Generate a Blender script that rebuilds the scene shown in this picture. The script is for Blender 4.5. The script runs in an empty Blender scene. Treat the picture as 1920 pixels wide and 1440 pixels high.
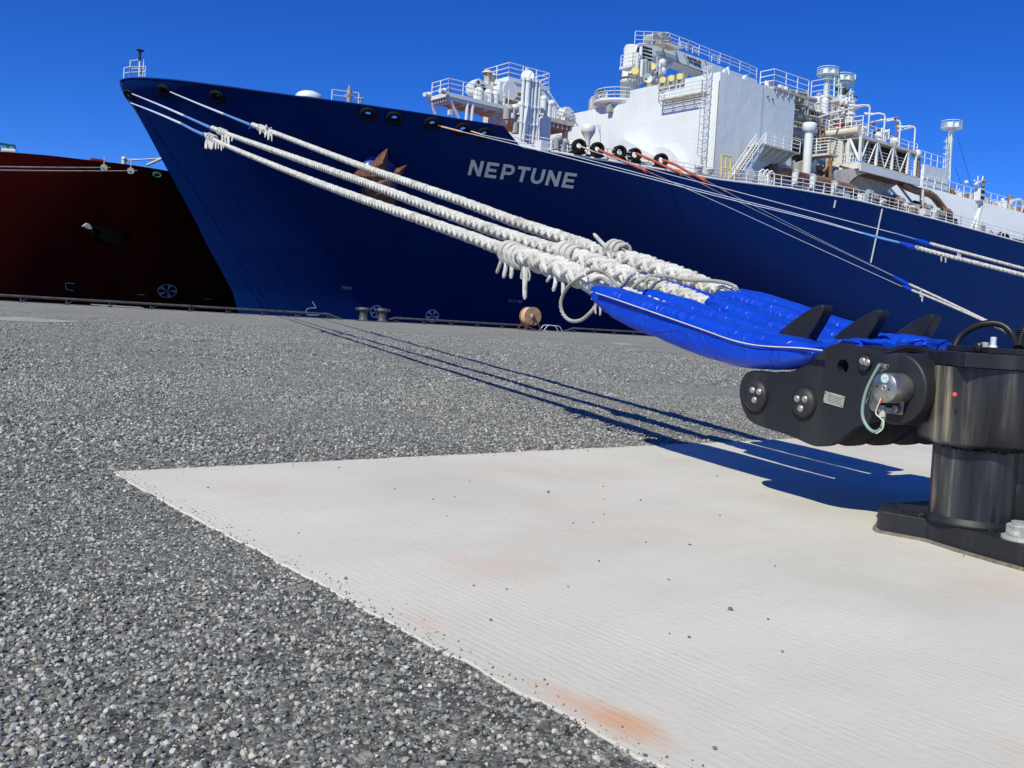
import bpy, math, random
import numpy as np
from mathutils import Vector, Matrix
random.seed(7); rng = np.random.default_rng(7)
scene = bpy.context.scene
COL = scene.collection

# ------------------------------------------------------------------ camera
F = 1780.0                       # focal length in pixels of the 1920 wide photograph
ROLL = math.radians(3.6); PITCH = math.radians(1.2); EYE = 0.85; PSI = math.radians(51.7)
v0 = np.array([math.cos(PSI), math.sin(PSI), 0.0]); r0 = np.array([math.sin(PSI), -math.cos(PSI), 0.0]); u0 = np.array([0, 0, 1.0])
cv = v0*math.cos(PITCH)-u0*math.sin(PITCH); cu = u0*math.cos(PITCH)+v0*math.sin(PITCH)
SH = 123*math.cos(ROLL)-F*math.tan(PITCH)
CAM = np.array([0, 0, EYE]); cr, sr = math.cos(ROLL), math.sin(ROLL)
def ray(px, py):
    x = px-960.0; y = 720.0-py
    return cv+r0*((x*cr-y*sr)/F)+cu*((x*sr+y*cr-SH)/F)
def onD(px, py, d): return CAM+ray(px, py)*d
def onY(px, py, Y): d = ray(px, py); return CAM+d*((Y-CAM[1])/d[1])
def onX(px, py, X): d = ray(px, py); return CAM+d*((X-CAM[0])/d[0])
def onZ(px, py, Z=0.0): d = ray(px, py); return CAM+d*((Z-CAM[2])/d[2])
def proj(P):
    q = np.array(P)-CAM; dz = q@cv; X = (q@r0)/dz*F; Y = (q@cu)/dz*F+SH
    return 960+X*cr+Y*sr, 720-(-X*sr+Y*cr), dz
cam = bpy.data.cameras.new('camera'); co = bpy.data.objects.new('camera', cam); COL.objects.link(co)
right = r0*cr+cu*sr; up = -r0*sr+cu*cr; back = -cv
co.matrix_world = Matrix(((right[0], up[0], back[0], 0), (right[1], up[1], back[1], 0), (right[2], up[2], back[2], EYE), (0, 0, 0, 1)))
cam.sensor_width = 36; cam.lens = 36*F/1920
cam.shift_x = -SH*sr/1920; cam.shift_y = -SH*cr/1920
cam.clip_start = 0.05; cam.clip_end = 8000
scene.camera = co

# ------------------------------------------------------------------ world, sun, exposure
SUN = Vector((-0.90, -0.32, 1.0)).normalized()
w = bpy.data.worlds.new('World'); scene.world = w; w.use_nodes = True
nt = w.node_tree; bg = nt.nodes['Background']
sky = nt.nodes.new('ShaderNodeTexSky'); sky.sky_type = 'NISHITA'; sky.sun_disc = False
sky.sun_elevation = math.asin(SUN.z); sky.sun_rotation = math.atan2(SUN.x, SUN.y)
sky.altitude = 3000; sky.air_density = 1.0; sky.dust_density = 0.2; sky.ozone_density = 3.0
hs = nt.nodes.new('ShaderNodeHueSaturation'); hs.inputs['Saturation'].default_value = 1.3; hs.inputs['Value'].default_value = 1.0
hs.inputs['Hue'].default_value = 0.505
nt.links.new(sky.outputs[0], hs.inputs['Color']); tint = nt.nodes.new('ShaderNodeMix'); tint.data_type = 'RGBA'; tint.blend_type = 'MULTIPLY'; tint.inputs[0].default_value = 1; tint.inputs[7].default_value = (.35, .62, 1.08, 1)
nt.links.new(hs.outputs[0], tint.inputs[6]); nt.links.new(tint.outputs[2], bg.inputs[0])
bg.inputs[1].default_value = 0.13
sl = bpy.data.lights.new('sun', 'SUN'); sl.energy = 4.6; sl.angle = math.radians(0.5); sl.color = (1.0, 0.975, 0.77)
so = bpy.data.objects.new('sun', sl); COL.objects.link(so); so.rotation_euler = SUN.to_track_quat('Z', 'Y').to_euler()
vs = scene.view_settings; vs.view_transform = 'Standard'; vs.look = 'None'; vs.exposure = 0; vs.gamma = 1; vs.use_curve_mapping = False
scene.cycles.max_bounces = 6

# ------------------------------------------------------------------ materials
def mat(name, col, rough=0.5, metal=0.0, col2=None, nscale=3.0, mix=(0.4, 0.65), bump=0.0, bscale=40.0, spec=0.5, stretch=(1, 1, 1), col3=None, n3=1.0, mix3=(0.6, 0.7)):
    m = bpy.data.materials.new(name); m.use_nodes = True; t = m.node_tree; b = t.nodes['Principled BSDF']
    b.inputs['Base Color'].default_value = (*col, 1); b.inputs['Roughness'].default_value = rough; b.inputs['Metallic'].default_value = metal
    b.inputs['Specular IOR Level'].default_value = spec
    tc = t.nodes.new('ShaderNodeTexCoord'); mp = t.nodes.new('ShaderNodeMapping'); mp.inputs['Scale'].default_value = stretch
    t.links.new(tc.outputs['Object'], mp.inputs[0]); last = None
    def layer(base, c, sc, rg):
        n = t.nodes.new('ShaderNodeTexNoise'); n.inputs['Scale'].default_value = sc; n.inputs['Detail'].default_value = 8; n.inputs['Roughness'].default_value = 0.62
        t.links.new(mp.outputs[0], n.inputs['Vector'])
        r = t.nodes.new('ShaderNodeMapRange'); r.inputs[1].default_value = rg[0]; r.inputs[2].default_value = rg[1]
        t.links.new(n.outputs[0], r.inputs[0]); x = t.nodes.new('ShaderNodeMix'); x.data_type = 'RGBA'
        t.links.new(r.outputs[0], x.inputs[0])
        if base is None: x.inputs[6].default_value = (*col, 1)
        else: t.links.new(base, x.inputs[6])
        x.inputs[7].default_value = (*c, 1); return x.outputs[2]
    if col2: last = layer(None, col2, nscale, mix)
    if col3: last = layer(last, col3, n3, mix3)
    if last: t.links.new(last, b.inputs['Base Color'])
    if bump:
        n = t.nodes.new('ShaderNodeTexNoise'); n.inputs['Scale'].default_value = bscale; n.inputs['Detail'].default_value = 6
        t.links.new(mp.outputs[0], n.inputs['Vector']); bp = t.nodes.new('ShaderNodeBump'); bp.inputs['Strength'].default_value = 1; bp.inputs['Distance'].default_value = bump
        t.links.new(n.outputs[0], bp.inputs['Height']); t.links.new(bp.outputs[0], b.inputs['Normal'])
    return m
M = {}
M['white'] = mat('white_paint', (.72, .75, .76), .45, col2=(.62, .65, .66), nscale=.25, mix=(.45, .7), col3=(.42, .25, .14), n3=.9, mix3=(.70, .78))
M['cream'] = mat('dirty_cream_paint', (.68, .62, .52), .5, col2=(.42, .30, .19), nscale=.8, mix=(.5, .75))
M['grating'] = mat('grating_paint', (.55, .55, .52), .6, col2=(.35, .27, .2), nscale=1.2)
M['rail'] = mat('rail_paint', (.80, .81, .82), .45)
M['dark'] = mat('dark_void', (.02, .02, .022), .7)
M['black'] = mat('black_paint', (.012, .012, .014), .45, col2=(.03, .028, .027), nscale=2)
M['mast'] = mat('pale_green_paint', (.70, .80, .78), .45, col2=(.6, .7, .68), nscale=.8)
M['rustpipe'] = mat('rusty_pipe', (.30, .17, .09), .55, col2=(.16, .08, .05), nscale=1.2, col3=(.5, .38, .28), n3=.8, mix3=(.6, .7))
M['rust'] = mat('rust', (.17, .062, .032), .8, col2=(.07, .03, .02), nscale=2.5, bump=.03, bscale=6, col3=(.34, .15, .07), n3=1.5, mix3=(.55, .7))
M['yellow'] = mat('yellow_lamp', (.85, .62, .12), .4)
M['lampglass'] = mat('lamp_glass', (.95, .88, .35), .15)
M['orange'] = mat('orange_sleeve', (.62, .13, .045), .6, col2=(.42, .07, .03), nscale=3)
M['peach'] = mat('peach_sleeve', (.62, .34, .24), .6, col2=(.8, .55, .42), nscale=3)
M['redpart'] = mat('red_paint', (.35, .02, .02), .5)
M['hullred'] = mat('red_hull_paint', (.060, .0030, .0016), .7, col2=(.10, .007, .003), nscale=.12, mix=(.45, .7), stretch=(1, 1, .35), bump=.02, bscale=.5, spec=.05)
M['teal'] = mat('teal_paint', (.02, .16, .12), .5)
M['wooddrum'] = mat('reel_wood', (.30, .17, .085), .7, col2=(.42, .26, .14), nscale=3)
M['wire'] = mat('wire_line', (.62, .66, .78), .5)
M['bluetail'] = mat('blue_tail_rope', (.10, .26, .62), .6)
M['slate'] = mat('marking_paint', (.45, .50, .58), .6, col2=(.35, .40, .48), nscale=1.5, spec=.2)
M['letter'] = mat('name_paint', (.78, .74, .66), .6, spec=.2, col2=(.68, .65, .58), nscale=.8)
M['ridge'] = mat('cement_ridge', (.55, .52, .47), .9)
M['tyre'] = mat('black_rubber', (.008, .008, .009), .75, spec=.2)
M['steel'] = mat('bare_steel', (.46, .45, .42), .36, metal=.85, col2=(.3, .28, .25), nscale=25, stretch=(1, 1, 1), bump=.0005, bscale=120)
M['bolt'] = mat('galvanised_bolt', (.55, .54, .50), .4, metal=.6, col2=(.35, .33, .3), nscale=60)
M['boltgrey'] = mat('weathered_bolt', (.30, .30, .29), .7, col2=(.55, .53, .48), nscale=22, mix=(.5, .62), bump=.002, bscale=60)
M['plate'] = mat('name_plate', (.45, .50, .42), .5, metal=.3, col2=(.36, .40, .34), nscale=18)
M['cable'] = mat('rubber_hose', (.012, .012, .013), .35)
M['cablegreen'] = mat('green_cable', (.22, .34, .30), .45)
M['cablewhite'] = mat('white_wire', (.7, .68, .5), .45)
M['stone'] = mat('loose_stone', (.11, .11, .11), .85, col2=(.2, .19, .17), nscale=60)
M['grease'] = mat('black_grease', (.01, .01, .01), .3, bump=.006, bscale=60)
M['dirt'] = mat('grout', (.16, .14, .11), .95, col2=(.26, .23, .18), nscale=25, bump=.01, bscale=60)
M['orangespot'] = mat('red_spot', (.8, .08, .05), .6)
M['sticker'] = mat('sticker', (.62, .82, .76), .5)

def ramp(t, src, stops):
    r = t.nodes.new('ShaderNodeValToRGB'); e = r.color_ramp.elements
    while len(e) < len(stops): e.new(.5)
    for q, (p, c) in zip(e, stops): q.position = p; q.color = (*c, 1)
    t.links.new(src, r.inputs[0]); return r.outputs[0]
def tex(t, kind, vec, **k):
    n = t.nodes.new('ShaderNodeTex'+kind)
    for a, b in k.items():
        if a in n.inputs: n.inputs[a].default_value = b
        else: setattr(n, a, b)
    if vec: t.links.new(vec, n.inputs['Vector'])
    return n
def mapping(t, scale=(1, 1, 1), rot=(0, 0, 0), out='Object'):
    tc = t.nodes.new('ShaderNodeTexCoord'); mp = t.nodes.new('ShaderNodeMapping'); mp.inputs['Scale'].default_value = scale; mp.inputs['Rotation'].default_value = rot
    t.links.new(tc.outputs[out], mp.inputs[0]); return mp.outputs[0]
def math_(t, op, a, b=None, c=None):
    n = t.nodes.new('ShaderNodeMath'); n.operation = op
    for i, x in enumerate((a, b, c)):
        if x is None: continue
        if isinstance(x, (int, float)): n.inputs[i].default_value = x
        else: t.links.new(x, n.inputs[i])
    return n.outputs[0]
def mixc(t, f, a, b):
    x = t.nodes.new('ShaderNodeMix'); x.data_type = 'RGBA'
    for i, q in ((0, f), (6, a), (7, b)):
        if isinstance(q, tuple): x.inputs[i].default_value = (*q, 1)
        elif isinstance(q, (int, float)): x.inputs[i].default_value = q
        else: t.links.new(q, x.inputs[i])
    return x.outputs[2]
def newmat(name):
    m = bpy.data.materials.new(name); m.use_nodes = True; return m, m.node_tree, m.node_tree.nodes['Principled BSDF']
def setbump(t, b, h, dist):
    bp = t.nodes.new('ShaderNodeBump'); bp.inputs['Distance'].default_value = dist; t.links.new(h, bp.inputs['Height']); t.links.new(bp.outputs[0], b.inputs['Normal']); return bp

# blue hull: weld seams and plate waviness as relief, slight wear
m, t, b = newmat('blue_hull_paint'); M['hull'] = m
v = mapping(t); n1 = tex(t, 'Noise', v, Scale=.15, Detail=6); n2 = tex(t, 'Noise', mapping(t, (1, 1, .12)), Scale=1.3, Detail=8)
c = mixc(t, n1.outputs[0], (.0002, .0115, .092), (.0004, .020, .125))
f = math_(t, 'MULTIPLY', math_(t, 'SUBTRACT', n2.outputs[0], .55), 1.2); c = mixc(t, f, c, (.0008, .032, .15))
t.links.new(c, b.inputs['Base Color']); b.inputs['Roughness'].default_value = .5; b.inputs['Specular IOR Level'].default_value = .10
br = tex(t, 'Brick', mapping(t, (1, 1, 1), (math.pi/2, 0, 0)), Scale=.1); br.inputs['Mortar Size'].default_value = .004; br.inputs['Mortar Smooth'].default_value = .5
br.inputs['Brick Width'].default_value = 1.1; br.inputs['Row Height'].default_value = .28
h = math_(t, 'ADD', math_(t, 'MULTIPLY', br.outputs['Fac'], .8), math_(t, 'MULTIPLY', tex(t, 'Noise', v, Scale=.35, Detail=2).outputs[0], 3.0))
setbump(t, b, h, .012)

# rope fibre
m, t, b = newmat('white_rope'); M['rope'] = m
v = mapping(t, (1, 1, 1), out='UV')
wv = tex(t, 'Wave', v, Scale=1.0, Distortion=1.2, Detail=2); wv.wave_type = 'BANDS'; wv.bands_direction = 'DIAGONAL'
n1 = tex(t, 'Noise', mapping(t), Scale=6, Detail=6)
c = ramp(t, n1.outputs[0], [(.3, (.44, .41, .36)), (.45, (.58, .565, .53)), (.62, (.68, .67, .64))]); t.links.new(c, b.inputs['Base Color'])
b.inputs['Roughness'].default_value = .75; b.inputs['Specular IOR Level'].default_value = .2
setbump(t, b, wv.outputs['Fac'], .0035)

# blue tarpaulin
m, t, b = newmat('blue_tarpaulin'); M['tarp'] = m
v = mapping(t); n1 = tex(t, 'Noise', v, Scale=5, Detail=4); n2 = tex(t, 'Noise', mapping(t, (1, 1, .35)), Scale=3.5, Detail=3, Distortion=2.0)
c = mixc(t, n1.outputs[0], (.002, .034, .46), (.004, .07, .60)); t.links.new(c, b.inputs['Base Color'])
b.inputs['Roughness'].default_value = .40; b.inputs['Specular IOR Level'].default_value = .4
cr1 = tex(t, 'Noise', mapping(t, (1.2, .5, 1.4), (.3, .2, .5)), Scale=2.6, Detail=1, Distortion=.5); cr2 = tex(t, 'Noise', mapping(t, (.6, 1.6, 1), (.1, .5, .9)), Scale=4.2, Detail=1, Distortion=.3)
def fold(n_, w_): return math_(t, 'MAXIMUM', math_(t, 'SUBTRACT', w_, math_(t, 'ABSOLUTE', math_(t, 'SUBTRACT', n_.outputs[0], .5))), 0.0)
h = math_(t, 'ADD', math_(t, 'MULTIPLY', n2.outputs[0], .5), math_(t, 'ADD', math_(t, 'MULTIPLY', fold(cr1, .035), 14.0), math_(t, 'MULTIPLY', fold(cr2, .03), 12.0)))
setbump(t, b, h, .011)

# hook casting, satin black paint with dust and streaks
m, t, b = newmat('hook_black_paint'); M['hook'] = m
n1 = tex(t, 'Noise', mapping(t, (1, 1, .12)), Scale=9, Detail=8); n2 = tex(t, 'Noise', mapping(t), Scale=3, Detail=8)
c = mixc(t, ramp(t, n1.outputs[0], [(.5, (0, 0, 0)), (.75, (1, 1, 1))]), (.012, .0125, .016), (.032, .032, .034))
c = mixc(t, ramp(t, n2.outputs[0], [(.55, (0, 0, 0)), (.7, (.6, .6, .6))]), c, (.016, .017, .019)); t.links.new(c, b.inputs['Base Color'])
sc_ = tex(t, 'Noise', mapping(t, (1, 1, 2.5), (.4, .2, .3)), Scale=11, Detail=12, Roughness=.8); c2_ = mixc(t, ramp(t, sc_.outputs[0], [(.62, (0, 0, 0)), (.70, (.75, .75, .75))]), c, (.11, .108, .10)); t.links.new(c2_, b.inputs['Base Color'])
b.inputs['Roughness'].default_value = .55; setbump(t, b, tex(t, 'Noise', mapping(t), Scale=140, Detail=3).outputs[0], .0006)
m, t, b = newmat('weathered_pedestal_paint'); M['pedestal'] = m
n1 = tex(t, 'Noise', mapping(t, (1, 1, .07)), Scale=8, Detail=10, Roughness=.6); n2 = tex(t, 'Noise', mapping(t, (1, 1, .3)), Scale=5, Detail=9)
c = ramp(t, n1.outputs[0], [(.34, (.004, .0045, .006)), (.45, (.020, .022, .030)), (.52, (.05, .052, .055)), (.57, (.14, .125, .10)), (.63, (.36, .31, .22))])
c = mixc(t, ramp(t, n2.outputs[0], [(.45, (0, 0, 0)), (.6, (1, 1, 1))]), c, (.008, .0085, .010)); t.links.new(c, b.inputs['Base Color'])
b.inputs['Roughness'].default_value = .33; setbump(t, b, n2.outputs[0], .002)

# broomed concrete
m, t, b = newmat('broomed_concrete'); M['concrete'] = m
_a, _b = onZ(900, 1060), onZ(1119, 1113); GR = math.pi/2-math.atan2(_b[1]-_a[1], _b[0]-_a[0]); print('groove', math.degrees(GR))
v = mapping(t); vr = mapping(t, (1, 1, 1), (0, 0, GR))
nz = tex(t, 'Noise', v, Scale=.9, Detail=9, Roughness=.6); nf = tex(t, 'Noise', v, Scale=42, Detail=8)
c = ramp(t, nz.outputs[0], [(.3, (.57, .53, .455)), (.5, (.67, .635, .565)), (.7, (.73, .70, .635))])
c = mixc(t, math_(t, 'MULTIPLY', nf.outputs[0], .4), c, (.50, .48, .45))
st = tex(t, 'Noise', mapping(t, (.8, .8, 1), (0, 0, .3)), Scale=.8, Detail=7, Roughness=.65)
c = mixc(t, ramp(t, st.outputs[0], [(.52, (0, 0, 0)), (.68, (.55, .55, .55))]), c, (.60, .47, .37))
gx = t.nodes.new('ShaderNodeTexCoord'); 
def blob(cx, cy, rx, ry, ang, lo=.25, hi=1.0):
    mp = t.nodes.new('ShaderNodeMapping'); mp.vector_type = 'TEXTURE'; mp.inputs['Location'].default_value = (cx, cy, 0); mp.inputs['Rotation'].default_value = (0, 0, ang); mp.inputs['Scale'].default_value = (rx, ry, 1)
    t.links.new(gx.outputs['Object'], mp.inputs[0])
    g = t.nodes.new('ShaderNodeVectorMath'); g.operation = 'LENGTH'; t.links.new(mp.outputs[0], g.inputs[0])
    d = math_(t, 'ADD', g.outputs['Value'], math_(t, 'MULTIPLY', math_(t, 'SUBTRACT', tex(t, 'Noise', v, Scale=7, Detail=8).outputs[0], .5), 1.5))
    r = t.nodes.new('ShaderNodeMapRange'); r.inputs[1].default_value = lo; r.inputs[2].default_value = hi; r.inputs[3].default_value = 1; r.inputs[4].default_value = 0
    t.links.new(d, r.inputs[0]); return r.outputs[0]
for (p, q, wd, cc, st_) in [((1010, 1285), (1300, 1415), .045, (.64, .34, .19), .85), ((735, 1150), (830, 1180), .06, (.66, .46, .35), .5), ((840, 1040), (1050, 1090), .16, (.62, .48, .38), .5)]:
    A = onZ(*p); B = onZ(*q); Cc = (A+B)/2; L = np.linalg.norm(B-A)/2; an = math.atan2(B[1]-A[1], B[0]-A[0])
    c = mixc(t, math_(t, 'MULTIPLY', blob(Cc[0], Cc[1], L*1.1, wd*1.6, an), st_), c, cc)
g1_ = tex(t, 'Noise', mapping(t, (60, 2.4, 1), (0, 0, GR)), Scale=1, Detail=5, Roughness=.65); g2_ = tex(t, 'Wave', mapping(t, (1, .1, 1), (0, 0, GR)), Scale=12, Distortion=6, Detail=5); g2_.inputs['Detail Scale'].default_value = 2.5; g2_.bands_direction = 'X'
amp = ramp(t, tex(t, 'Noise', mapping(t, (1, .6, 1)), Scale=1.3, Detail=6).outputs[0], [(.40, (.05, .05, .05)), (.62, (1, 1, 1))])
gv = math_(t, 'ADD', math_(t, 'MULTIPLY', g1_.outputs[0], .8), math_(t, 'MULTIPLY', math_(t, 'MULTIPLY', g2_.outputs['Fac'], amp), .24))
c = mixc(t, math_(t, 'MULTIPLY', math_(t, 'SUBTRACT', 1.15, gv), .20), c, (.44, .42, .39))
pit = tex(t, 'Noise', v, Scale=16, Detail=10, Roughness=.75); c = mixc(t, ramp(t, pit.outputs[0], [(.62, (0, 0, 0)), (.70, (.7, .7, .7))]), c, (.40, .37, .32))
c = mixc(t, ramp(t, tex(t, 'Noise', mapping(t, (.5, 1.4, 1), (0, 0, .5)), Scale=2.2, Detail=9, Roughness=.7).outputs[0], [(.46, (0, 0, 0)), (.66, (.6, .6, .6))]), c, (.56, .54, .51))
t.links.new(c, b.inputs['Base Color']); b.inputs['Roughness'].default_value = .85; b.inputs['Specular IOR Level'].default_value = .25
h = math_(t, 'ADD', gv, math_(t, 'MULTIPLY', nf.outputs[0], .8)); setbump(t, b, h, .0021)

# packed gravel surface
m, t, b = newmat('packed_gravel'); M['gravel'] = m
v = mapping(t); big = tex(t, 'Noise', v, Scale=.35, Detail=8, Roughness=.6)
va = tex(t, 'Voronoi', v, Scale=75); vb = tex(t, 'Voronoi', v, Scale=32); vd = tex(t, 'Voronoi', v, Scale=150); vc_ = tex(t, 'Noise', v, Scale=14, Detail=10, Roughness=.85)
def bw(n_): g = t.nodes.new('ShaderNodeRGBToBW'); t.links.new(n_.outputs['Color'], g.inputs[0]); return g.outputs[0]
s = math_(t, 'ADD', math_(t, 'MULTIPLY', bw(va), .4), math_(t, 'ADD', math_(t, 'MULTIPLY', bw(vb), .35), math_(t, 'MULTIPLY', bw(vd), .25)))
c = ramp(t, s, [(.26, (.03, .03, .03)), (.42, (.17, .17, .16)), (.58, (.42, .415, .39)), (.76, (.85, .84, .78))])
c = mixc(t, math_(t, 'MULTIPLY', ramp(t, vc_.outputs[0], [(.35, (1, 1, 1)), (.55, (0, 0, 0))]), .55), c, (.12, .12, .115))
c = mixc(t, math_(t, 'MULTIPLY', ramp(t, big.outputs[0], [(.42, (0, 0, 0)), (.62, (1, 1, 1))]), .35), c, (.44, .435, .41))
t.links.new(c, b.inputs['Base Color']); b.inputs['Roughness'].default_value = .9; b.inputs['Specular IOR Level'].default_value = .2
h = math_(t, 'ADD', math_(t, 'MULTIPLY', va.outputs['Distance'], -.8), math_(t, 'ADD', math_(t, 'MULTIPLY', vb.outputs['Distance'], -1.2), math_(t, 'MULTIPLY', vc_.outputs[0], 2.0))); setbump(t, b, h, .022)

# stones, one tint each
m, t, b = newmat('gravel_stone'); M['gstone'] = m
oi = t.nodes.new('ShaderNodeObjectInfo'); n1 = tex(t, 'Noise', mapping(t), Scale=3, Detail=8)
c = ramp(t, oi.outputs['Random'], [(0, (.03, .031, .033)), (.25, (.11, .115, .115)), (.55, (.27, .27, .255)), (.80, (.46, .45, .42)), (.965, (.66, .64, .59)), (1, (.48, .40, .33))])
c = mixc(t, math_(t, 'MULTIPLY', n1.outputs[0], .5), c, (.17, .175, .165)); t.links.new(c, b.inputs['Base Color']); b.inputs['Roughness'].default_value = .7

# water
m, t, b = newmat('harbour_water'); M['water'] = m
b.inputs['Base Color'].default_value = (.01, .03, .05, 1); b.inputs['Roughness'].default_value = .08
setbump(t, b, tex(t, 'Noise', mapping(t), Scale=.8, Detail=6).outputs[0], .25)

# ------------------------------------------------------------------ mesh builder
def wloc(o):
    L = np.zeros(3)
    while o is not None: L = L+np.array(o.location); o = o.parent
    return L
class MB:
    def __init__(s): s.v = []; s.f = []; s.n = 0; s.sm = []
    def add(s, vs, fs, smooth=False):
        k = s.n; s.v.extend([tuple(map(float, x)) for x in vs]); s.n += len(vs)
        s.f.extend([tuple(i+k for i in f) for f in fs]); s.sm.extend([smooth]*len(fs)); return s
    def box(s, x0, x1, y0, y1, z0, z1):
        return s.hexa([(x0, y0, z0), (x1, y0, z0), (x1, y1, z0), (x0, y1, z0), (x0, y0, z1), (x1, y0, z1), (x1, y1, z1), (x0, y1, z1)])
    def hexa(s, p): return s.add(p, [(3, 2, 1, 0), (4, 5, 6, 7), (0, 1, 5, 4), (1, 2, 6, 5), (2, 3, 7, 6), (3, 0, 4, 7)])
    def cyl(s, p0, p1, ra, rb=None, n=10, caps=True, smooth=True):
        rb = ra if rb is None else rb; p0 = np.array(p0, float); p1 = np.array(p1, float); d = p1-p0; d /= (np.linalg.norm(d)+1e-9)
        a = np.cross(d, [0, 0, 1.]); 
        if np.linalg.norm(a) < .05: a = np.cross(d, [1., 0, 0])
        a /= np.linalg.norm(a); b = np.cross(d, a); vs = []
        for p, r in ((p0, ra), (p1, rb)):
            for i in range(n): q = 2*math.pi*i/n; vs.append(p+(a*math.cos(q)+b*math.sin(q))*r)
        s.add(vs, [(i, (i+1) % n, n+(i+1) % n, n+i) for i in range(n)], smooth)
        if caps:
            s.add(vs[:n], [tuple(reversed(range(n)))]); s.add(vs[n:], [tuple(range(n))])
        return s
    def tube(s, pts, r, n=6, closed=False):
        pts = [np.array(p, float) for p in pts]; m_ = len(pts); R_ = r if hasattr(r, '__len__') else [r]*m_
        prev = None; vs = []
        for i, p in enumerate(pts):
            a = pts[i-1] if i > 0 else (pts[-1] if closed else p); c_ = pts[(i+1) % m_] if (i < m_-1 or closed) else p
            d = c_-a; d /= (np.linalg.norm(d)+1e-9)
            if prev is None:
                q = np.cross(d, [0, 0, 1.]); 
                if np.linalg.norm(q) < .1: q = np.cross(d, [1., 0, 0])
            else: q = prev-d*(prev@d)
            q /= np.linalg.norm(q); prev = q; b_ = np.cross(d, q)
            for k in range(n): an = 2*math.pi*k/n; vs.append(p+(q*math.cos(an)+b_*math.sin(an))*R_[i])
        fs = []
        for i in range(m_ if closed else m_-1):
            j = (i+1) % m_
            for k in range(n): fs.append((i*n+k, i*n+(k+1) % n, j*n+(k+1) % n, j*n+k))
        s.add(vs, fs, True)
        if not closed: s.add(vs[:n], [tuple(reversed(range(n)))]); s.add(vs[-n:], [tuple(range(n))])
        return s
    def prism(s, pts, vec):
        n = len(pts); pts = [np.array(p, float) for p in pts]; vec = np.array(vec, float)
        s.add(pts+[p+vec for p in pts], [tuple(range(n)), tuple(reversed(range(n, 2*n)))]+[((i+1) % n, i, n+i, n+(i+1) % n) for i in range(n)]); return s
    def ball(s, c, r, n=12, m_=8, sq=(1, 1, 1)):
        vs = []; c = np.array(c, float)
        for j in range(m_+1):
            a = math.pi*j/m_
            for i in range(n): q = 2*math.pi*i/n; vs.append(c+np.array([math.sin(a)*math.cos(q)*sq[0], math.sin(a)*math.sin(q)*sq[1], math.cos(a)*sq[2]])*r)
        return s.add(vs, [(j*n+i, (j+1)*n+i, (j+1)*n+(i+1) % n, j*n+(i+1) % n) for j in range(m_) for i in range(n)], True)
    def torus(s, c, nrm, R_, r, n=28, k=8, sz=1.0, tr=1.0):
        c = np.array(c, float); nrm = np.array(nrm, float); nrm /= np.linalg.norm(nrm); a = np.cross([0, 0, 1.], nrm); a /= np.linalg.norm(a); b_ = np.cross(nrm, a); vs = []
        for i in range(n):
            q = 2*math.pi*i/n; e = a*math.cos(q)+b_*math.sin(q)*sz; o = a*math.cos(q)*R_+b_*math.sin(q)*R_*sz
            for j in range(k): w_ = 2*math.pi*j/k; vs.append(c+o+e*math.cos(w_)*r+nrm*math.sin(w_)*r*tr)
        return s.add(vs, [(i*k+j, ((i+1) % n)*k+j, ((i+1) % n)*k+(j+1) % k, i*k+(j+1) % k) for i in range(n) for j in range(k)], True)
    def lathe(s, c, prof, n=24, axis=None, smooth=True):
        c = np.array(c, float); ax = np.array([0, 0, 1.]) if axis is None else np.array(axis, float)/np.linalg.norm(axis)
        a = np.cross(ax, [0, 0, 1.]); 
        if np.linalg.norm(a) < .05: a = np.array([1., 0, 0])
        a /= np.linalg.norm(a); b_ = np.cross(ax, a); vs = []
        for r, z in prof:
            for i in range(n): q = 2*math.pi*i/n; vs.append(c+(a*math.cos(q)+b_*math.sin(q))*r+ax*z)
        m_ = len(prof)
        return s.add(vs, [(j*n+i, j*n+(i+1) % n, (j+1)*n+(i+1) % n, (j+1)*n+i) for j in range(m_-1) for i in range(n)], smooth)
    def rails(s, pts, h=1.1, sp=1.6, nr=3, r=.035, closed=False):
        pts = [np.array(p, float) for p in pts]; up_ = np.array([0, 0, 1.]); segs = list(zip(pts[:-1], pts[1:]))+([(pts[-1], pts[0])] if closed else [])
        for a, b_ in segs:
            L = np.linalg.norm(b_-a); k = max(1, round(L/sp))
            for i in range(k+1): p = a+(b_-a)*i/k; s.cyl(p, p+up_*h, r*1.15, n=5, caps=False)
            for j in range(nr): z = up_*h*(j+1)/nr; s.cyl(a+z, b_+z, r, n=5, caps=False)
        return s
    def build(s, name, m_, parent=None, loc=None):
        if parent is not None: L = wloc(parent)
        else: L = np.array(loc if loc is not None else (0, 0, 0), float)
        me = bpy.data.meshes.new(name); V = np.array(s.v, float)-L
        me.from_pydata(V.tolist(), [], s.f); me.polygons.foreach_set('use_smooth', s.sm); me.materials.append(m_); me.update()
        o = bpy.data.objects.new(name, me); COL.objects.link(o)
        if parent is not None: o.parent = parent
        else: o.location = L
        return o
def tag(o, label=None, cat=None, group=None, kind=None):
    for k, x in (('label', label), ('category', cat), ('group', group), ('kind', kind)):
        if x: o[k] = x
    return o
def empty(name, loc, label, cat, group=None):
    o = bpy.data.objects.new(name, None); o.location = tuple(map(float, loc)); o.empty_display_size = .2; COL.objects.link(o); return tag(o, label, cat, group)
def clean(o):
    o.data.validate(); return o
# ================================================================== GROUND AND QUAY
QY = 61.0
def struct(name, mb, m_, **k): return tag(mb.build(name, m_), kind='structure', **k)
SX, SY, SX1, SY0 = 1.32, 4.72, 10.5, -4.0           # concrete slab in the gravel
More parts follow.
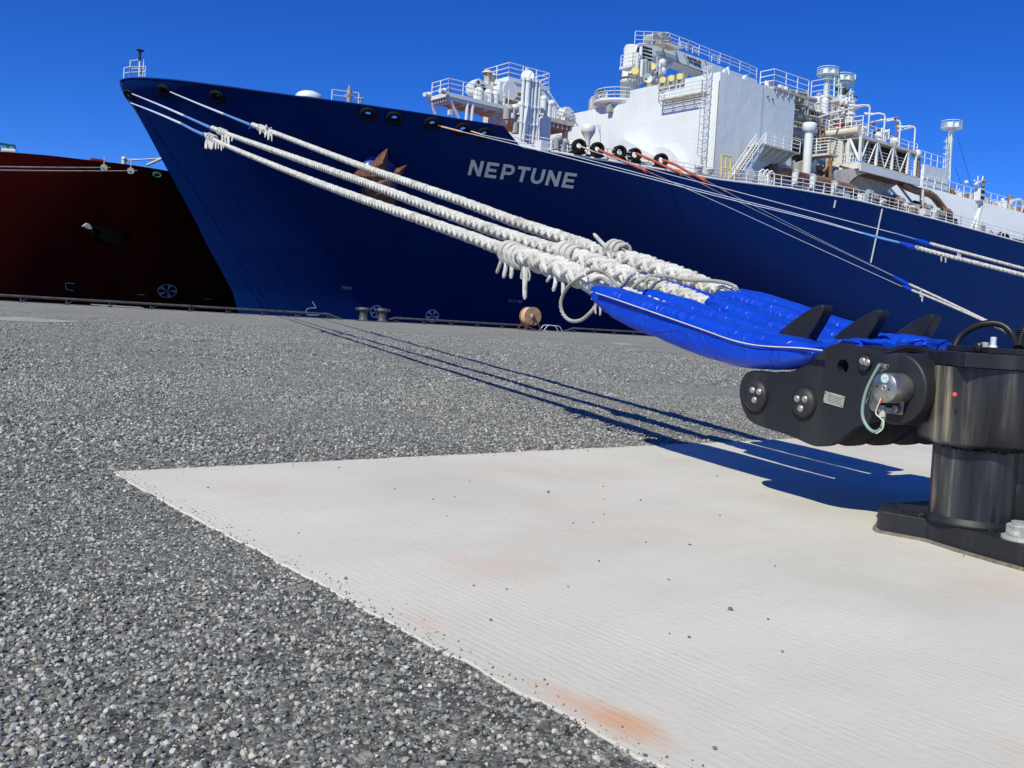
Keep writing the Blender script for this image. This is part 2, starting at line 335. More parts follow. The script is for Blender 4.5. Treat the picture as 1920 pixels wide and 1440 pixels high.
# gravel quay surface with gentle unevenness near the camera
def ground_grid():
    xs = np.unique(np.concatenate([np.linspace(-220, -12, 14), np.arange(-12, 22, .5), np.linspace(22, 420, 30)]))
    ys = np.unique(np.concatenate([np.linspace(-60, -6, 8), np.arange(-6, 30, .5), np.linspace(30, QY, 14)]))
    X, Y = np.meshgrid(xs, ys); Z = -.007+.012*np.sin(X*1.1+.4*Y)*np.sin(Y*.73)*np.clip((Y-5.5)/6, 0, 1)*np.clip((QY-Y)/20, 0, 1)
    V = np.stack([X, Y, Z], -1).reshape(-1, 3); nx, ny = len(xs), len(ys)
    f = [(j*nx+i, j*nx+i+1, (j+1)*nx+i+1, (j+1)*nx+i) for j in range(ny-1) for i in range(nx-1)]
    return MB().add(V, f, True)
struct('quay_ground', ground_grid(), M['gravel'])
struct('quay_wall', MB().box(-220, 420, QY-.6, QY, -6, -.03), M['dirt'])
struct('quay_capping', MB().box(-220, 420, QY-.55, QY+.05, -.4, .03), mat('quay_concrete', (.36, .36, .34), .9, col2=(.25, .25, .24), nscale=.8))
struct('harbour_water', MB().add([(-3000, QY, -3.2), (3500, QY, -3.2), (3500, 6000, -3.2), (-3000, 6000, -3.2)], [(0, 1, 2, 3)]), M['water'])
def sxe(y): return SX+.021*(SY-y)     # the slab's left edge runs slightly out of square
# slab with slightly worn edge
def slab():
    P = []; st = .06
    def jit(a=.010): return random.uniform(-a, a)
    y = SY0
    while y < SY-.03: P.append((sxe(y)+jit(), y)); y += st
    P.append((SX+.01, SY-.01)); x = SX+st
    while x < SX1: P.append((x, SY+jit())); x += st
    P += [(SX1, SY), (SX1, SY0)]
    mb = MB(); top = [(x, y, 0) for x, y in P]; n = len(top); cx, cy = 4.0, 1.0
    inn = [(x+(.002 if x < SX+.2 else 0), y-(.002 if y > SY-.05 else 0), .0) for x, y in P]
    low = [(x, y, -.004) for x, y in P]; bot = [(x, y, -.15) for x, y in P]
    mb.add(inn, [tuple(reversed(range(n)))])
    for A, B in ((inn, low), (low, bot)): mb.add(A+B, [(i, (i+1) % n, n+(i+1) % n, n+i) for i in range(n)])
    return mb
struct('concrete_slab', slab(), M['concrete'])
M['patch'] = mat('old_concrete', (.40, .38, .35), .9, col2=(.25, .24, .22), nscale=1.2, mix=(.4, .6))
# patches of bare concrete far off in the gravel
for pts in ([(-60, 592), (40, 594), (110, 599), (162, 605), (90, 604), (0, 600), (-60, 598)], [(1134, 641), (1190, 645), (1212, 648), (1168, 647)], [(170, 570), (262, 575.5), (270, 577), (200, 573)]):
    struct('concrete_patch', MB().prism([onZ(*p, .003) for p in pts], (0, 0, -.03)), M['patch'])

# gravel stones: real chips instanced on points
def chip(seed):
    r_ = random.Random(seed); bm_v = []; fs = []
    P = [(0, 0, 1), (0, 0, -1)]+[(math.cos(a)*1, math.sin(a)*1, r_.uniform(-.3, .3)) for a in [i*math.pi/3 for i in range(6)]]
    P = [(x*r_.uniform(.7, 1.25), y*r_.uniform(.6, 1.0), z*r_.uniform(.5, .8)) for x, y, z in P]
    P += [((P[2+i][0]+P[2+(i+2) % 6][0])*.5*r_.uniform(.8, 1.1), (P[2+i][1]+P[2+(i+2) % 6][1])*.5*r_.uniform(.8, 1.1), r_.uniform(.45, .7)*(1 if i % 2 else -1)) for i in range(6)]
    return P
import bmesh
def chip_obj(seed, m_):
    bm = bmesh.new(); [bm.verts.new(p) for p in chip(seed)]; bmesh.ops.convex_hull(bm, input=bm.verts)
    for v_ in [v_ for v_ in bm.verts if not v_.link_faces]: bm.verts.remove(v_)
    me = bpy.data.meshes.new('chip'); bm.to_mesh(me); bm.free(); me.materials.append(m_); return me
chipcol = bpy.data.collections.new('gravel_chips')
for i in range(7):
    o = bpy.data.objects.new('chip', chip_obj(i, M['gstone'])); chipcol.objects.link(o)
def in_view(P, m_=60):
    q = P-CAM; dz = q@cv; X = (q@r0)/dz*F; Y = (q@cu)/dz*F+SH
    x = 960+X*cr+Y*sr; y = 720-(-X*sr+Y*cr); return (dz > .3) & (x > -m_-80) & (x < 1920+m_+80) & (y < 1440+250) & (y > 0)
def scatter(name, n, x0, x1, y0, y1, s0, s1, pw, zoff, label):
    X = rng.uniform(x0, x1, n); Y = rng.uniform(y0, y1, n)
    ok = ~((X > SX+.021*(SY-Y)+.007) & (Y < SY-.007)); X, Y = X[ok], Y[ok]
    # worn tracks of compacted fines alternate with drifts of coarse loose chips
    pt = np.sin(X*1.3+np.sin(Y*.9)*1.5+.5)*np.sin(Y*1.1+np.sin(X*.8)*1.2)+.5*np.sin(X*4.1+Y*2.2)*np.sin(Y*3.3-X*1.7)
    if name == 'fine_gravel': pt = pt*.6+np.clip((.7-X)/1.3, -1, 1)*.8
    pt = np.clip(pt, -1, 1); fade = np.clip((Y-y0)/1.6+.0, 0, 1)*np.clip((y1-Y)/(1.6 if y1 < 6 else 4), 0, 1) if name != 'fine_gravel' else np.clip((y1-Y)/1.6, 0, 1)
    keep = rng.random(len(X)) < (.86+.14*pt)*fade; X, Y, pt = X[keep], Y[keep], pt[keep]
    S = s0+(s1-s0)*rng.random(len(X))**(pw-.6*pt); S *= 1+.2*pt
    Zg = -.007+.012*np.sin(X*1.1+.4*Y)*np.sin(Y*.73)*np.clip((Y-5.5)/6, 0, 1)
    P = np.stack([X, Y, Zg+S*zoff*rng.uniform(.2, 1, len(X))], -1); ok = in_view(P); P = P[ok]; S = S[ok]
    me = bpy.data.meshes.new(name); me.vertices.add(len(P)); me.vertices.foreach_set('co', P.ravel().astype(np.float32))
    at = me.attributes.new('size', 'FLOAT', 'POINT'); at.data.foreach_set('value', S.astype(np.float32))
    ro = np.stack([rng.normal(0, .38, len(P)), rng.normal(0, .38, len(P)), rng.uniform(0, 6.28, len(P))], -1)
    a2 = me.attributes.new('rot', 'FLOAT_VECTOR', 'POINT'); a2.data.foreach_set('vector', ro.ravel().astype(np.float32))
    a3 = me.attributes.new('pick', 'INT', 'POINT'); a3.data.foreach_set('value', rng.integers(0, 7, len(P)).astype(np.int32))
    o = bpy.data.objects.new(name, me); COL.objects.link(o); tag(o, label, 'gravel', kind='stuff')
    g = bpy.data.node_groups.new(name, 'GeometryNodeTree'); g.interface.new_socket('Geometry', in_out='INPUT', socket_type='NodeSocketGeometry'); g.interface.new_socket('Geometry', in_out='OUTPUT', socket_type='NodeSocketGeometry')
    N = g.nodes.new; L = g.links.new; gi = N('NodeGroupInput'); go = N('NodeGroupOutput'); ip = N('GeometryNodeInstanceOnPoints'); ci = N('GeometryNodeCollectionInfo')
    ci.inputs['Collection'].default_value = chipcol; ci.inputs['Separate Children'].default_value = True; ci.inputs['Reset Children'].default_value = True
    def na(nm, ty):
        a = N('GeometryNodeInputNamedAttribute'); a.data_type = ty; a.inputs['Name'].default_value = nm; return a.outputs[0]
    ip.inputs['Pick Instance'].default_value = True
    L(gi.outputs[0], ip.inputs['Points']); L(ci.outputs[0], ip.inputs['Instance']); L(na('pick', 'INT'), ip.inputs['Instance Index']); L(na('size', 'FLOAT'), ip.inputs['Scale'])
    e = N('FunctionNodeEulerToRotation'); L(na('rot', 'FLOAT_VECTOR'), e.inputs[0]); L(e.outputs[0], ip.inputs['Rotation']); L(ip.outputs[0], go.inputs[0])
    md = o.modifiers.new('stones', 'NODES'); md.node_group = g
    print(name, len(P)); return o
scatter('fine_gravel', 240000, -2.6, 2.2, .6, 4.9, .0022, .0108, 3.0, .42, 'fine dark grey crushed gravel in the left foreground beside the slab')
scatter('gravel', 330000, -4.5, 10, 3.2, 13, .0038, .0135, 2.8, .40, 'grey crushed gravel covering the quay behind the concrete slab')
scatter('coarse_gravel', 150000, -10, 26, 9, 34, .007, .024, 2.4, .35, 'grey coarse gravel in the middle distance towards the quay edge')
# the larger individual chips near the slab edge in the foreground
for bi, (px, py, s) in enumerate(sorted([(938, 1311, .016), (375, 1144, .013), (232, 1268, .022), (60, 1163, .017), (120, 1010, .012), (300, 1365, .014), (300, 1225, .018), (205, 1245, .018), (345, 980, .012), (780, 1206, .011), (860, 1252, .010), (460, 1375, .012)])):
    p = onZ(px, py, -.015); o = bpy.data.objects.new('big_stone', chipcol.objects[random.randrange(7)].data); COL.objects.link(o)
    o.location = p+np.array([0, 0, s*.15]); o.scale = (s, s, s); o.rotation_euler = (random.uniform(-.3, .3), random.uniform(-.3, .3), random.uniform(0, 6))
    tag(o, 'larger grey stone in the foreground gravel left of the slab, '+['leftmost', 'second from the left', 'third from the left', 'fourth from the left', 'fifth from the left', 'sixth from the left', 'seventh from the left', 'eighth from the left', 'ninth from the left', 'fourth from the right', 'third from the right', 'second from the right', 'rightmost'][bi if bi < 9 else bi+1], 'stone', 'larger stones in the foreground gravel')
# pebbles scattered on the slab
peb = [(636, 877), (740, 917), (812, 937), (852, 932), (838, 968), (880, 903), (1028, 924), (1131, 913), (1132, 936), (1133, 965), (1201, 939), (1075, 982), (1112, 980), (1350, 967), (1253, 847), (1345, 893), (1295, 1022), (1292, 1022), (1211, 1018),
       (1453, 1062), (1369, 1144), (1440, 1162), (1292, 1196), (1255, 1189), (950, 1106), (920, 1164), (888, 1099), (648, 1086), (1467, 1223), (1340, 1405), (1254, 1088), (1807, 1043), (1428, 928), (1102, 846), (1157, 846), (390, 915), (560, 1000), (1123, 1053), (1065, 1101)]
def ordinal(i): return ['leftmost', 'second from the left', 'third from the left', 'fourth from the left', 'fifth from the left', 'sixth from the left', 'seventh from the left', 'eighth from the left', 'ninth from the left', 'tenth from the left', 'eleventh from the left', 'twelfth from the left', 'thirteenth from the left', 'fourteenth from the left'][i]
bands = [('far strip of the slab', [q for q in peb if q[1] < 925]), ('middle strip of the slab', [q for q in peb if 925 <= q[1] < 1000]), ('nearer strip of the slab', [q for q in peb if 1000 <= q[1] < 1100]), ('nearest strip of the slab', [q for q in peb if q[1] >= 1100])]
for where, lst in bands:
  for ci, (px, py) in enumerate(sorted(lst)):
    p = onZ(px, py, 0); bigp = (px, py) in ((1028, 924), (1350, 967), (1369, 1144), (1292, 1196), (1340, 1405), (648, 1086)); s = random.uniform(.0035, .0065)*(1.5 if bigp else 1)
    me = chipcol.objects[random.randrange(7)].data.copy(); me.materials[0] = M['stone']
    o = bpy.data.objects.new('pebble', me); COL.objects.link(o); o.location = p+np.array([0, 0, s*.45]); o.scale = (s, s, s); o.rotation_euler = (random.uniform(-.3, .3), random.uniform(-.3, .3), random.uniform(0, 6))
    tag(o, ('larger' if bigp else 'tiny')+' dark pebble, '+where+', '+ordinal(ci), 'pebble', 'pebbles on the concrete slab')

# quay edge pipe rails
M['quayrail'] = mat('quay_rail_paint', (.06, .06, .065), .5, col2=(.12, .11, .105), nscale=2)
def quay_x(px): 
    lo, hi = -200., 500.
    for _ in range(50):
        mid = (lo+hi)/2
        if proj((mid, 60.5, .2))[0] < px: lo = mid
        else: hi = mid
    return lo
def pipe_rail(xa, xb, label, hgt=.34, r=.075, sp=2.4, slope=1.1):
    o = empty('quay_edge_rail', (xa, 60.5, 0), label, 'pipe rail', 'low pipe rails along the quay edge')
    MB().tube([(xa, 60.5, .02), (xa+slope*.35, 60.5, .12), (xa+slope, 60.5, hgt), (xb-slope, 60.5, hgt), (xb-slope*.35, 60.5, .12), (xb, 60.5, .02)], r, 8).build('top_pipe', M['quayrail'], o)
    k = max(1, int((xb-xa-2*slope)/sp))
    for i in range(k+1):
        x = xa+slope+(xb-xa-2*slope)*i/k
        MB().cyl((x, 60.5, 0), (x, 60.5, hgt), r*.6, n=6).cyl((x, 60.5, .02), (x+.35, 60.5, hgt*.7), r*.4, n=5).box(x-.12, x+.12, 60.38, 60.62, .001, .035).build('support_post', M['quayrail'], o)
pipe_rail(-70, quay_x(641), 'long low black pipe rail along the quay edge in front of the red hull')
pipe_rail(quay_x(716), quay_x(1004), 'low pipe rail between the two bollards and the cable reel')
pipe_rail(quay_x(1056), 190, 'low pipe rail right of the small arch, passing behind the blue rope covers')
xa, xb = quay_x(1017), quay_x(1052)
o = empty('quay_ladder_arch', (xa, 60.5, 0), 'small double handrail arch at a quay ladder right of the cable reel', 'handrail')
for dy in (0, .55): MB().tube([(xa, 60.3+dy, 0), (xa+.35, 60.3+dy, .42), (xa+.6, 60.3+dy, .48), (xb-.6, 60.3+dy, .46), (xb-.3, 60.3+dy, .38), (xb, 60.3+dy, 0)], .035, 6).build('handrail', M['wire'], o)
# bollards
def bollard(px, label):
    x = quay_x(px); o = empty('quay_bollard', (x, 59.9, 0), label, 'bollard', 'black bollards on the quay edge')
    MB().lathe((x, 59.9, 0), [(.0, .04), (.52, .04), (.52, .0), (.52, .05), (.36, .07), (.30, .15), (.29, .55), (.31, .72)], 16).build('post', M['quayrail'], o)
    MB().lathe((x, 59.9, 0), [(.31, .70), (.44, .76), (.47, .84), (.44, .93), (.30, .97), (0, .98)], 16).cyl((x-.62, 59.9, .84), (x+.62, 59.9, .84), .09, n=8).build('cap', M['quayrail'], o)
bollard(673.5, 'dark mooring bollard at the end of the long left pipe rail')
bollard(708.5, 'dark mooring bollard standing before a white wheel mark on the blue hull')
# cable reel
x = quay_x(949); o = empty('cable_reel', (x, 57.5, 0), 'weathered wooden cable reel on a rusty steel stand at the quay edge', 'cable reel')
ax = np.array([math.cos(math.radians(-38)), math.sin(math.radians(-38)), 0]); nrm = np.array([-.20, -.95, 0]); nrm /= np.linalg.norm(nrm); sd = np.array([nrm[1], -nrm[0], 0])
c0 = np.array([x, 57.5, 1.12])
sc_ = (c0-CAM)@cv/F
R_ = 17.2*sc_; hz = c0[2]
for s_, nm in ((-.42, 'flange'), (.42, 'flange')):
    cc = c0+nrm*s_*1.0; f = MB().cyl(cc-nrm*.05, cc+nrm*.05, R_, n=32).build(nm, M['wooddrum'], o)
    if s_ > 0: MB().cyl(cc+nrm*.05, cc+nrm*.12, .12, n=10).build('hub', M['dark'], f); MB().box(cc[0]-.35, cc[0]-.13, cc[1]-.13-.05, cc[1]-.1-.05, cc[2]-.05, cc[2]+.2).build('label_sheet', M['white'], f)
MB().cyl(c0-nrm*.38, c0+nrm*.38, R_*.86, n=28).build('drum', M['wooddrum'], o)
for k in range(5): q = c0+nrm*(-.28+.14*k); MB().torus(q, nrm, R_*.87, .05, 28, 5).build('cable_turn', M['peach'], o)
zb = 0
for s_ in (-.62, .62):
    q = c0+nrm*s_; m_ = MB()
    for dx in (-.75, .75): m_.cyl(q, (q[0]+sd[0]*dx, q[1]+sd[1]*dx, .03), .045, n=6)
    m_.cyl((q[0]-sd[0]*.75, q[1]-sd[1]*.75, .05), (q[0]+sd[0]*.75, q[1]+sd[1]*.75, .05), .04, n=6); m_.build('stand_frame', M['rust'], o)
MB().cyl(c0-nrm*.7, c0+nrm*.7, .04, n=8).build('axle', M['rust'], o)
MB().cyl((c0-nrm*.6-sd*1.3)*[1, 1, 0]+[0, 0, .45], (c0-nrm*.6+sd*.2)*[1, 1, 0]+[0, 0, .45], .05, n=6).cyl((c0-nrm*.6-sd*1.3)*[1, 1, 0], (c0-nrm*.6-sd*1.3)*[1, 1, 0]+[0, 0, .45], .03, n=5).build('brake_bar', M['rust'], o)

ridges = [[(900, 1022), (1010, 997), (1095, 988), (1180, 972), (1260, 962)], [(920, 1213), (1080, 1178), (1200, 1150), (1290, 1128), (1345, 1115), (1400, 1103), (1440, 1090)], [(1320, 1128), (1400, 1165), (1480, 1215)], [(1350, 1115), (1420, 1117), (1430, 1112), (1395, 1107), (1360, 1109)]]
for pl in ridges:
    q = [onZ(x, y, -.0012) for x, y in pl]
    for _ in range(3): q = [q[0]]+[r_ for i in range(len(q)-1) for r_ in (q[i]*.75+q[i+1]*.25, q[i]*.25+q[i+1]*.75)]+[q[-1]]
    struct('trowel_ridge', MB().tube(q, .0022, 6), M['ridge'])
# gravel spilled over the slab edge

n_ = 900; side_ = rng.random(n_) < .6; ey = np.where(side_, rng.uniform(.6, SY, n_), SY-np.abs(rng.normal(0, .06, n_))); ex = np.where(side_, SX+.021*(SY-ey)+np.abs(rng.normal(0, .035, n_)), rng.uniform(SX+.1, 8, n_))
Pe = np.stack([ex, ey, np.full(n_, .001)], -1); me = bpy.data.meshes.new('spilled_grit'); V = []; Fc = []
for p_ in Pe:
    s_ = .0015+.0045*rng.random()**3; k = len(V); a0 = rng.uniform(0, 6.28)
    V += [(p_[0]+math.cos(a0+i*2.1)*s_, p_[1]+math.sin(a0+i*2.1)*s_*.8, .0002) for i in range(3)]+[(p_[0], p_[1], .0004+s_*.9)]; Fc += [(k, k+1, k+3), (k+1, k+2, k+3), (k+2, k, k+3)]
me.from_pydata(V, [], Fc); me.materials.append(M['stone']); o = bpy.data.objects.new('spilled_grit', me); COL.objects.link(o); tag(o, 'dark grit spilled from the gravel along the slab edges', 'grit', kind='stuff')
# ================================================================== THE BLUE SHIP
YC = 86.0; HB = 21.5; WL = -3.2
ship = empty('ship', (23, YC, WL), 'large dark blue gas carrier moored with its bow to the left and white deck structures', 'ship')
# stem profile X(z) on the centreline, from the photograph's stem line
stem = [(226.5, 153), (231, 168), (251, 197), (309, 309), (367, 416), (386, 455), (436, 547), (446, 583)]
SP = sorted([(onY(x, y, YC)[2], onY(x, y, YC)[0]) for x, y in stem]); SP = [(-6, SP[0][1]+1.2)]+SP
sz = np.array([a for a, _ in SP]); sx = np.array([b_ for _, b_ in SP])
def xs(z): return np.interp(z, sz, sx)
def halfb(X, z):
    k = np.clip((z+3)/21, 0, 1.2); L = 95-55*k; p = 1.5+1.2*k
    s_ = np.clip((X-xs(z))/L, 0, 1); return HB*(1-(1-s_)**p)**(1.0-.27*k)
def hull_hit(px, py):
    d = ray(px, py); f = lambda t_: (lambda P: P[1]-(YC-halfb(P[0], P[2])))(CAM+d*t_)
    ta = (58-CAM[1])/d[1]; tb = (YC-CAM[1])/d[1]; N = 200; prev = ta
    for i in range(1, N+1):
        t_ = ta+(tb-ta)*i/N
        if f(t_) >= 0:
            for _ in range(40):
                m_ = (prev+t_)/2
                if f(m_) >= 0: t_ = m_
                else: prev = m_
            return CAM+d*t_
        prev = t_
    return CAM+d*tb
# upper edge of the hull as X -> z
topx = [(226.5, 153), (232, 149), (245, 147), (262, 146.5), (330, 150.5), (400, 159), (480, 170), (560, 181), (640, 191), (730, 204), (830, 219), (900, 230), (944, 236)]
T1 = np.array([hull_hit(x, y)[[0, 2]] for x, y in topx]); T1[0] = (xs(19.)-.02, onY(226.5, 153, YC)[2])
deckx = [(976, 275), (1040, 286), (1130, 300), (1340, 336), (1480, 353), (1600, 374), (1760, 413), (1920, 456)]
T2 = np.array([hull_hit(x, y)[[0, 2]] for x, y in deckx]); T2 = np.vstack([T2, [[320, T2[-1, 1]]]])
print('bulwark', np.round(T1, 1).tolist()); print('deck', np.round(T2, 1).tolist())
XB = T1[-1, 0]; XD = T2[0, 0]
def ztop(X):
    if X <= XB: return float(np.interp(X, T1[:, 0], T1[:, 1]))
    if X >= XD: return float(np.interp(X, T2[:, 0], T2[:, 1]))
    return float(T1[-1, 1]+(T2[0, 1]-T1[-1, 1])*(X-XB)/(XD-XB))
# chock openings in the bulwark
chocks = [(243, 177, 13), (308.5, 169.5, 15), (408, 181, 16), (690, 213.5, 16.5), (739.5, 221, 16.5), (810.5, 231, 16), (868, 242, 16), (908, 250.5, 15)]
CH = [(hull_hit(a, b_), r_) for a, b_, r_ in chocks]
def hull_normal(P):
    e = .2; dX = (halfb(P[0]+e, P[2])-halfb(P[0]-e, P[2]))/(2*e); dz_ = (halfb(P[0], P[2]+e)-halfb(P[0], P[2]-e))/(2*e)
    n_ = np.array([-dX, -1.0, -dz_]); return n_/np.linalg.norm(n_)
def opening(P, c, r):        # elongated hole a little wider than tall
    d = P-c[0]; return (math.hypot(d[0], d[1])/(r*1.12))**2+(d[2]/(r*.92))**2 < 1
def holer(c): return c[1]*((c[0]-CAM)@cv)/F*.52
mb = MB()
def side(sgn, x_list, levels, holes):
    V = []; 
    for X in x_list:
        zt = ztop(X); zs = levels(zt)
        for z in zs:
            Xe = max(X, float(xs(z))) if X < 60 else X
            V.append((Xe, YC-sgn*halfb(Xe, z), z))
    nz_ = len(levels(10)); A = []
    for i in range(len(x_list)-1):
        for j in range(nz_-1):
            q = (i*nz_+j, (i+1)*nz_+j, (i+1)*nz_+j+1, i*nz_+j+1)
            if holes:
                c_ = np.mean([V[k] for k in q], 0)
                if any(opening(c_, c, holer(c)) for c in CH): continue
            A.append(q if sgn > 0 else q[::-1])
    mb.add(V, A, True)
# the stem is followed by warping stations in the forward body
def warp_side(sgn, zs_list, fine=False):
    # parametric: u from stem aft, rows at constant fraction of the height
    us = np.concatenate([np.linspace(0, 1, 40)**1.9*45, np.linspace(47, 290, 50)[1:]]) if not fine else None
    return us
US = np.unique(np.concatenate([np.linspace(0, 1, 60)**1.8*34, np.arange(34, 62, 1.0), np.linspace(62, 290, 60)]))
def hull_rows(sgn, fr0, fr1, n, us, holes=False):
    V = []; nz_ = n+1
    for u_ in us:
        X0 = xs(19)+u_; zt = ztop(X0)
        for j in range(nz_):
            fr = fr0+(fr1-fr0)*j/n; z = -6+(zt+6)*fr
            # forward stations lean with the stem, fading out aft
            k_ = max(0, 1-u_/60); Xe = X0+(float(xs(z))-float(xs(zt)))*k_
            V.append((Xe, YC-sgn*float(halfb(Xe, z)), z))
    A = []
    for i in range(len(us)-1):
        for j in range(n):
            q = (i*nz_+j, (i+1)*nz_+j, (i+1)*nz_+j+1, i*nz_+j+1)
            if holes:
                c_ = np.mean([V[k] for k in q], 0)
                if any(opening(c_, c, holer(c)) for c in CH): continue
            A.append(q if sgn > 0 else q[::-1])
    mb.add(V, A, True)
FR = .80
US2 = np.unique(np.concatenate([np.arange(0, XD-xs(19)+2, .16), US[US > XD-xs(19)]]))
hull_rows(1, 0, FR, 44, US2); hull_rows(1, FR, 1, 34, US2, True)
hull_rows(-1, 0, 1, 30, US)
hull = mb.build('hull', M['hull'], ship)
# bulwark cap
cap = [(float(xs(19))+u_-.02, YC-float(halfb(xs(19)+u_, ztop(xs(19)+u_)))+.12, ztop(xs(19)+u_)) for u_ in US if u_ < XB-xs(19)]
MB().tube(cap, .09, 6).build('bulwark_cap', M['hull'], hull)
def hy(X): return YC-float(halfb(X, ztop(X)))
gun = [(X, hy(X)+.05, ztop(X)+.03) for X in np.linspace(XD+.3, 300, 90)]
MB().tube(gun, .12, 5).build('gunwale_bar', M['rail'], hull)
# decks
dk = MB()
ds = [(float(xs(19))+u_) for u_ in US if u_ > 4.5]
V = []; 
for X in ds:
    zd = (ztop(X)-2.6 if X < XB else T2[0, 1]-.2 if X < XD+3 else ztop(X)-.05); hb = float(halfb(X, zd))-.25; V += [(X, YC-hb, zd), (X, YC+hb, zd)]
dk.add(V, [(2*i, 2*i+2, 2*i+3, 2*i+1) for i in range(len(ds)-1)]); dk.build('deck', mat('deck_paint', (.25, .06, .04), .8, col2=(.16, .05, .04)), ship)
# chock rings
for c in CH:
    P = c[0]; n_ = hull_normal(P); r_ = holer(c); 
    R2 = r_*1.42
    MB().torus(P+n_*.08, n_, R2*.93, r_*.62, 32, 8, sz=.88, tr=.6).torus(P-n_*.30, n_, R2*.86, r_*.48, 28, 6, sz=.88, tr=1.2).build('fairlead_ring', M['tyre'], hull)
# painted name, letters as plates of paint on the plating
def letter_polys():
    N_ = [[(0, 0), (.22, 0), (.22, .62), (.66, 0), (.88, 0), (.88, 1), (.66, 1), (.66, .38), (.22, 1), (0, 1)]]
    E_ = [[(0, 0), (.80, 0), (.80, .2), (.22, .2), (.22, 1), (0, 1)], [(.22, .40), (.72, .40), (.72, .59), (.22, .59)], [(.22, .80), (.80, .80), (.80, 1), (.22, 1)]]
    def arc(cx, cy, rx, ry, a0, a1, n=8): return [(cx+rx*math.cos(a0+(a1-a0)*i/n), cy+ry*math.sin(a0+(a1-a0)*i/n)) for i in range(n+1)]
    o_ = [(.22, 1)]+arc(.50, .665, .34, .335, math.pi/2, -math.pi/2)+[(.22, .33)]; i_ = [(.22, .81)]+arc(.48, .665, .15, .145, math.pi/2, -math.pi/2)+[(.22, .52)]
    P_ = [[(0, 0), (.22, 0), (.22, 1), (0, 1)]]+[[o_[i], i_[i], i_[i+1], o_[i+1]] for i in range(len(o_)-1)]
    T_ = [[(.31, 0), (.53, 0), (.53, .8), (.31, .8)], [(0, .8), (.84, .8), (.84, 1), (0, 1)]]
    o_ = [(0, 1), (0, .42)]+arc(.43, .40, .43, .41, math.pi, 2*math.pi, 10)+[(.86, 1)]; i_ = [(.22, 1), (.22, .42)]+arc(.43, .40, .21, .21, math.pi, 2*math.pi, 10)+[(.64, 1)]
    U_ = [[o_[i], i_[i], i_[i+1], o_[i+1]] for i in range(len(o_)-1)]
    return dict(N=N_, E=E_, P=P_, T=T_, U=U_)
LP = letter_polys()
from mathutils.geometry import tessellate_polygon
def paint(polys, f, m_, name, parent, off=.035, sub=3):
    out = MB()
    for poly in polys:
        q = []
        for i in range(len(poly)):
            a, b_ = poly[i], poly[(i+1) % len(poly)]; q += [(a[0]+(b_[0]-a[0])*k/sub, a[1]+(b_[1]-a[1])*k/sub) for k in range(sub)]
        P = [f(*p) for p in q]; P = [p+hull_normal(p)*off for p in P]
        tris = tessellate_polygon([[Vector((x, y, 0)) for x, y in q]]); out.add(P, [tuple(t_) for t_ in tris])
    return out.build(name, m_, parent)
xpos = [0, 1.12, 2.20, 3.22, 4.22, 5.28, 6.40]; W_ = 7.20
for ch, x0 in zip('NEPTUNE', xpos):
    def f(u_, v_, x0=x0):
        s_ = (x0+u_)/W_; bl, br, tl, tr = (876.5, 327.5), (1074, 353.5), (883.5, 299), (1082, 325.5)
        bx = bl[0]+(br[0]-bl[0])*s_, bl[1]+(br[1]-bl[1])*s_; tx = tl[0]+(tr[0]-tl[0])*s_, tl[1]+(tr[1]-tl[1])*s_
        return hull_hit(bx[0]+(tx[0]-bx[0])*v_, bx[1]+(tx[1]-bx[1])*v_)
    paint(LP[ch], f, M['letter'], 'name_letter', hull)
# thruster marks, draught mark, small codes
def ringpoly(cx, cy, rx, ry, w_, n=28):
    return [[(cx+rx*math.cos(a), cy+ry*math.sin(a)), (cx+rx*(1-w_)*math.cos(a), cy+ry*(1-w_)*math.sin(a)), (cx+rx*(1-w_)*math.cos(b_), cy+ry*(1-w_)*math.sin(b_)), (cx+rx*math.cos(b_), cy+ry*math.sin(b_))] for a, b_ in [(2*math.pi*i/n, 2*math.pi*(i+1)/n) for i in range(n)]]
def spokes(cx, cy, rx, ry, k, a0=0.3):
    o_ = []
    for i in range(k):
        a = a0+2*math.pi*i/k; o_.append([(cx, cy), (cx+rx*.93*math.cos(a-.24), cy+ry*.93*math.sin(a-.24)), (cx+rx*.93*math.cos(a+.24), cy+ry*.93*math.sin(a+.24))])
    return o_
idf = lambda x_, y_: hull_hit(x_, y_)
for cx, cy, rx in ((706, 584, 12.5), (810.5, 592, 12.5)):
    paint(ringpoly(cx, cy, rx, rx*.97, .17), idf, M['slate'], 'thruster_mark', hull, sub=1); paint(spokes(cx, cy, rx, rx*.97, 5), idf, M['slate'], 'thruster_spoke', hull, sub=1, off=.045)
def strokes(lines, w_, m_, name, ff=idf, parent=hull):
    P = []
    for a, b_ in lines:
        d = np.array(b_, float)-np.array(a, float); L = np.linalg.norm(d); d /= L; n_ = np.array([-d[1], d[0]])*w_/2; a = np.array(a)-d*w_/2*.6; b2 = np.array(b_)+d*w_/2*.6
        P.append([tuple(a+n_), tuple(a-n_), tuple(b2-n_), tuple(b2+n_)])
    return paint(P, ff, m_, name, parent, sub=1)
pl_ = [(586, 565.5), (592.5, 577), (583, 577), (576.5, 578.5), (573.5, 583), (574.5, 588), (578, 590.5), (598, 590.5)]
strokes(list(zip(pl_[:-1], pl_[1:])), 1.7, M['slate'], 'bulbous_bow_mark')
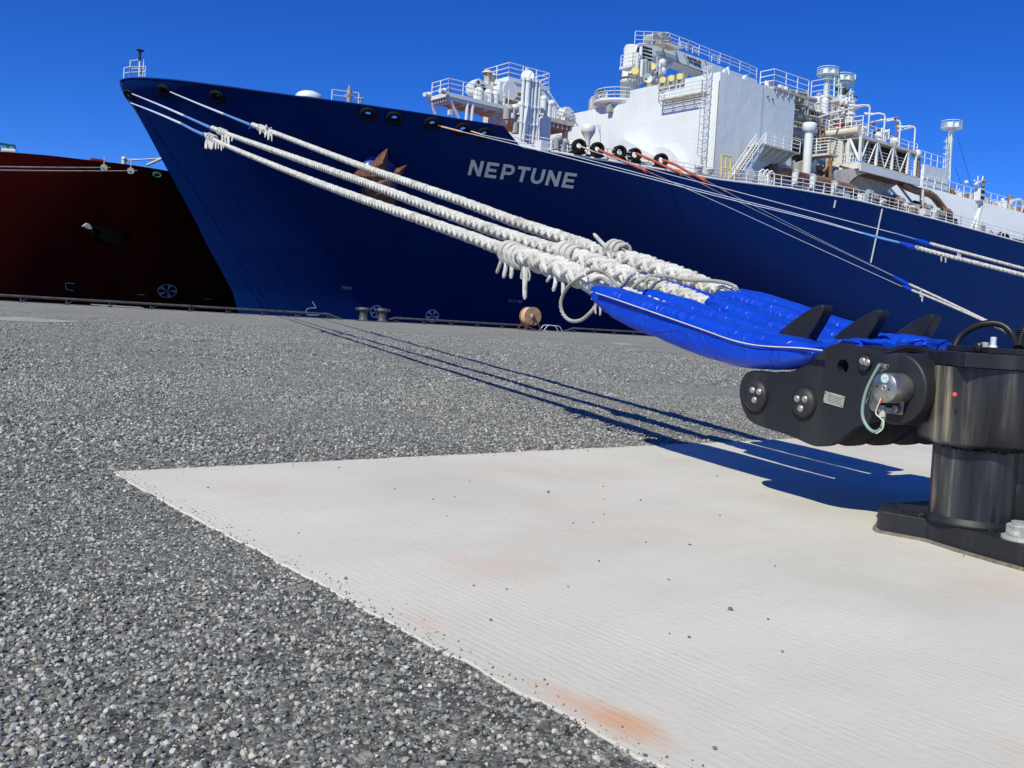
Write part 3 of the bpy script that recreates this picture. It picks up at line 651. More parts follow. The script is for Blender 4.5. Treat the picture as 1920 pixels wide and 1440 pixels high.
GL = {'V': [((0, 0), (.5, 1)), ((.5, 1), (1, 0))], 'S': [((1, 0), (0, 0)), ((0, 0), (0, .5)), ((0, .5), (1, .5)), ((1, .5), (1, 1)), ((1, 1), (0, 1))], '/': [((0, 1.15), (.8, -.25))], 'T': [((0, 0), (1, 0)), ((.5, 0), (.5, 1))],
      'B': [((0, 0), (0, 1)), ((0, 0), (.9, 0)), ((0, .5), (.9, .5)), ((0, 1), (.9, 1)), ((.9, 0), (.9, 1))], 'F': [((0, 0), (0, 1)), ((0, 0), (1, 0)), ((0, .5), (.8, .5))], 'P': [((0, 0), (0, 1)), ((0, 0), (1, 0)), ((0, .5), (1, .5)), ((1, 0), (1, .5))],
      'E': [((0, 0), (0, 1)), ((0, 0), (1, 0)), ((0, .5), (.8, .5)), ((0, 1), (1, 1))], 'A': [((0, 1), (.5, 0)), ((.5, 0), (1, 1)), ((.2, .6), (.8, .6))], 'K': [((0, 0), (0, 1)), ((1, 0), (0, .5)), ((0, .5), (1, 1))]}
def code(s_, x0, y0, x1, y1, hh, wl=.55):
    L = []; n_ = len(s_)
    for i, ch in enumerate(s_):
        ox = x0+(x1-x0)*i/n_; oy = y0+(y1-y0)*i/n_; cw = (x1-x0)/n_*.68
        for a, b_ in GL[ch]: L.append(((ox+a[0]*cw+.2*(1-a[1]), oy+a[1]*hh), (ox+b_[0]*cw+.2*(1-b_[1]), oy+b_[1]*hh)))
    return strokes(L, wl, M['slate'], 'hull_code')
code('VS/BT', 641, 536, 661, 539, 4.6); code('ST/FVBP', 954, 561, 980, 564, 4.2, .5)
# fender guide rail and dark weld strip on the side
def strip(p, q, w_, m_, name, proud=.12):
    A, B = hull_hit(*p), hull_hit(*q); MB().cyl(A-[0, proud, 0], B-[0, proud, 0], w_, n=8).build(name, m_, hull)
strip((1652.5, 392), (1631, 493), .10, M['slate'], 'guide_rail'); strip((1565, 376), (1562, 390), .10, M['slate'], 'guide_rail')
strip((1489, 432), (1459, 560), .07, M['tyre'], 'drain_pipe', .05)
# anchor bolster (a rounded blue bulge) and anchor
Pb = hull_hit(712, 322); nb = hull_normal(Pb); rb = 37*((Pb-CAM)@cv)/F
M['bolster'] = mat('bolster_paint', (.05, .09, .30), .2, col2=(.03, .06, .24), nscale=.6, spec=.8)
MB().ball(Pb+nb*.5, rb, 40, 24, (1.12, .62, 1.0)).build('anchor_bolster', M['bolster'], hull)
anchor = empty('anchor', Pb, 'rusty brown stockless anchor housed against the blue bow behind the white ropes', 'anchor')
YA = Pb[1]-rb*.62-.9
def A_(pts, Y=YA): return [onY(x, y, Y) for x, y in pts]
def wedge(p, Y, th, name, m_=M['rust']):
    a = A_(p, Y); c = np.mean(a, 0); b_ = [q*.82+c*.18+np.array([0, th, 0]) for q in a]; n = len(a)
    f_ = c+np.array([-.12, -th*.45, .1])
    MB().add(a+b_+[f_], [(i, (i+1) % n, 2*n) for i in range(n)]+[tuple(reversed(range(n, 2*n)))]+[((i+1) % n, i, n+i, n+(i+1) % n) for i in range(n)]).build(name, m_, anchor)
wedge([(727, 278), (716, 291), (698, 315), (701, 322), (714, 326), (722, 322), (727, 305)], YA-.5, .9, 'fluke')
wedge([(763, 309), (745, 315), (739, 322), (738, 332), (746, 337), (754, 328)], YA-.3, .8, 'fluke')
wedge([(673, 317), (664, 331), (700, 346), (712, 352), (736, 349), (746, 338), (737, 330), (716, 322), (697, 320)], YA-.9, 1.2, 'crown')
wedge([(684, 350), (692, 369), (716, 377), (740, 384), (742, 377), (730, 366), (712, 352), (698, 346)], YA-.5, 1.1, 'crown')
wedge([(709, 332), (708, 346), (718, 352), (732, 352), (735, 337)], YA-1.2, .5, 'shank_end', M['rustpipe'])

# ---------------------------------------------------------------- helpers for deck structures (axis aligned boxes measured in the photograph)
def bis(f, lo, hi):
    for _ in range(50):
        m_ = (lo+hi)/2
        if f(m_) < 0: lo = m_
        else: hi = m_
    return (lo+hi)/2
def cb(px, py, Y, right=None, left=None, top=None):
    P = onY(px, py, Y); X1 = P[0]+.3; Y1 = Y+.3; z1 = P[2]+.3
    if right: X1 = bis(lambda X: proj((X, Y, P[2]))[0]-right, P[0], 400)
    if left: Y1 = bis(lambda y_: left-proj((P[0], y_, P[2]))[0], Y, Y+120)
    if top is not None: z1 = bis(lambda z: top-proj((P[0], Y, z))[1], P[2], P[2]+60)
    return [P[0], X1, Y, Y1, P[2], z1]
def pt(px, py, Y): return onY(px, py, Y)
def L_(pts, Y): return [onY(x, y, Y) for x, y in pts]
def px_m(P): return ((np.array(P)-CAM)@cv)/F        # metres per photograph pixel at P
# ---------------------------------------------------------------- bow: jackstaff platform, dome, foremast
def part(mb, name, m_, par=ship): return mb.build(name, M[m_] if isinstance(m_, str) else m_, par)
bz = ztop(24.2)
p = MB().rails(L_([(232, 147), (243, 145.5), (264, 145), (272, 144)], 85.2), .9, 1.0, 2, .04)
p.rails(L_([(243, 145), (268, 144)], 86.4), 1.45, 1.2, 2, .04); part(p, 'bow_railing', 'rail')
a = pt(261, 144, 85.6); b_ = pt(262.5, 98, 85.6)
MB().cyl(a, b_, .07, n=6).cyl(pt(266, 143, 85.6), pt(262, 125, 85.6), .04, n=5).cyl(pt(256, 112, 85.6), pt(270, 112, 85.6), .04, n=5).build('jackstaff', M['rail'], ship)
MB().cyl(b_-[0, 0, .7], b_+[0, 0, .15], .12, n=8).box(b_[0]-.25, b_[0]+.3, b_[1]-.2, b_[1]+.2, b_[2]+.1, b_[2]+.22).build('bow_light', M['black'], ship)
c_ = pt(579, 186, 76); k = px_m(c_)
MB().lathe(c_, [(25*k, 0), (25*k, 5*k), (21*k, 10*k), (12*k, 14*k), (0, 15.5*k)], 28).build('windlass_cover', M['white'], ship)
MB().rails(L_([(622, 188), (672, 194)], 74), .9, 2, 2, .04).build('foredeck_railing', M['rail'], ship)
MB().cyl(pt(654, 193, 74), pt(655, 168, 74), .22, n=8).cyl(pt(655, 168, 74), pt(655.5, 160, 74), .1, n=6).box(*[x for x in (pt(650, 180, 74)[0], pt(661, 180, 74)[0], 73.8, 74.4, pt(654, 181, 74)[2], pt(654, 177, 74)[2])]).cyl(pt(676, 193, 74), pt(676, 184, 74), .14, n=6).cyl(pt(672, 185, 74), pt(681, 185, 74), .12, n=6).build('foredeck_mast', M['boltgrey'], ship)

# ---------------------------------------------------------------- forward machinery platforms
fp = MB(); x0, x1, y0, y1, z0, z1 = cb(840, 180, 71, right=945, left=806); fp.box(x0, x1, y0, y1, z0, z0+.35); fps = (x0, x1, y0, y1, z0)
for i in range(7): y_ = y0+(y1-y0)*(i+.5)/7; fp.box(x0+.2, x1-.2, y_-.06, y_+.06, z0-.32, z0-.003)
for i in range(5): x_ = x0+(x1-x0)*(i+.5)/5; fp.box(x_-.07, x_+.07, y0+.2, y1-.2, z0-.5, z0-.02)
plat1 = part(fp, 'working_platform', 'white')
MB().rails([(x1, y0+.1, z0+.35), (x0+.1, y0+.1, z0+.35), (x0+.1, y1-.1, z0+.35)], 1.25, 1.7, 3, .045).build('railing', M['rail'], plat1)
z_dk = T1[-1, 1]-2.2
def legs(pts, Y, r_, par=plat1, nm='support_leg', m_='white'):
    for a, b_ in pts: MB().cyl(pt(*a, Y), pt(*b_, Y), r_, n=8).build(nm, M[m_], par)
legs([((840, 181), (860, 222)), ((877, 189), (874, 228)), ((887, 189), (884, 228))], 71.2, .16)
P = pt(805, 188, y1); MB().cyl(P, pt(816, 214, y1), .14, n=8).build('support_leg', M['white'], plat1)
x_, *_r = cb(942, 232, 72, right=951); q = cb(942, 234, 72, right=951, left=936, top=196); MB().box(*q).build('support_column', M['white'], plat1)
q = cb(842, 215, 78, right=848, left=839, top=188); MB().box(*q).build('support_column', M['white'], plat1)
# cameras at platform corners
for (px, py, Y) in ((804, 178, y1), (833, 171, 71)): 
    P = pt(px, py, Y); MB().ball(P, .28, 10, 6).cyl(P, P-[.6, .2, .1], .2, n=8).build('floodlight', M['white'], plat1)
# winch frames on the platform (white slotted cheeks) and cable drum
Yw = 72.5
ch = L_([(888, 172), (887, 158), (893, 151), (899, 147), (912, 157), (925, 162), (926, 171), (922, 174), (912, 170), (905, 178), (893, 177)], Yw)
wn = MB().prism(ch, (0, 1.2, 0)); wn = part(wn, 'winch_frame', 'white')
for (px, py, r_) in ((895, 164, .28), (905, 166, .4), (897, 154, .15), (903, 176, .5)): P = pt(px, py, Yw-.02); MB().cyl(P, P+[0, .06, 0], r_, n=14).build('slot', M['dark'], wn)
P = pt(935, 175, 74); k = px_m(P)
dr = MB().cyl(P-[0, 1.6, 0], P+[0, 2.4, 0], 15*k, n=24).cyl(P-[0, 1.9, 0], P-[0, 1.6, 0], 17*k, n=24).cyl(P+[0, 2.4, 0], P+[0, 2.7, 0], 17*k, n=24); part(dr, 'cable_drum', 'white')
q = cb(935, 196, 72.2, right=947, left=929, top=152); b1 = part(MB().box(*q), 'machinery_tower', 'white')
q = cb(918, 190, 72.2, right=926, left=914, top=165); part(MB().box(*q), 'machinery_box', 'white')
for (px, py) in ((914, 138), (922, 143)): P = pt(px, py, 75); MB().cyl(P-[0, 0, 1.6], P, .28, n=10).lathe(P, [(.55, 0), (.55, .12), (.3, .3), (0, .35)], 12).build('ventilator', M['cream'], ship)
for (px, py, r_) in ((897, 183, .5), (915, 186, .45), (906, 190, .4), (928, 188, .4)): P = pt(px, py, 72); MB().cyl(P-[0, 0, .6], P+[0, 0, .5], r_, n=10).ball(P+[0, 0, .5], r_, 10, 6).build('valve_body', M['white'], ship)
# upper platform
x0, x1, y0, y1, z0, z1 = cb(953, 151, 72.5, right=1030, left=905); up_ = MB().box(x0, x1, y0, y1, z0, z0+.4)
for i in range(5): x_ = x0+(x1-x0)*(i+.5)/5; up_.box(x_-.08, x_+.08, y0+.2, y1-.2, z0-.45, z0-.003)
up_.box(x0+.3, x1-.3, y0+.1, y0+.3, z0-.8, z0-.01)
plat2 = part(up_, 'upper_platform', 'white')
MB().rails([(x1, y1, z0+.4), (x1, y0+.1, z0+.4), (x0+.1, y0+.1, z0+.4), (x0+.1, y1-.1, z0+.4)], 1.35, 1.9, 3, .045).build('railing', M['rail'], plat2)
# house under the upper platform
q = cb(958, 190, 74, right=1022, left=928, top=153); part(MB().box(*q), 'machinery_house', 'cream')
q = cb(948, 228, 74.5, right=1016, left=905, top=204); lh = part(MB().box(*q), 'lower_machinery_house', 'cream')
q = cb(905, 214, 73, right=924, left=896, top=206); part(MB().box(*q), 'cable_box', 'cream')
q = cb(953, 197, 71.5, right=983, left=948, top=194); w_ = part(MB().box(*q), 'walkway', 'white'); MB().rails([(q[0], q[2], q[5]), (q[1], q[2], q[5])], 1.3, 1.4, 3, .045).build('railing', M['rail'], w_)
# big vertical pipes
for (xt, yt, xb_, yb, r_) in ((982, 148, 978, 262, .15), (990, 150, 986, 266, .29), (998, 152, 993, 270, .19), (1005, 153, 1000, 270, .19), (1011.5, 155, 1006, 270, .17)):
    a, b_ = pt(xt, yt, 68), pt(xb_, yb, 68); o = MB().cyl([a[0], 68, a[2]], [a[0], 68, b_[2]], r_, n=12).build('riser_pipe', M['white'], ship)
    L = a[2]-b_[2]
    for fz in (.0, .42, .7): z = a[2]-L*fz; MB().cyl([a[0], 68, z-.12], [a[0], 68, z+.12], r_*1.3, n=12).build('flange', M['white'], o)
MB().tube([pt(979, 262, 67.6), pt(990, 195, 67.6)], .08, 5).build('drain_pipe', M['white'], ship)
P = pt(989, 147, 69); k = px_m(P); dn = np.array([-.6, -.75, .25]); dn /= np.linalg.norm(dn)
MB().cyl(P, P+dn*.5, 13*k, 12*k, n=28).build('hose_drum', M['white'], ship); MB().tube([pt(986, 131, 69), pt(986, 129, 69), pt(989, 128, 69), pt(990, 132, 69)], .07, 5).tube([pt(996, 135, 68.5), pt(992, 143, 68.5)], .07, 5).build('drum_bracket', M['rail'], ship)
# right lower platform with boxy house and slanted plating
x0, x1, y0, y1, z0, z1 = cb(1010, 222, 69.5, right=1077, left=980); rp = MB().box(x0, x1, y0, y1+2, z0, z0+.4)
for i in range(8): x_ = x0+(x1-x0)*(i+.5)/8; rp.box(x_-.08, x_+.08, y0+.1, y1+1.8, z0-.45, z0-.003)
plat3 = part(rp, 'side_platform', 'cream'); MB().rails([(x0+2, y0+.1, z0+.4), (x1-.1, y0+.1, z0+.4), (x1-.1, y1, z0+.4)], 1.1, 1.8, 3, .045).build('railing', M['rail'], plat3)
legs([((1018, 221), (1015, 275))], 69.7, .8, plat3); legs([((1060, 238), (1059, 262))], 71, .3, plat3, 'support_leg', 'cream')
MB().prism(L_([(1013, 172), (1019, 171), (1052, 214), (1052, 232), (1046, 231), (1040, 212)], 71.5), (0, 3.5, 0)).build('slanted_plating', M['white'], ship)
MB().prism(L_([(1021, 178), (1027, 180), (1025, 226), (1019, 224)], 70.5), (0, .7, 0)).build('pillar', M['white'], ship)
MB().cyl(pt(1028, 172, 71), pt(1050, 206, 71), .12, n=6).build('brace', M['rail'], ship)
for (a, b_) in (((1020, 186), (1018, 212)), ((1030, 196), (1028, 222)), ((1035, 194), (1034, 226))): MB().cyl(pt(*a, 70), pt(*b_, 70), .3, n=10).ball(pt(*a, 70), .34, 10, 6).build('vent_pipe', M['white'], ship)
q = cb(1040, 229, 71, right=1049, left=1038, top=205); part(MB().box(*q), 'locker', 'white')
P = pt(1066, 209, 70); k = px_m(P); hd = MB().cyl(P, P+[0, 1.0, 0], 9*k, n=24).cyl(P+[1.1, .6, -.4], P+[1.1, 1.2, -.4], 9*k, n=24).build('hose_reel', M['white'], ship)
m_ = MB(); [m_.cyl(P+[dx*.3, .5, 0], (P[0]+dx, P[1]+dy, z0+.4), .06, n=5) for dx, dy in ((-.9, 0), (.9, 0), (-.9, 1), (.9, 1), (1.8, .5))]; m_.build('reel_frame', M['rail'], hd)
# deck clutter forward: white box, sloping chute, funnels
x0, x1, y0, y1, z0, z1 = cb(1014, 282, 65.4, right=1028, left=1000, top=262); part(MB().box(x0, x1, y0, y1, z0, z1), 'deck_locker', 'white')
P = pt(1102, 262, 70); k = px_m(P); MB().lathe(P, [(5*k, -12*k), (5*k, 0), (12*k, 12*k), (13.5*k, 14*k), (13.5*k, 26*k), (12*k, 27*k), (0, 27*k)], 28).build('funnel_vent', M['white'], ship)
MB().rails([(X, hy(X)+.4, ztop(X)) for X in np.arange(XD+.5, 66, 3)], 1.2, 1.9, 3, .04).build('deck_railing', M['rail'], ship)
MB().rails([(X, hy(X)+2.6, ztop(X)) for X in np.arange(XD+1, 76, 4)], 1.3, 1.9, 3, .04).build('deck_railing', M['rail'], ship)
for (px, py) in ((960, 212), (950, 214), (972, 206), (966, 240), (974, 228), (1042, 270), (1054, 277), (1068, 281)):
    P = pt(px, py, 70 if py < 245 else 66); MB().cyl(P-[0, 0, .5], P+[0, 0, .5], .35, n=8).ball(P+[.3, 0, .5], .4, 8, 5).build('deck_valve', M['boltgrey' if px % 4 else 'white'], ship)

# ---------------------------------------------------------------- large white module
zd = ztop(80)-.1
x0, x1, y0, y1, z0, z1 = cb(1338, 332, 67, right=1480, left=1170, top=134)
xm = cb(1338, 332, 67, right=1419)[1]; zm = pt(1419, 296, 67)[2]
M['module'] = m, t, b = None, None, None
m, t, b = newmat('module_white'); M['module'] = m
nz = tex(t, 'Noise', mapping(t), Scale=.12, Detail=8); c = ramp(t, nz.outputs[0], [(.38, (.65, .70, .73)), (.64, (.75, .79, .80))])
st = tex(t, 'Noise', mapping(t, (1, 1, .07)), Scale=2.2, Detail=8); c = mixc(t, ramp(t, st.outputs[0], [(.68, (0, 0, 0)), (.76, (.55, .55, .55))]), c, (.55, .42, .30)); t.links.new(c, b.inputs['Base Color']); b.inputs['Roughness'].default_value = .5
br = tex(t, 'Brick', mapping(t, (1, 1, 1), (math.pi/2, 0, 0)), Scale=.25); br.inputs['Mortar Size'].default_value = .006; br.inputs['Brick Width'].default_value = 2.4; br.inputs['Row Height'].default_value = .62
setbump(t, b, math_(t, 'ADD', math_(t, 'MULTIPLY', br.outputs['Fac'], .35), math_(t, 'MULTIPLY', tex(t, 'Noise', mapping(t, (1, 1, .6)), Scale=.7, Detail=2).outputs[0], 2.5)), .035)
blk = MB().box(x0, xm, y0, y1, z0-1, z1).box(xm+.004, x1, y0+.06, y1-.01, zm, z1-.03).box(xm+.004, x1, y0+5, y1-.02, z0-1, zm-.003)
module = part(blk, 'regasification_module', 'module'); BX = (x0, x1, y0, y1, z0, z1); x0_mod = x0
# curved brackets in the recess
def arcpoly(pts, Y, dY, nm, m_, par): return MB().prism(L_(pts, Y), (0, dY, 0)).build(nm, M[m_], par)
arcpoly([(1419, 292), (1482, 300), (1482, 306), (1466, 304), (1446, 307), (1431, 314), (1424, 326), (1422, 345), (1419, 345)], 67.1, 1.2, 'curved_bracket', 'white', module)
arcpoly([(1490, 300), (1492, 306), (1487, 322), (1477, 331), (1466, 335), (1462, 327), (1461, 318), (1456, 308)], 67.4, 1.6, 'curved_bracket', 'cream', module)
arcpoly([(1492, 306), (1516, 300), (1530, 306), (1530, 322), (1500, 330), (1486, 331)], 67.4, 2.4, 'curved_bracket', 'cream', module)
for (px, py) in ((1436, 300), (1440, 322), (1452, 325), (1444, 312)): P = pt(px, py, 70); MB().cyl(P-[.8, 0, 0], P+[.8, 0, .2], .4, n=8).build('recess_pipe', M['boltgrey'], module)
# forward continuation of the module: step and lower block towards the centreline
q2 = cb(1160, 316, y1+.05, right=1169, left=1119, top=182); x0b = q2[0]
lb = part(MB().box(x0+.35, x0+14, y1+.004, y1+.9, z0-1, z1-.7).box(x0+1.1, x0+12, y1+.904, 99, z0-1, pt(1160, 186, y1+1)[2]), 'forward_module_wing', 'module')
zb_ = pt(1119, 203, 90)[2]
tk = MB().box(x0+3, x0+13, 99.004, 112, z0-1, pt(1119, 203, 90)[2]-.8); part(tk, 'forward_tank_wall', 'module')
# sloping roof and blister at the foot of the forward wall
P0 = pt(1170, 262, 68.3)
xF = x0_mod; xq = xF-1.6
part(MB().prism([onX(x, y, xq) for x, y in ((1142, 268), (1172, 262), (1222, 290), (1222, 318), (1142, 305))], (1.5, 0, 0)), 'sloped_deckhouse', 'white')
part(MB().prism([onX(x, y, xq+.6) for x, y in ((1223, 320), (1222, 290), (1225, 281), (1232, 276), (1244, 275), (1256, 280), (1268, 294), (1276, 322))], (.9, 0, 0)), 'rounded_deckhouse', 'white')
part(MB().prism(L_([(1146, 295), (1223, 305), (1223, 316), (1146, 303)], 64.9), (0, .9, 0)), 'fairlead_bench', 'cream')
# access platform on the forward wall
xF = x0_mod
fl = pt; A = onX(1316, 172, xF-1.1); Bp = onX(1235, 188, xF-1.1)
ap = MB().box(xF-1.22, xF-1.12, A[1], Bp[1], A[2]-.14, A[2]).box(xF-.12, xF-.004, A[1], Bp[1], A[2]-.12, A[2]); ap = part(ap, 'access_platform', 'grating', module)
for i in range(24): y_ = A[1]+(Bp[1]-A[1])*i/23; MB().box(xF-1.115, xF-.125, y_-.02, y_+.02, A[2]-.09, A[2]-.01).build('grating_bar', M['grating'], ap)
for i in range(4): MB().box(xF-1.0+i*.22, xF-.96+i*.22, A[1], Bp[1], A[2]-.007, A[2]+.003).build('grating_bar', M['grating'], ap)
for i in range(5):
    y_ = A[1]+(Bp[1]-A[1])*i/4; MB().cyl((xF-1.15, y_, A[2]-.1), (xF-.02, y_, A[2]-1.0), .05, n=5).build('bracket', M['rail'], ap)
MB().rails([(xF-.05, Bp[1], A[2]), (xF-1.15, Bp[1], A[2]), (xF-1.15, A[1], A[2]), (xF-.05, A[1], A[2])], 1.25, 1.45, 3, .05).build('railing', M['rail'], ap)
# ladders with safety cage
yl = onX(1327, 240, xF)[1]; zt_ = onX(1333, 141, xF)[2]+.9; zb2 = z0
ld = MB()
for dy in (-.28, .28): ld.cyl((xF-.35, yl+dy, zb2), (xF-.35, yl+dy, zt_), .05, n=5)
z = zb2
while z < zt_-.9: ld.cyl((xF-.35, yl-.28, z), (xF-.35, yl+.28, z), .035, n=4, caps=False); z += .32
ld = part(ld, 'caged_ladder', 'rail', module); cg = MB(); z = zb2+2.3
while z < zt_: cg.tube([(xF-.35, yl-.4, z), (xF-.85, yl-.36, z), (xF-1.08, yl, z), (xF-.85, yl+.36, z), (xF-.35, yl+.4, z)], .04, 4); z += .85
for dy, dx in ((-.36, .85), (0, 1.08), (.36, .85), (.4, .5)): cg.cyl((xF-dx, yl+dy, zb2+2.3), (xF-dx, yl+dy, zt_-.2), .03, n=4)
cg.build('safety_cage', M['rail'], ld)
MB().cyl((xF-.3, yl+1.1, zb2+3), (xF-.3, yl+1.1, A[2]-1), .04, n=4).build('stay_pipe', M['rail'], module)
part(MB().cyl((xF-.04, BX[2]+.05, z0+.3), (xF-.04, BX[2]+.05, z1-1), .05, n=4), 'corner_pipe', 'rustpipe', module)
# floodlights along the top of the forward wall
def flood(px, py, Y, X=None, s_=1.0, par=None):
    P = onX(px, py, X) if X else pt(px, py, Y); par = par or module
    d = np.array([-.75, -.6, -.25]); d /= np.linalg.norm(d)
    s_ = s_*.62; o = MB().cyl(P-d*.5*s_, P+d*.25*s_, .42*s_, .62*s_, n=12).build('floodlight', M['yellow'], par); MB().cyl(P+d*.26*s_, P+d*.30*s_, .52*s_, n=12).build('lamp_glass', M['lampglass'], o); return P
for (px, py, bx, by) in ((1243, 150, 1244, 165), (1259, 147, 1260, 161), (1275, 143.5, 1277, 157)):
    P = flood(px, py, 0, xF-.4); Q = onX(bx, by, xF-.03); MB().box(xF-.30, xF+.3, Q[1]-.55, Q[1]+.55, Q[2]-.2, Q[2]+1.1).build('lamp_bracket', M['boltgrey'], module)
P = flood(1145, 190, 0, xF+1.0, .8); Q = onX(1146, 203, xF+1); MB().box(xF+.5, xF+1.3, Q[1]-.35, Q[1]+.35, Q[2]-.5, Q[2]+.8).build('lamp_bracket', M['boltgrey'], module)
# roof edge details
MB().cyl(onX(1364, 127, xF+2), onX(1366, 146, xF+2), .2, n=8).build('roof_post', M['white'], module)
for (px, py) in ((1362, 131), (1400, 142)): P = pt(px, py, 67.5); MB().prism([P+[-.5, 0, -.6], P+[.2, 0, -.8], P+[.2, 0, .1], P+[-.05, 0, .1]], (0, .4, 0)).build('roof_bracket', M['white'], module)
P = pt(1434, 186, 67); [MB().cyl(pt(a, b_, 67.02), pt(a, b_, 66.96), .12, n=8).build('rust_spot', M['rust'], module) for a, b_ in ((1440, 181), (1449, 186))]
# rounded platform and small equipment at the crane foot
P = onX(1160, 195, xF+3)
MB().lathe(P+[0, 0, -.2], [(0, -.9), (1.5, -.9), (3.1, 0), (3.1, .25), (0, .25)], 24).build('crane_foot_platform', M['white'], ship); rr = [(P[0]+3*math.cos(a), P[1]+3*math.sin(a), P[2]+.05) for a in np.linspace(.6, 5.6, 12)]; MB().rails(rr, 1.3, 2, 3, .045).build('railing', M['rail'], bpy.data.objects['crane_foot_platform'])
for (px, py, r_) in ((1108, 198, .3), (1114, 195, .4), (1120, 200, .25), (1130, 196, .3), (1136, 190, .35)): P = onX(px, py, xF+2.5); MB().cyl(P-[0, 0, 1], P+[0, 0, .8], r_, n=8).build('deck_machine', M['boltgrey'], ship)
P = onX(1126, 172, xF+2.5); MB().cyl(P-[0, 0, 2.8], P, .07, n=5).ball(P, .6, 8, 5, (1.5, .8, .5)).build('radar_mast', M['teal'], ship)
MB().rails([onX(1108, 203, xF+1.2), onX(1137, 195, xF+1.2)], 1.4, 1.2, 3, .05).build('railing', M['rail'], ship)
MB().tube([onX(1118, 288, xF-.3), onX(1116, 205, xF-.3)], .05, 4).tube([onX(1111, 205, xF-.3), onX(1116, 222, xF-.3)], .04, 4).build('vent_line', M['rail'], ship)

# ---------------------------------------------------------------- crane
Yk = 84.0; P = pt(1178, 200, Yk); k = px_m(P); xc, yc, zc = P
ztop_c = pt(1184, 86, Yk)[2]; zcol = pt(1180, 150, Yk)[2]
crane = MB().lathe((xc, yc, 0), [(17*k, zc-9), (17*k, zcol-.6), (18.2*k, zcol-.6), (18.2*k, zcol+.2), (16*k, zcol+.25), (14.2*k, zcol+4), (14.2*k, ztop_c-.4), (13*k, ztop_c), (0, ztop_c)], 32)
crane = part(crane, 'crane', 'white')
MB().torus((xc, yc, zcol+.2), (0, 0, 1.0001), 18.4*k, .12, 32, 6).build('slewing_ring', M['boltgrey'], crane) if False else MB().lathe((xc, yc, zcol), [(18.6*k, -.05), (18.7*k, .1), (18.6*k, .2)], 32).build('slewing_ring', M['rust'], crane)
# jib: box girder running aft and slightly down, nearer face grey
Yj = Yk-1.3
jb = L_([(1196, 84), (1224, 84), (1241, 83), (1300, 105), (1368, 131), (1420, 150), (1420, 168), (1326, 138), (1238, 105), (1224, 104), (1204, 92), (1196, 92)], Yj)
jib = MB().prism(jb, (0, 2.4, 0)).build('jib', M['module'], crane)
for (a, b_) in (((1241, 86), (1247, 107)), ((1266, 94), (1272, 115)), ((1283, 101), (1290, 121)), ((1322, 113), (1329, 135))): MB().cyl(pt(*a, Yj-.05), pt(*b_, Yj-.05), .12, n=5).build('stiffener', M['boltgrey'], jib)
MB().tube(L_([(1238, 104.5), (1326, 137.5)], Yj-.06), .10, 6).build('jib_pipe', M['boltgrey'], jib)
# lettering block on the jib side: two short rows of black characters
tx = MB()
rows = [('HOSE-1.5', 1287, 105.5), ('SWL-5', 1288, 111.5)]
for s_, ox, oy in [(5, 1289, 104), (6, 1288.5, 111)]: pass
r2 = random.Random(3)
for row in range(2):
    for i in range(9):
        bx = 1289+i*2.9; by = 105+row*7+i*1.15
        if (row, i) in ((1, 0),): continue
        for st_ in range(3):
            xx = bx+st_*.7; 
            if r2.random() < .75: a, b_ = pt(xx, by+r2.uniform(0, .8), Yj-.03), pt(xx, by+r2.uniform(3.2, 5), Yj-.03); tx.cyl(a, b_, .05, n=4)
            if r2.random() < .6: yy = by+r2.choice((0, 2.2, 4.4)); tx.cyl(pt(bx, yy, Yj-.03), pt(bx+1.6, yy+.5, Yj-.03), .055, n=4)
tx.build('jib_lettering', M['black'], jib)
MB().rails(L_([(1255, 83), (1290, 96), (1330, 112), (1368, 126), (1405, 141), (1418, 147)], Yj+.3), 1.35, 1.9, 3, .045).build('railing', M['rail'], jib)
MB().rails([pt(1190, 82, Yj), pt(1254, 84, Yj), pt(1254, 84, Yj)+[0, 2.2, 0]], 1.5, 1.6, 3, .045).build('railing', M['rail'], crane)
for (px, py) in ((1275, 91), (1298, 100), (1334, 115)): MB().rails(L_([(px, py), (px+12, py+4)], Yj-.9), .8, 1, 3, .04).build('step_railing', M['rail'], jib)
part(MB().prism(L_([(1241, 80), (1254, 79), (1283, 90), (1272, 92)], Yj-1.6), (0, 1.4, .0)), 'jib_walkway', 'cream', crane)
for (px, py, r_) in ((1222, 73, .7), (1228, 77, .5), (1236, 72, .75), (1242, 76, .5), (1232, 80, .6), (1225, 80, .4), (1248, 76, .35)): P = pt(px, py, Yj+.8); MB().cyl(P-[0, .8, .2], P+[0, .8, 0], r_, n=10).build('winch_part', M['cream' if px % 2 else 'boltgrey'], crane)
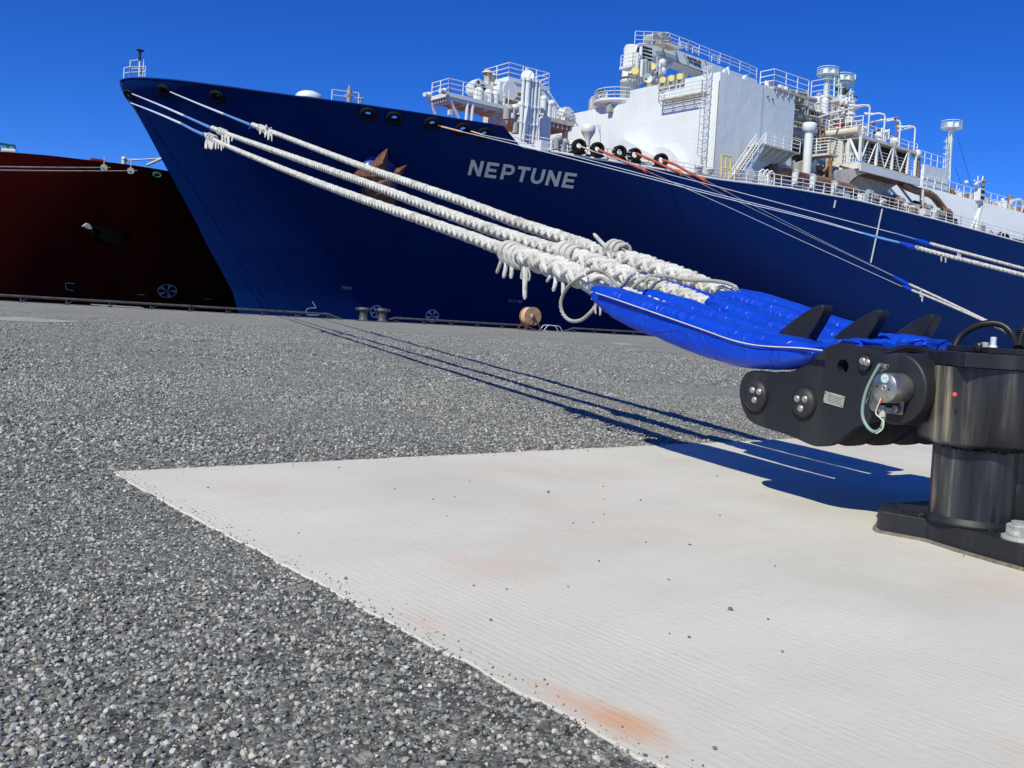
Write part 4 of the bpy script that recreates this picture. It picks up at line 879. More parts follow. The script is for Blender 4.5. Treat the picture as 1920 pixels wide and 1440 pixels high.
# cooler with dark louvres, cab platform, horn
q = [pt(1205, 114, Yj-1.5), pt(1223, 114, Yj-1.5), pt(1223, 91, Yj-1.5), pt(1207, 86, Yj-1.5)]; cool = MB().prism(q, (0, 1.2, 0)).build('cooler', M['dark'], crane)
for i in range(4): a, b_ = pt(1204, 91+i*7, Yj-1.6), pt(1224, 97+i*7, Yj-1.6); MB().cyl(a, b_, .07, n=5).build('louvre_rail', M['rail'], cool)
MB().tube(L_([(1192, 97), (1194, 84), (1200, 82), (1212, 83)], Yj-1.8), .10, 6).tube(L_([(1201, 112), (1202, 88)], Yj-1.8), .22, 6).build('hydraulic_pipe', M['white'], crane)
for (pa, pb, Y) in (((1186, 118), (1200, 121), Yj-2), ((1202, 131), (1232, 138), Yj-2.4)):
    a, b_ = pt(*pa, Y), pt(*pb, Y); cp = MB().box(a[0], b_[0], Y, Y+2.2, a[2]-.4, a[2]-.1).build('crane_platform', M['white'], crane); MB().rails([(a[0], Y+2, a[2]-.1), (a[0], Y, a[2]-.1), (b_[0], Y, a[2]-.1), (b_[0], Y+2, a[2]-.1)], 1.3, 1.2, 3, .045).build('railing', M['rail'], cp)
MB().lathe(pt(1208, 137, Yj-1.4), [(0, -1.2), (.4, -1.2), (1.3, -.1), (1.3, 0)], 16).build('platform_cone', M['grating'], crane)
for i in range(9): pass
for (px, py, r_) in ((1210, 124, .3), (1195, 112, .2), (1214, 128, .3), (1203, 125, .25)): P = pt(px, py, Yj-2.5); MB().cyl(P-[0, 0, 1.2], P+[0, 0, .8], r_, n=8).build('cab_fitting', M['white' if px % 2 else 'boltgrey'], crane)
flood(1191, 133, Yj-2.6, None, 1.25, crane); flood(1224, 125, Yj-2.6, None, 1.1, crane); flood(1218, 160, Yj-3, None, .85, crane)
P = pt(1213, 147, Yj-3.2); d = np.array([-.45, -.85, .1]); d /= np.linalg.norm(d); MB().lathe(P-d*1.0, [(.06, 0), (.09, .4), (.2, .8), (.55, 1.15), (.58, 1.2)], 20, d).build('horn', M['teal' if False else 'mast'], crane)
MB().tube(L_([(1196, 160), (1198, 140)], Yj-2), .06, 4).tube(L_([(1200, 160), (1202, 140)], Yj-2), .06, 4).tube(L_([(1232, 135), (1232, 106)], Yj-2.5), .05, 4).tube(L_([(1237, 137), (1238, 112)], Yj-2.5), .08, 4).build('ladder', M['rail'], crane)
for (px, py) in ((1242, 118), (1242, 133), (1236, 140), (1222, 148), (1228, 152), (1232, 158), (1216, 155)): P = pt(px, py, Yj-2.2); MB().ball(P, .5, 8, 6).cyl(P, P-[.5, 0, .7], .3, n=6).build('block_fitting', M['boltgrey' if py > 138 else 'white'], crane)
MB().tube([pt(1258, 119, Yj+.5), pt(1243, 130, Yj+.5), pt(1226, 142, Yj+.5), pt(1214, 158, Yj+.5)], .35, 8).build('luffing_cylinder', M['cream'], crane)

# ---------------------------------------------------------------- fairlead rings standing on the deck edge
M['fairblack'] = M['tyre']
for (px, py, r_) in ((1087, 273, 13), (1121, 279, 13), (1163, 285, 11.5), (1191, 290, 11.5), (1241, 300, 12)):
    P = pt(px, py, 64.9); k = px_m(P); f = MB().torus(P, (-.5, -.86, 0), 9.6*k, 3.5*k, 28, 8, sz=1.0, tr=1.3).torus(P+[.12, .35, 0], (-.5, -.86, 0), 9.6*k, 3.5*k, 28, 8, tr=1.3)
    f.box(P[0]-10*k, P[0]+11*k, 64.6, 66, P[2]-15*k, P[2]-9.5*k); part(f, 'deck_fairlead', 'tyre')
P = pt(1315, 326, 65.2); k = px_m(P); f = MB().box(P[0]-.9*1.3, P[0]+2.4, 64.7, 65.8, P[2]-.5, P[2]-.05)
for dx in (-.4, 1.3): f.cyl(P+[dx, 0, -.1], P+[dx, 0, .5], .28, n=12).cyl(P+[dx, 0, .5], P+[dx, 0, .62], .4, n=12)
part(f, 'roller_fairlead', 'boltgrey')
MB().rails([(X, hy(X)+.4, ztop(X)) for X in (69.5, 73, 76.5, 80, 84)], 1.15, 1.9, 3, .04).build('deck_railing', M['rail'], ship)
# yellow gate frame
m_ = MB(); [m_.tube(L_(l, 65.2), .09, 5) for l in ([(1352, 336), (1353, 290)], [(1369, 337), (1370, 293)], [(1352, 290), (1371, 293)], [(1352, 315), (1370, 317)], [(1360, 291), (1360, 335)])]; m_.build('yellow_gate_frame', M['yellow'], ship)
# stair and its platform
YS = 64.9
a, b_ = pt(1380, 338, YS), pt(1428, 268, YS); stp = MB()
stp.prism([a, a+[.9, 0, 0], b_+[.9, 0, 0], b_], (0, .06, 0)).prism([a+[0, 1.0, 0], a+[.9, 1, 0], b_+[.9, 1, 0], b_+[0, 1, 0]], (0, .06, 0)); stair = part(stp, 'stairway', 'white')
for i in range(16): q = a+(b_-a)*(i+.5)/16; MB().box(q[0]+.1, q[0]+.75, YS+.06, YS+1.0, q[2], q[2]+.05).build('stair_tread', M['grating'], stair)
m_ = MB()
for dy in (-.05, 1.1):
    for hh in (.6, 1.15): m_.cyl(a+[.45, dy, hh], b_+[.45, dy, hh], .05, n=5)
    for i in range(5): q = a+(b_-a)*i/4+[.45, dy, 0]; m_.cyl(q, q+[0, 0, 1.15], .05, n=5)
m_.build('handrail', M['rail'], stair)
x0, x1, y0, y1, z0, z1 = cb(1433, 272, 64.7, right=1500, left=1426); sp = MB().box(x0, x1, y0, 66.95, z0, z0+.18); sp = part(sp, 'stair_platform', 'grating')
for i in range(6): x_ = x0+(x1-x0)*(i+.3)/6; MB().prism([(x_, y0+.1, z0-.004), (x_, 66.9, z0-.004), (x_, 66.9, z0-1.3)], (.12, 0, 0)).build('platform_bracket', M['white'], sp)
MB().rails([(x0+.3, y0+.05, z0+.18), (x1, y0+.05, z0+.18)], 1.25, 1.7, 3, .045).build('railing', M['rail'], sp)
# mushroom ventilator
P = pt(1514, 296, 66.5); k = px_m(P); MB().lathe(P, [(8*k, -6), (8*k, 46*k), (8*k, 52*k)], 24).build('mushroom_vent', M['white'], ship); Q = pt(1517, 246, 66.5)
MB().lathe((P[0], P[1], Q[2]), [(8*k, -.2), (13*k, .05), (13*k, 14*k), (12*k, 15*k), (0, 15.5*k)], 28).build('vent_cap', M['white'], ship)
# ---------------------------------------------------------------- process area behind the module
R3 = random.Random(11)
# roof platform at the aft end of the module
x0, x1, y0, y1, z0, z1 = cb(1452, 166, 66.9, right=1516, left=1424); rp = MB().box(x0, x1, y0, y1, z0, z0+.3); z_ = z0
for i in range(6): x_ = x0+(x1-x0)*(i+.5)/6; rp.box(x_-.08, x_+.08, y0, y1, z0-.5, z0-.003)
roofp = part(rp, 'roof_platform', 'grating'); MB().rails([(x0, y1, z0+.3), (x0, y0+.1, z0+.3), (x1, y0+.1, z0+.3)], 1.9, 2.0, 3, .05).build('railing', M['rail'], roofp)
for i in range(8): x_ = x0+R3.uniform(0, x1-x0); MB().cyl((x_, y0+1.5, z0-.4), (x_, y0+1.5, z0+1.2), R3.uniform(.12, .35), n=8).build('roof_valve', M['boltgrey' if i % 2 else 'white'], roofp)
# shaded steel frame between module and tower
fr = MB()
for l in ([(1484, 190), (1514, 200)], [(1482, 230), (1508, 200)], [(1508, 198), (1508, 235)], [(1487, 200), (1486, 232)], [(1514, 170), (1514, 215)], [(1480, 170), (1516, 178)], [(1482, 210), (1535, 222)]): fr.tube(L_(l, 68.5), .22, 4)
part(fr, 'steel_frame', 'boltgrey')
x0, x1, y0, y1, z0, z1 = cb(1482, 236, 71.5, right=1528, left=1478, top=178); part(MB().box(x0, x1, y0, y0+6, z0-4, z1-1), 'shaded_plating', 'dark')  # near-black backing, its shade is put into the colour
for i in range(14):
    py = 180+i*6; P = pt(1483, py, 70.4); Q = pt(1483+R3.uniform(28, 46), py+8, 70.4); MB().cyl(P, Q, R3.uniform(.08, .35), n=7).build('cross_pipe', M[['boltgrey', 'white', 'grating', 'rustpipe'][i % 4]], ship)
MB().tube(L_([(1496, 237), (1503, 236), (1500, 243), (1494, 234)], 69.2), .09, 4).build('yellow_frame', M['yellow'], ship)
part(MB().tube(L_([(1478, 244), (1500, 248), (1504, 254)], 69), .5, 8), 'grey_duct', 'boltgrey')
# vent towers with round lookout platforms
def lookout(px, pyb, pyt, Y, rw, colr, label, m_='mast'):
    T_ = pt(px, pyt, Y); B_ = pt(px, pyb, Y); k = px_m(T_); c = (T_[0], T_[1]); zt_ = T_[2]
    o = MB().lathe((c[0], c[1], 0), [(colr*k, B_[2]), (colr*k, zt_-9*k), (colr*1.35*k, zt_-5*k), (colr*1.9*k, zt_-2*k), (0, zt_-1.9*k)], 20).build('vent_mast', M[m_], ship)
    MB().lathe((c[0], c[1], zt_), [(0, -2*k), (rw*k*.6, -1.7*k), (rw*k, -.5*k), (rw*k, .9*k), (rw*.9*k, .9*k), (0, .6*k)], 28).build('round_platform', M[m_], o)
    rr = [(c[0]+rw*k*.97*math.cos(a), c[1]+rw*k*.97*math.sin(a), zt_) for a in np.linspace(0, 2*math.pi, 11)[:-1]]; MB().rails(rr, 13*k, 20, 3, .055, True).build('railing', M[m_], o)
    for dx, rr_, hh in ((-.1, .42, 12), (.35, .33, 11)): MB().lathe((c[0]+dx*rw*k, c[1]-dx*rw*k, zt_), [(rr_*rw*k*.7, .5*k), (rr_*rw*k*.8, (hh-2)*k), (rr_*rw*k*.5, hh*k), (0, hh*k)], 16).build('vent_head', M[m_], o)
    return o
lookout(1552, 200, 141.5, 80, 20.5, 6, ''); lookout(1581, 215, 153.5, 79, 19.5, 9, '')
m_ = MB(); [m_.tube(L_(l, 78), .12, 5) for l in ([(1563, 195), (1565, 145)], [(1571, 195), (1573, 147)], [(1592, 190), (1598, 150)], [(1597, 190), (1602, 150)], [(1563, 160), (1575, 160)], [(1592, 172), (1601, 172)], [(1592, 160), (1601, 160)], [(1603, 150), (1604, 140)])]; m_.build('mast_ladder', M['mast'], ship)
for (px, a, b_, r_, mm) in ((1574, 166, 176, .3, 'dark'), (1583, 165, 178, .25, 'dark'), (1568, 164, 172, .3, 'dark'), (1588, 168, 180, .25, 'dark')): MB().cyl(pt(px, a, 78.2), pt(px-1, b_, 78.2), r_, n=8).build('dark_valve', M[mm], ship)
x0, x1, y0, y1, z0, z1 = cb(1552, 181, 76, right=1600, left=1519); tp = part(MB().box(x0, x1, y0, y1, z0, z0+.35), 'tower_platform', 'white'); MB().rails([(x0+3, y0+.1, z0+.3), (x0+.1, y0+.1, z0+.3), (x0+.1, y1, z0+.3)], 2.2, 2.4, 3, .06).build('railing', M['rail'], tp)
# the pipe forest: verticals, elbows and vessels
vert = [(1522, 188, 232, .25), (1528, 190, 230, .4), (1534, 186, 215, .35), (1541, 200, 240, .3), (1547, 190, 262, .5), (1556, 196, 255, .45), (1563, 205, 250, .7), (1571, 200, 240, .35), (1579, 185, 232, .45), (1587, 188, 232, .4), (1595, 190, 230, .6), (1553, 225, 262, .8), (1567, 228, 262, .5), (1538, 235, 268, .5), (1545, 240, 275, .35), (1530, 240, 275, .4), (1562, 232, 262, .5), (1575, 235, 255, .45)]
for i, (px, a, b_, r_) in enumerate(vert):
    Y = 74+R3.uniform(-2, 2.5); A = pt(px, a, Y); B = pt(px, b_, Y); B = [A[0], A[1], B[2]]; mm = 'cream' if i % 4 == 3 else 'white'
    o = MB().cyl(A, B, r_, n=12).ball(A, r_*1.05, 10, 6).build('process_pipe', M[mm], ship); L = A[2]-B[2]
    for q in (R3.uniform(.2, .4), R3.uniform(.6, .9)): MB().cyl([A[0], A[1], A[2]-L*q-.12], [A[0], A[1], A[2]-L*q+.12], r_*1.35, n=12).build('flange', M['boltgrey' if i % 3 == 0 else mm], o)
horz = [((1520, 200), (1570, 190), .3), ((1530, 213), (1600, 200), .22), ((1540, 222), (1575, 216), .5), ((1548, 228), (1578, 224), .6), ((1522, 240), (1560, 232), .35), ((1530, 252), (1600, 240), .25), ((1560, 195), (1592, 189), .5), ((1525, 262), (1570, 256), .3), ((1515, 228), (1545, 236), .2)]
for i, (a, b_, r_) in enumerate(horz): MB().cyl(pt(*a, 73+i*.3), pt(*b_, 73+i*.3), r_, n=10).build('header_pipe', M['white' if i % 3 else 'cream'], ship)
for i in range(46):
    px = R3.uniform(1512, 1602); py = R3.uniform(190, 270); Y = 72+R3.uniform(0, 4); P = pt(px, py, Y); s_ = R3.uniform(.18, .5)
    mm = R3.choice(['white', 'white', 'cream', 'boltgrey', 'rustpipe', 'dark', 'white'])
    m_ = MB().cyl(P-[s_*1.6, 0, 0], P+[s_*1.6, 0, 0], s_*.6, n=8).cyl(P, P+[0, 0, s_*2.4], s_*.35, n=7).torus(P+[0, 0, s_*2.4], (0, .3, 1), s_*.9, s_*.15, 12, 4); part(m_, 'valve', mm)
x0, x1, y0, y1, z0, z1 = cb(1530, 268, 77.5, right=1610, left=1500, top=205); part(MB().box(x0, x1, y0, y0+5, z0, z1), 'process_module_wall', 'grating')
P = pt(1579, 234, 71.5); MB().box(P[0]-.55, P[0]+.55, 71.3, 71.9, P[2]-.3, P[2]+.35).build('red_box', M['redpart'], ship)
MB().tube(L_([(1545, 270), (1546, 252), (1545, 240)], 70.5), .13, 5).tube(L_([(1537, 272), (1539, 215)], 70), .13, 5).build('rusty_standpipe', M['rustpipe'], ship)
MB().tube(L_([(1530, 222), (1560, 212), (1600, 203), (1628, 197), (1631, 199), (1627, 254)], 68.5), .13, 8).build('header_pipe', M['white'], ship)

for i in range(70):
    px = R3.uniform(1488, 1600); Y = R3.uniform(70.5, 74); top_ = np.interp(px, [1488, 1520, 1560, 1600], [205, 185, 182, 200]); a_ = R3.uniform(top_, 255); ln = R3.uniform(8, 34); r_ = R3.uniform(.05, .14); mm = R3.choice(['white', 'white', 'cream', 'boltgrey', 'rustpipe'])
    if i % 3: P = pt(px, a_, Y); Q = pt(px-.06*ln, a_+ln, Y)
    else: P = pt(px, a_, Y); Q = P+[R3.uniform(-1, 1)*.2+ln*.06, R3.choice([0, 0, ln*.07]), 0]
    MB().tube([P, P*.5+Q*.5, Q], r_, 5).build('small_pipe', M[mm], ship)
for i in range(14):
    px = R3.uniform(1515, 1598); py = R3.uniform(200, 262); P = pt(px, py, 75.5); MB().box(P[0]-R3.uniform(.3, .9), P[0]+.5, 75.5, 76, P[2]-R3.uniform(.3, 1.0), P[2]+.3).build('dark_gap_box', M['dark'], ship)  # near-black boxes standing in for shaded gaps between the pipes
for (a, b_, Y) in (((1516, 203), (1560, 214), 71), ((1524, 236), (1560, 246), 71), ((1490, 262), (1530, 272), 69)):
    A, B = pt(*a, Y), pt(*b_, Y); f_ = MB().box(A[0], B[0], Y, Y+1.6, A[2]-.15, A[2]).build('tower_walkway', M['grating'], ship); MB().rails([(A[0], Y, A[2]), (B[0], Y, A[2])], 1.2, 1.3, 3, .04).build('railing', M['rail'], f_)
# ---------------------------------------------------------------- manifold platform with truss sides
x0, x1, y0, y1, z0, z1 = cb(1613, 302, 66.0, right=1721, left=1571, top=258)
man = MB().box(x0, x1, y0, y0+9, z0-.35, z0).box(x0, x1+.4, y0, y1+5, z1, z1+.35); man = part(man, 'manifold_platform', 'cream')
TR = 'cream'; xs_ = np.linspace(x0, x1-2.5, 4)
tb = MB()
for x_ in list(xs_)+[x1-.6]: tb.box(x_-.10, x_+.10, y0-.02, y0+.3, z0+.003, z1-.003)
tb.build('truss_post', M['white'], man)
for i in range(3):
    a, b_ = xs_[i], xs_[i+1]; mid = (a+b_)/2
    MB().cyl((mid+.1, y0+.1, z0), (a+.2, y0+.1, z1), .085, n=6).build('truss_diagonal', M['white'], man) if i else MB().cyl((a+.2, y0+.1, z0), (mid-.2, y0+.1, z1), .085, n=6).build('truss_diagonal', M['white'], man)
    MB().cyl((mid+.1, y0+.1, z0), (b_-.2, y0+.1, z1), .085, n=6).build('truss_diagonal', M['white'], man)
for y_ in np.linspace(y0+.5, y1, 3)[1:]: MB().box(x0-.02, x0+.3, y_-.18, y_+.18, z0, z1).build('truss_post', M['white'], man)
MB().cyl((x0+.1, y0+.3, z0+.2), (x0+.1, y1-1.4, z1), .2, n=6).build('truss_diagonal', M['white'], man)
MB().box(x0-.25, x0+.1, y0, y1, z0-.9, z0-.36).build('edge_beam', M['white'], man); MB().box(x0, x1+.5, y0-.12, y0+.2, z0-1.15, z0-.36).build('edge_beam', M['white'], man)
m_ = MB()
for j in range(5): m_.cyl((x0, y0+.3, z0+.35+j*.32*1.2), (x1, y0+.3, z0+.35+j*.32*1.2), .028, n=4)
for j in range(2): m_.cyl((x0+.2, y0, z0+.5+j*.6), (x0+.2, y1, z0+.5+j*.6), .05, n=4)
for y_ in np.linspace(y0, y1, 9): m_.cyl((x0+.2, y_, z0), (x0+.2, y_, z0+1.1), .06, n=4)
m_.build('railing', M['rail'], man)
MB().box(x0+3.0, x1-.7, y0+1.0, y0+1.2, z0, z1-.01).build('shade_screen', M['dark'], man)  # near-black sheet standing in for the shade inside the truss
MB().box(x0+.1, x0+.6, y1-.4, y1+2, z0, z1).build('side_panel', M['cream'], man)
for i in range(14):
    x_ = R3.uniform(x0+1, x1-.8); y_ = y0+R3.uniform(.6, .8); s_ = R3.uniform(.08, .2); za = z0+R3.uniform(.1, .8); m_ = MB().cyl((x_, y_, za), (x_, y_, za+R3.uniform(.8, 2.6)), s_, n=8).cyl((x_-s_*2, y_, za+.5), (x_+s_*2, y_, za+.5), s_*.7, n=8)
    m_.build('manifold_valve', M[R3.choice(['boltgrey', 'dark', 'mast', 'rustpipe', 'dark'])], man)  # near-black picks put the interior's shade into the valve colours
for dx in (.9, 2.0): MB().cyl((x0+.7, y0+1+dx*1.2, z0+.9), (x0+.7, y0+1+dx*1.2, z1-.3), .5, n=12).build('vessel', M['mast'], man)
# upper deck of the manifold: thick pipe along the front, railings, goosenecks
zt = z1+.35
MB().cyl((x0-.1, y0+.3, z1+.9), (x0-.1, y1+5, z1+.9), .5, n=12).build('front_pipe', M['cream'], man)
MB().rails([(x0+.3, y1+5, zt+.2), (x0+.3, y0+.2, zt+.2)], 2.2, 1.5, 4, .06).build('railing', M['rail'], man)
MB().rails([(x0+.3, y0+.2, zt), (x1-.3, y0+.2, zt)], 1.0, 2.2, 2, .05).build('railing', M['rail'], man)
MB().rails([(x0+4, y0+5, zt), (x1, y0+5, zt)], 3.4, 2.4, 4, .055).build('railing', M['rail'], man)
for (a, b_) in (((1627, 255), (1631, 199)), ((1656, 266), (1661, 215)), ((1685, 275), (1689, 227)), ((1713, 284), (1718, 239))):
    P, Q = pt(*a, y0+.2), pt(*b_, y0+.2); MB().tube([P, [P[0], P[1], Q[2]-.3], [P[0]-.1, P[1]+.1, Q[2]], [P[0]-.6, P[1]+.5, Q[2]+.1], [P[0]-1.0, P[1]+1.2, Q[2]]], .11, 8).cyl([P[0]-.9, P[1]+1.1, Q[2]-.02], [P[0]-1.6, P[1]+1.9, Q[2]+.05], .17, n=8).build('gooseneck_pipe', M['white'], man)
for (a, b_) in (((1634, 229), (1681, 221)), ((1681, 246), (1714, 238)), ((1652, 255), (1654, 240)), ((1679, 262), (1681, 224)), ((1666, 260), (1667, 242))): MB().cyl(pt(*a, y0+1.5), pt(*b_, y0+1.5), .12, n=8).build('branch_pipe', M['white' if a[0] != 1679 else 'rustpipe'], man)
for (px, py, r_) in ((1619, 243, 7), (1648, 254, 7.5), (1677, 265, 8), (1662, 247, 4)): P = pt(px, py, y0+1); k = px_m(P); MB().ball(P, r_*k, 14, 10).cyl(P-[0, 0, 2], P, r_*k*.6, n=10).build('elbow_pipe', M['white'], man)
for (px, py) in ((1714, 237), (1679, 222), (1638, 232)): P = pt(px, py, y0+.4); MB().ball(P, .2, 8, 6).build('red_valve', M['redpart'], man)
P = pt(1719, 289, y0+.3); MB().ball(P, .6, 10, 8).build('elbow_pipe', M['white'], man); MB().tube([P, pt(1721, 300, y0+.3), pt(1720, 334, y0+.3)], .33, 10).build('rusty_standpipe', M['rustpipe'], man)
MB().box(pt(1650, 250, y0+2)[0], pt(1658, 250, y0+2)[0]+1.5, y0+2, y0+3, pt(1650, 252, y0+2)[2], pt(1650, 243, y0+2)[2]).build('black_box', M['dark'], man)
# curved haunches carrying the platform
def curve(a, c, b_, n=8): return [((1-t_)**2*a[0]+2*t_*(1-t_)*c[0]+t_*t_*b_[0], (1-t_)**2*a[1]+2*t_*(1-t_)*c[1]+t_*t_*b_[1]) for t_ in [i/n for i in range(n+1)]]
hn = [(1569, 319), (1632, 312), (1631, 318)]+curve((1627, 324), (1598, 328), (1587, 352))+[(1583, 358), (1560, 352), (1560, 325)]
MB().prism([pt(x, y, y0+.6) for x, y in hn], (0, .5, 0)).build('haunch_bracket', M['cream'], man)
hn = [(1566, 320), (1632, 313), (1700, 340), (1696, 344)]+curve((1680, 347), (1668, 352), (1660, 365))+[(1655, 378), (1590, 372)]+curve((1588, 352), (1596, 334), (1627, 324))
MB().prism([pt(x, y, y0+2.8) for x, y in hn], (0, .5, 0)).build('haunch_plate', M['cream'], man)
a, b_ = pt(1633, 312, y0+.4), pt(1697, 337, y0+.4); MB().box(a[0], b_[0], y0+.1, y0+.5, a[2]-.75, a[2]+.15).build('box_beam', M['white'], man)
MB().add([pt(1627, 325, y0+.5), pt(1697, 344, y0+.5), pt(1697, 344, y0+.5)+[0, 6, .3], pt(1627, 325, y0+.5)+[0, 6, .3]], [(0, 1, 2, 3)]).build('underside_plate', M['rustpipe'], man)  # rusty brown stands in for the shade under the platform
for i in range(5): P = pt(1575+i*3, 312+i, y0+1+i); MB().cyl(P, P+[4, 0, 0], .15, n=5).build('under_pipe', M['rustpipe'], man)
# transfer walkway left of the manifold, with railings
x2, x3, y2, y3, z2, z3 = cb(1555, 290, 66.3, right=1572, left=1505); wk = part(MB().box(x2, x3, y2, y3, z2, z2+.25), 'transfer_walkway', 'cream'); MB().rails([(x2, y3, z2+.25), (x2, y2, z2+.25), (x3, y2, z2+.25)], 1.8, 1.6, 5, .06).build('railing', M['rail'], wk)
x2, x3, y2, y3, z2, z3 = cb(1560, 315, 67.3, right=1573, left=1530); part(MB().box(x2, x3, y2, y3, z2, z2+.3), 'transfer_walkway', 'grating')
MB().tube(L_([(1541, 345), (1553, 300), (1556, 296)], 66.6), .16, 6).tube(L_([(1557, 340), (1557, 300)], 66.4), .25, 6).tube(L_([(1543, 322), (1562, 300)], 66.5), .14, 5).build('rusty_strut', M['rustpipe'], ship)

# ---------------------------------------------------------------- tank cover: long sloped white casing
Xt0 = onY(1700, 338, 76)[0]; A, B = pt(1700, 336, 76), pt(1915, 403, 76); zT = (A[2]+B[2])/2; zD = ztop(150)-.2
M['tank'] = m = mat('tank_cover_paint', (.66, .69, .73), .5, col2=(.6, .635, .67), nscale=.1, col3=(.72, .74, .77), n3=.3, bump=.05, bscale=.25)
xa = onY(1650, 372, 68.2)[0]-16
tkb = MB().prism([(xa+9, 69.2, zD), (xa+9, 69.2, zD+1.8), (xa+9, 76, zT), (xa+9, 96, zT), (xa+9, 103, zD+1.8), (xa+9, 103, zD)], (190, 0, 0)); tank = part(tkb, 'tank_cover', 'tank')
for i in range(2): MB().add([(xa+35+i*62, 69.18, zD+1.9), (xa+35.15+i*62, 69.18, zD+1.9), (xa+35.15+i*62, 75.98, zT+.02), (xa+35+i*62, 75.98, zT+.02)], [(0, 1, 2, 3)]).build('weld_seam', M['white'], tank)
rx = np.arange(Xt0-3, Xt0+170, 1.9); m_ = MB().rails([(Xt0-3, 76.2, zT), (Xt0+150, 76.2, zT)], 1.9, 2.3, 2, .055); m_.build('railing', M['rail'], tank)
m_ = MB(); [m_.cyl((x_, 75.9, zT+.05), (x_+.7, 75.9, zT+1.2), .05, n=4) for x_ in np.arange(Xt0, Xt0+150, 7.5)]; m_.build('railing_brace', M['rail'], tank)
# cluttered pipework on the trunk behind the railing
for i in range(7): MB().cyl((Xt0+14, 77.2+i*.7, zT+.25+(i % 3)*.5), (Xt0+150, 77.2+i*.7, zT+.25+(i % 3)*.5), .16+.06*(i % 3), n=6).build('deck_pipe', M[['boltgrey', 'rustpipe', 'white', 'boltgrey'][i % 4]], tank)
for i in range(60): x_ = Xt0+12+i*2.0+R3.uniform(-.6, .6); MB().box(x_, x_+R3.uniform(.2, 1.1), 77, 78, zT, zT+R3.uniform(.7, 1.7)).build('pipe_support', M[R3.choice(['boltgrey', 'white', 'grating', 'rustpipe'])], tank)
x0, x1, y0, y1, z0, z1 = cb(1731, 345, 76.4, right=1777, left=1725, top=307); part(MB().box(x0, x1, y0, y1, z0-.5, z1), 'trunk_house', 'boltgrey' if False else 'module', tank)
MB().rails([(x0-2, y0, z1), (x1, y0, z1)], 1.8, 2.0, 2, .055).build('railing', M['rail'], tank)
for (px, py, r_, mm) in ((1893, 370, 5, 'rustpipe'), (1880, 375, 3.5, 'white')): P = pt(px, py, 79); k = px_m(P); MB().ball(P, r_*k, 12, 8).cyl(P-[0, 0, 2], P, r_*k*.8, n=10).build('dome_valve', M[mm], tank)
MB().tube(L_([(1896, 378), (1911, 375), (1917, 379), (1918, 392)], 78), .35, 8).build('pipe_bend', M['white'], tank)
# tall lookout mast on the trunk
lm = lookout(1784, 340, 241, 79.5, 19, 4.6, ''); B_ = pt(1784, 341, 79.5)
MB().tube(L_([(1776, 340), (1779, 250)], 79), .09, 5).tube(L_([(1781, 340), (1784, 252)], 79), .12, 5).tube(L_([(1772, 330), (1775, 258)], 79), .07, 5).build('ladder', M['mast'], lm)
for i in range(6): a = pt(1771.5+i*.6, 325-i*12, 79); MB().torus(a, (.1, 0, 1), .45, .05, 10, 4).build('ladder_hoop', M['mast'], lm)
MB().tube(L_([(1795, 255), (1822, 350)], 80), .035, 4).tube(L_([(1790, 312), (1802, 345)], 80), .035, 4).build('stay_wire', M['black'], lm)
# signal mast with striped box at the deck edge
Ym = 65.6
m_ = MB().tube(L_([(1829, 432), (1832, 408), (1838, 390), (1839, 378)], Ym), .35, 8).tube(L_([(1820, 430), (1833, 402)], Ym), .16, 6).tube(L_([(1826, 428), (1827, 384)], Ym+.3), .10, 5).tube(L_([(1833, 356), (1834, 330)], Ym), .11, 5).tube(L_([(1827, 338), (1834, 344), (1842, 338), (1843, 330)], Ym), .11, 5)
sm = part(m_, 'signal_mast', 'white')
P = pt(1836, 366, Ym); k = px_m(P); x_, y_, z_ = P
MB().box(x_-8*k, x_+8*k, Ym-6*k, Ym+6*k, z_-11*k, z_+12*k).build('signal_box', M['white'], sm)
for dz_ in (6, -5): MB().box(x_-6*k, x_+8.2*k, Ym-6.3*k, Ym-6.05*k, z_+(dz_-3)*k, z_+(dz_+3)*k).build('dark_louvre', M['dark'], sm)
MB().lathe((x_, Ym, z_-11*k), [(7*k, 0), (3*k, -6*k), (2*k, -8*k)], 12).build('mast_collar', M['white'], sm)
for (px, py) in ((1830, 345), (1843, 349), (1845, 340), (1812, 342)): P = pt(px, py, Ym); MB().ball(P, .3, 8, 6).build('mast_light', M['rustpipe' if px > 1840 else 'white'], sm)
q = cb(1839, 441, 65.5, right=1847, left=1836, top=421); part(MB().box(*q), 'deck_box', 'boltgrey')
# rusty pipes along the deck edge
MB().tube(L_([(1450, 322), (1476, 325), (1500, 332), (1560, 345), (1602, 358)], 66.3), .62, 10).build('rusty_deck_pipe', M['rustpipe'], ship)
MB().tube(L_([(1690, 342), (1700, 350), (1720, 358), (1742, 363), (1752, 370), (1763, 384), (1778, 404), (1795, 430)], 67.2), .5, 10).build('rusty_deck_pipe', M['rustpipe'], ship)
for (a, b_) in (((1728, 395), (1729, 355)), ((1763, 400), (1777, 398))): MB().cyl(pt(*a, 66.8), pt(*b_, 66.8), .3, n=8).build('pipe_stand', M['cream'], ship)
for (a, b_) in (((1490, 346), (1491, 324)), ((1523, 352), (1524, 332)), ((1563, 365), (1564, 345))): MB().cyl(pt(*a, 65.2), pt(*b_, 65.2), .38, n=6).cyl(pt(b_[0], b_[1]+1, 65.2), pt(b_[0]+1, b_[1], 65.2), .5, n=6).build('pipe_stand', M['white'], ship)
for (a, b_) in (((1684, 346), (1712, 382)), ((1668, 352), (1700, 390)), ((1662, 356), (1690, 392))): MB().cyl(pt(*a, 67.6), pt(*b_, 67.6), .16, n=6).build('deck_stair_rail', M['boltgrey' if a[0] > 1680 else 'mast'], ship)
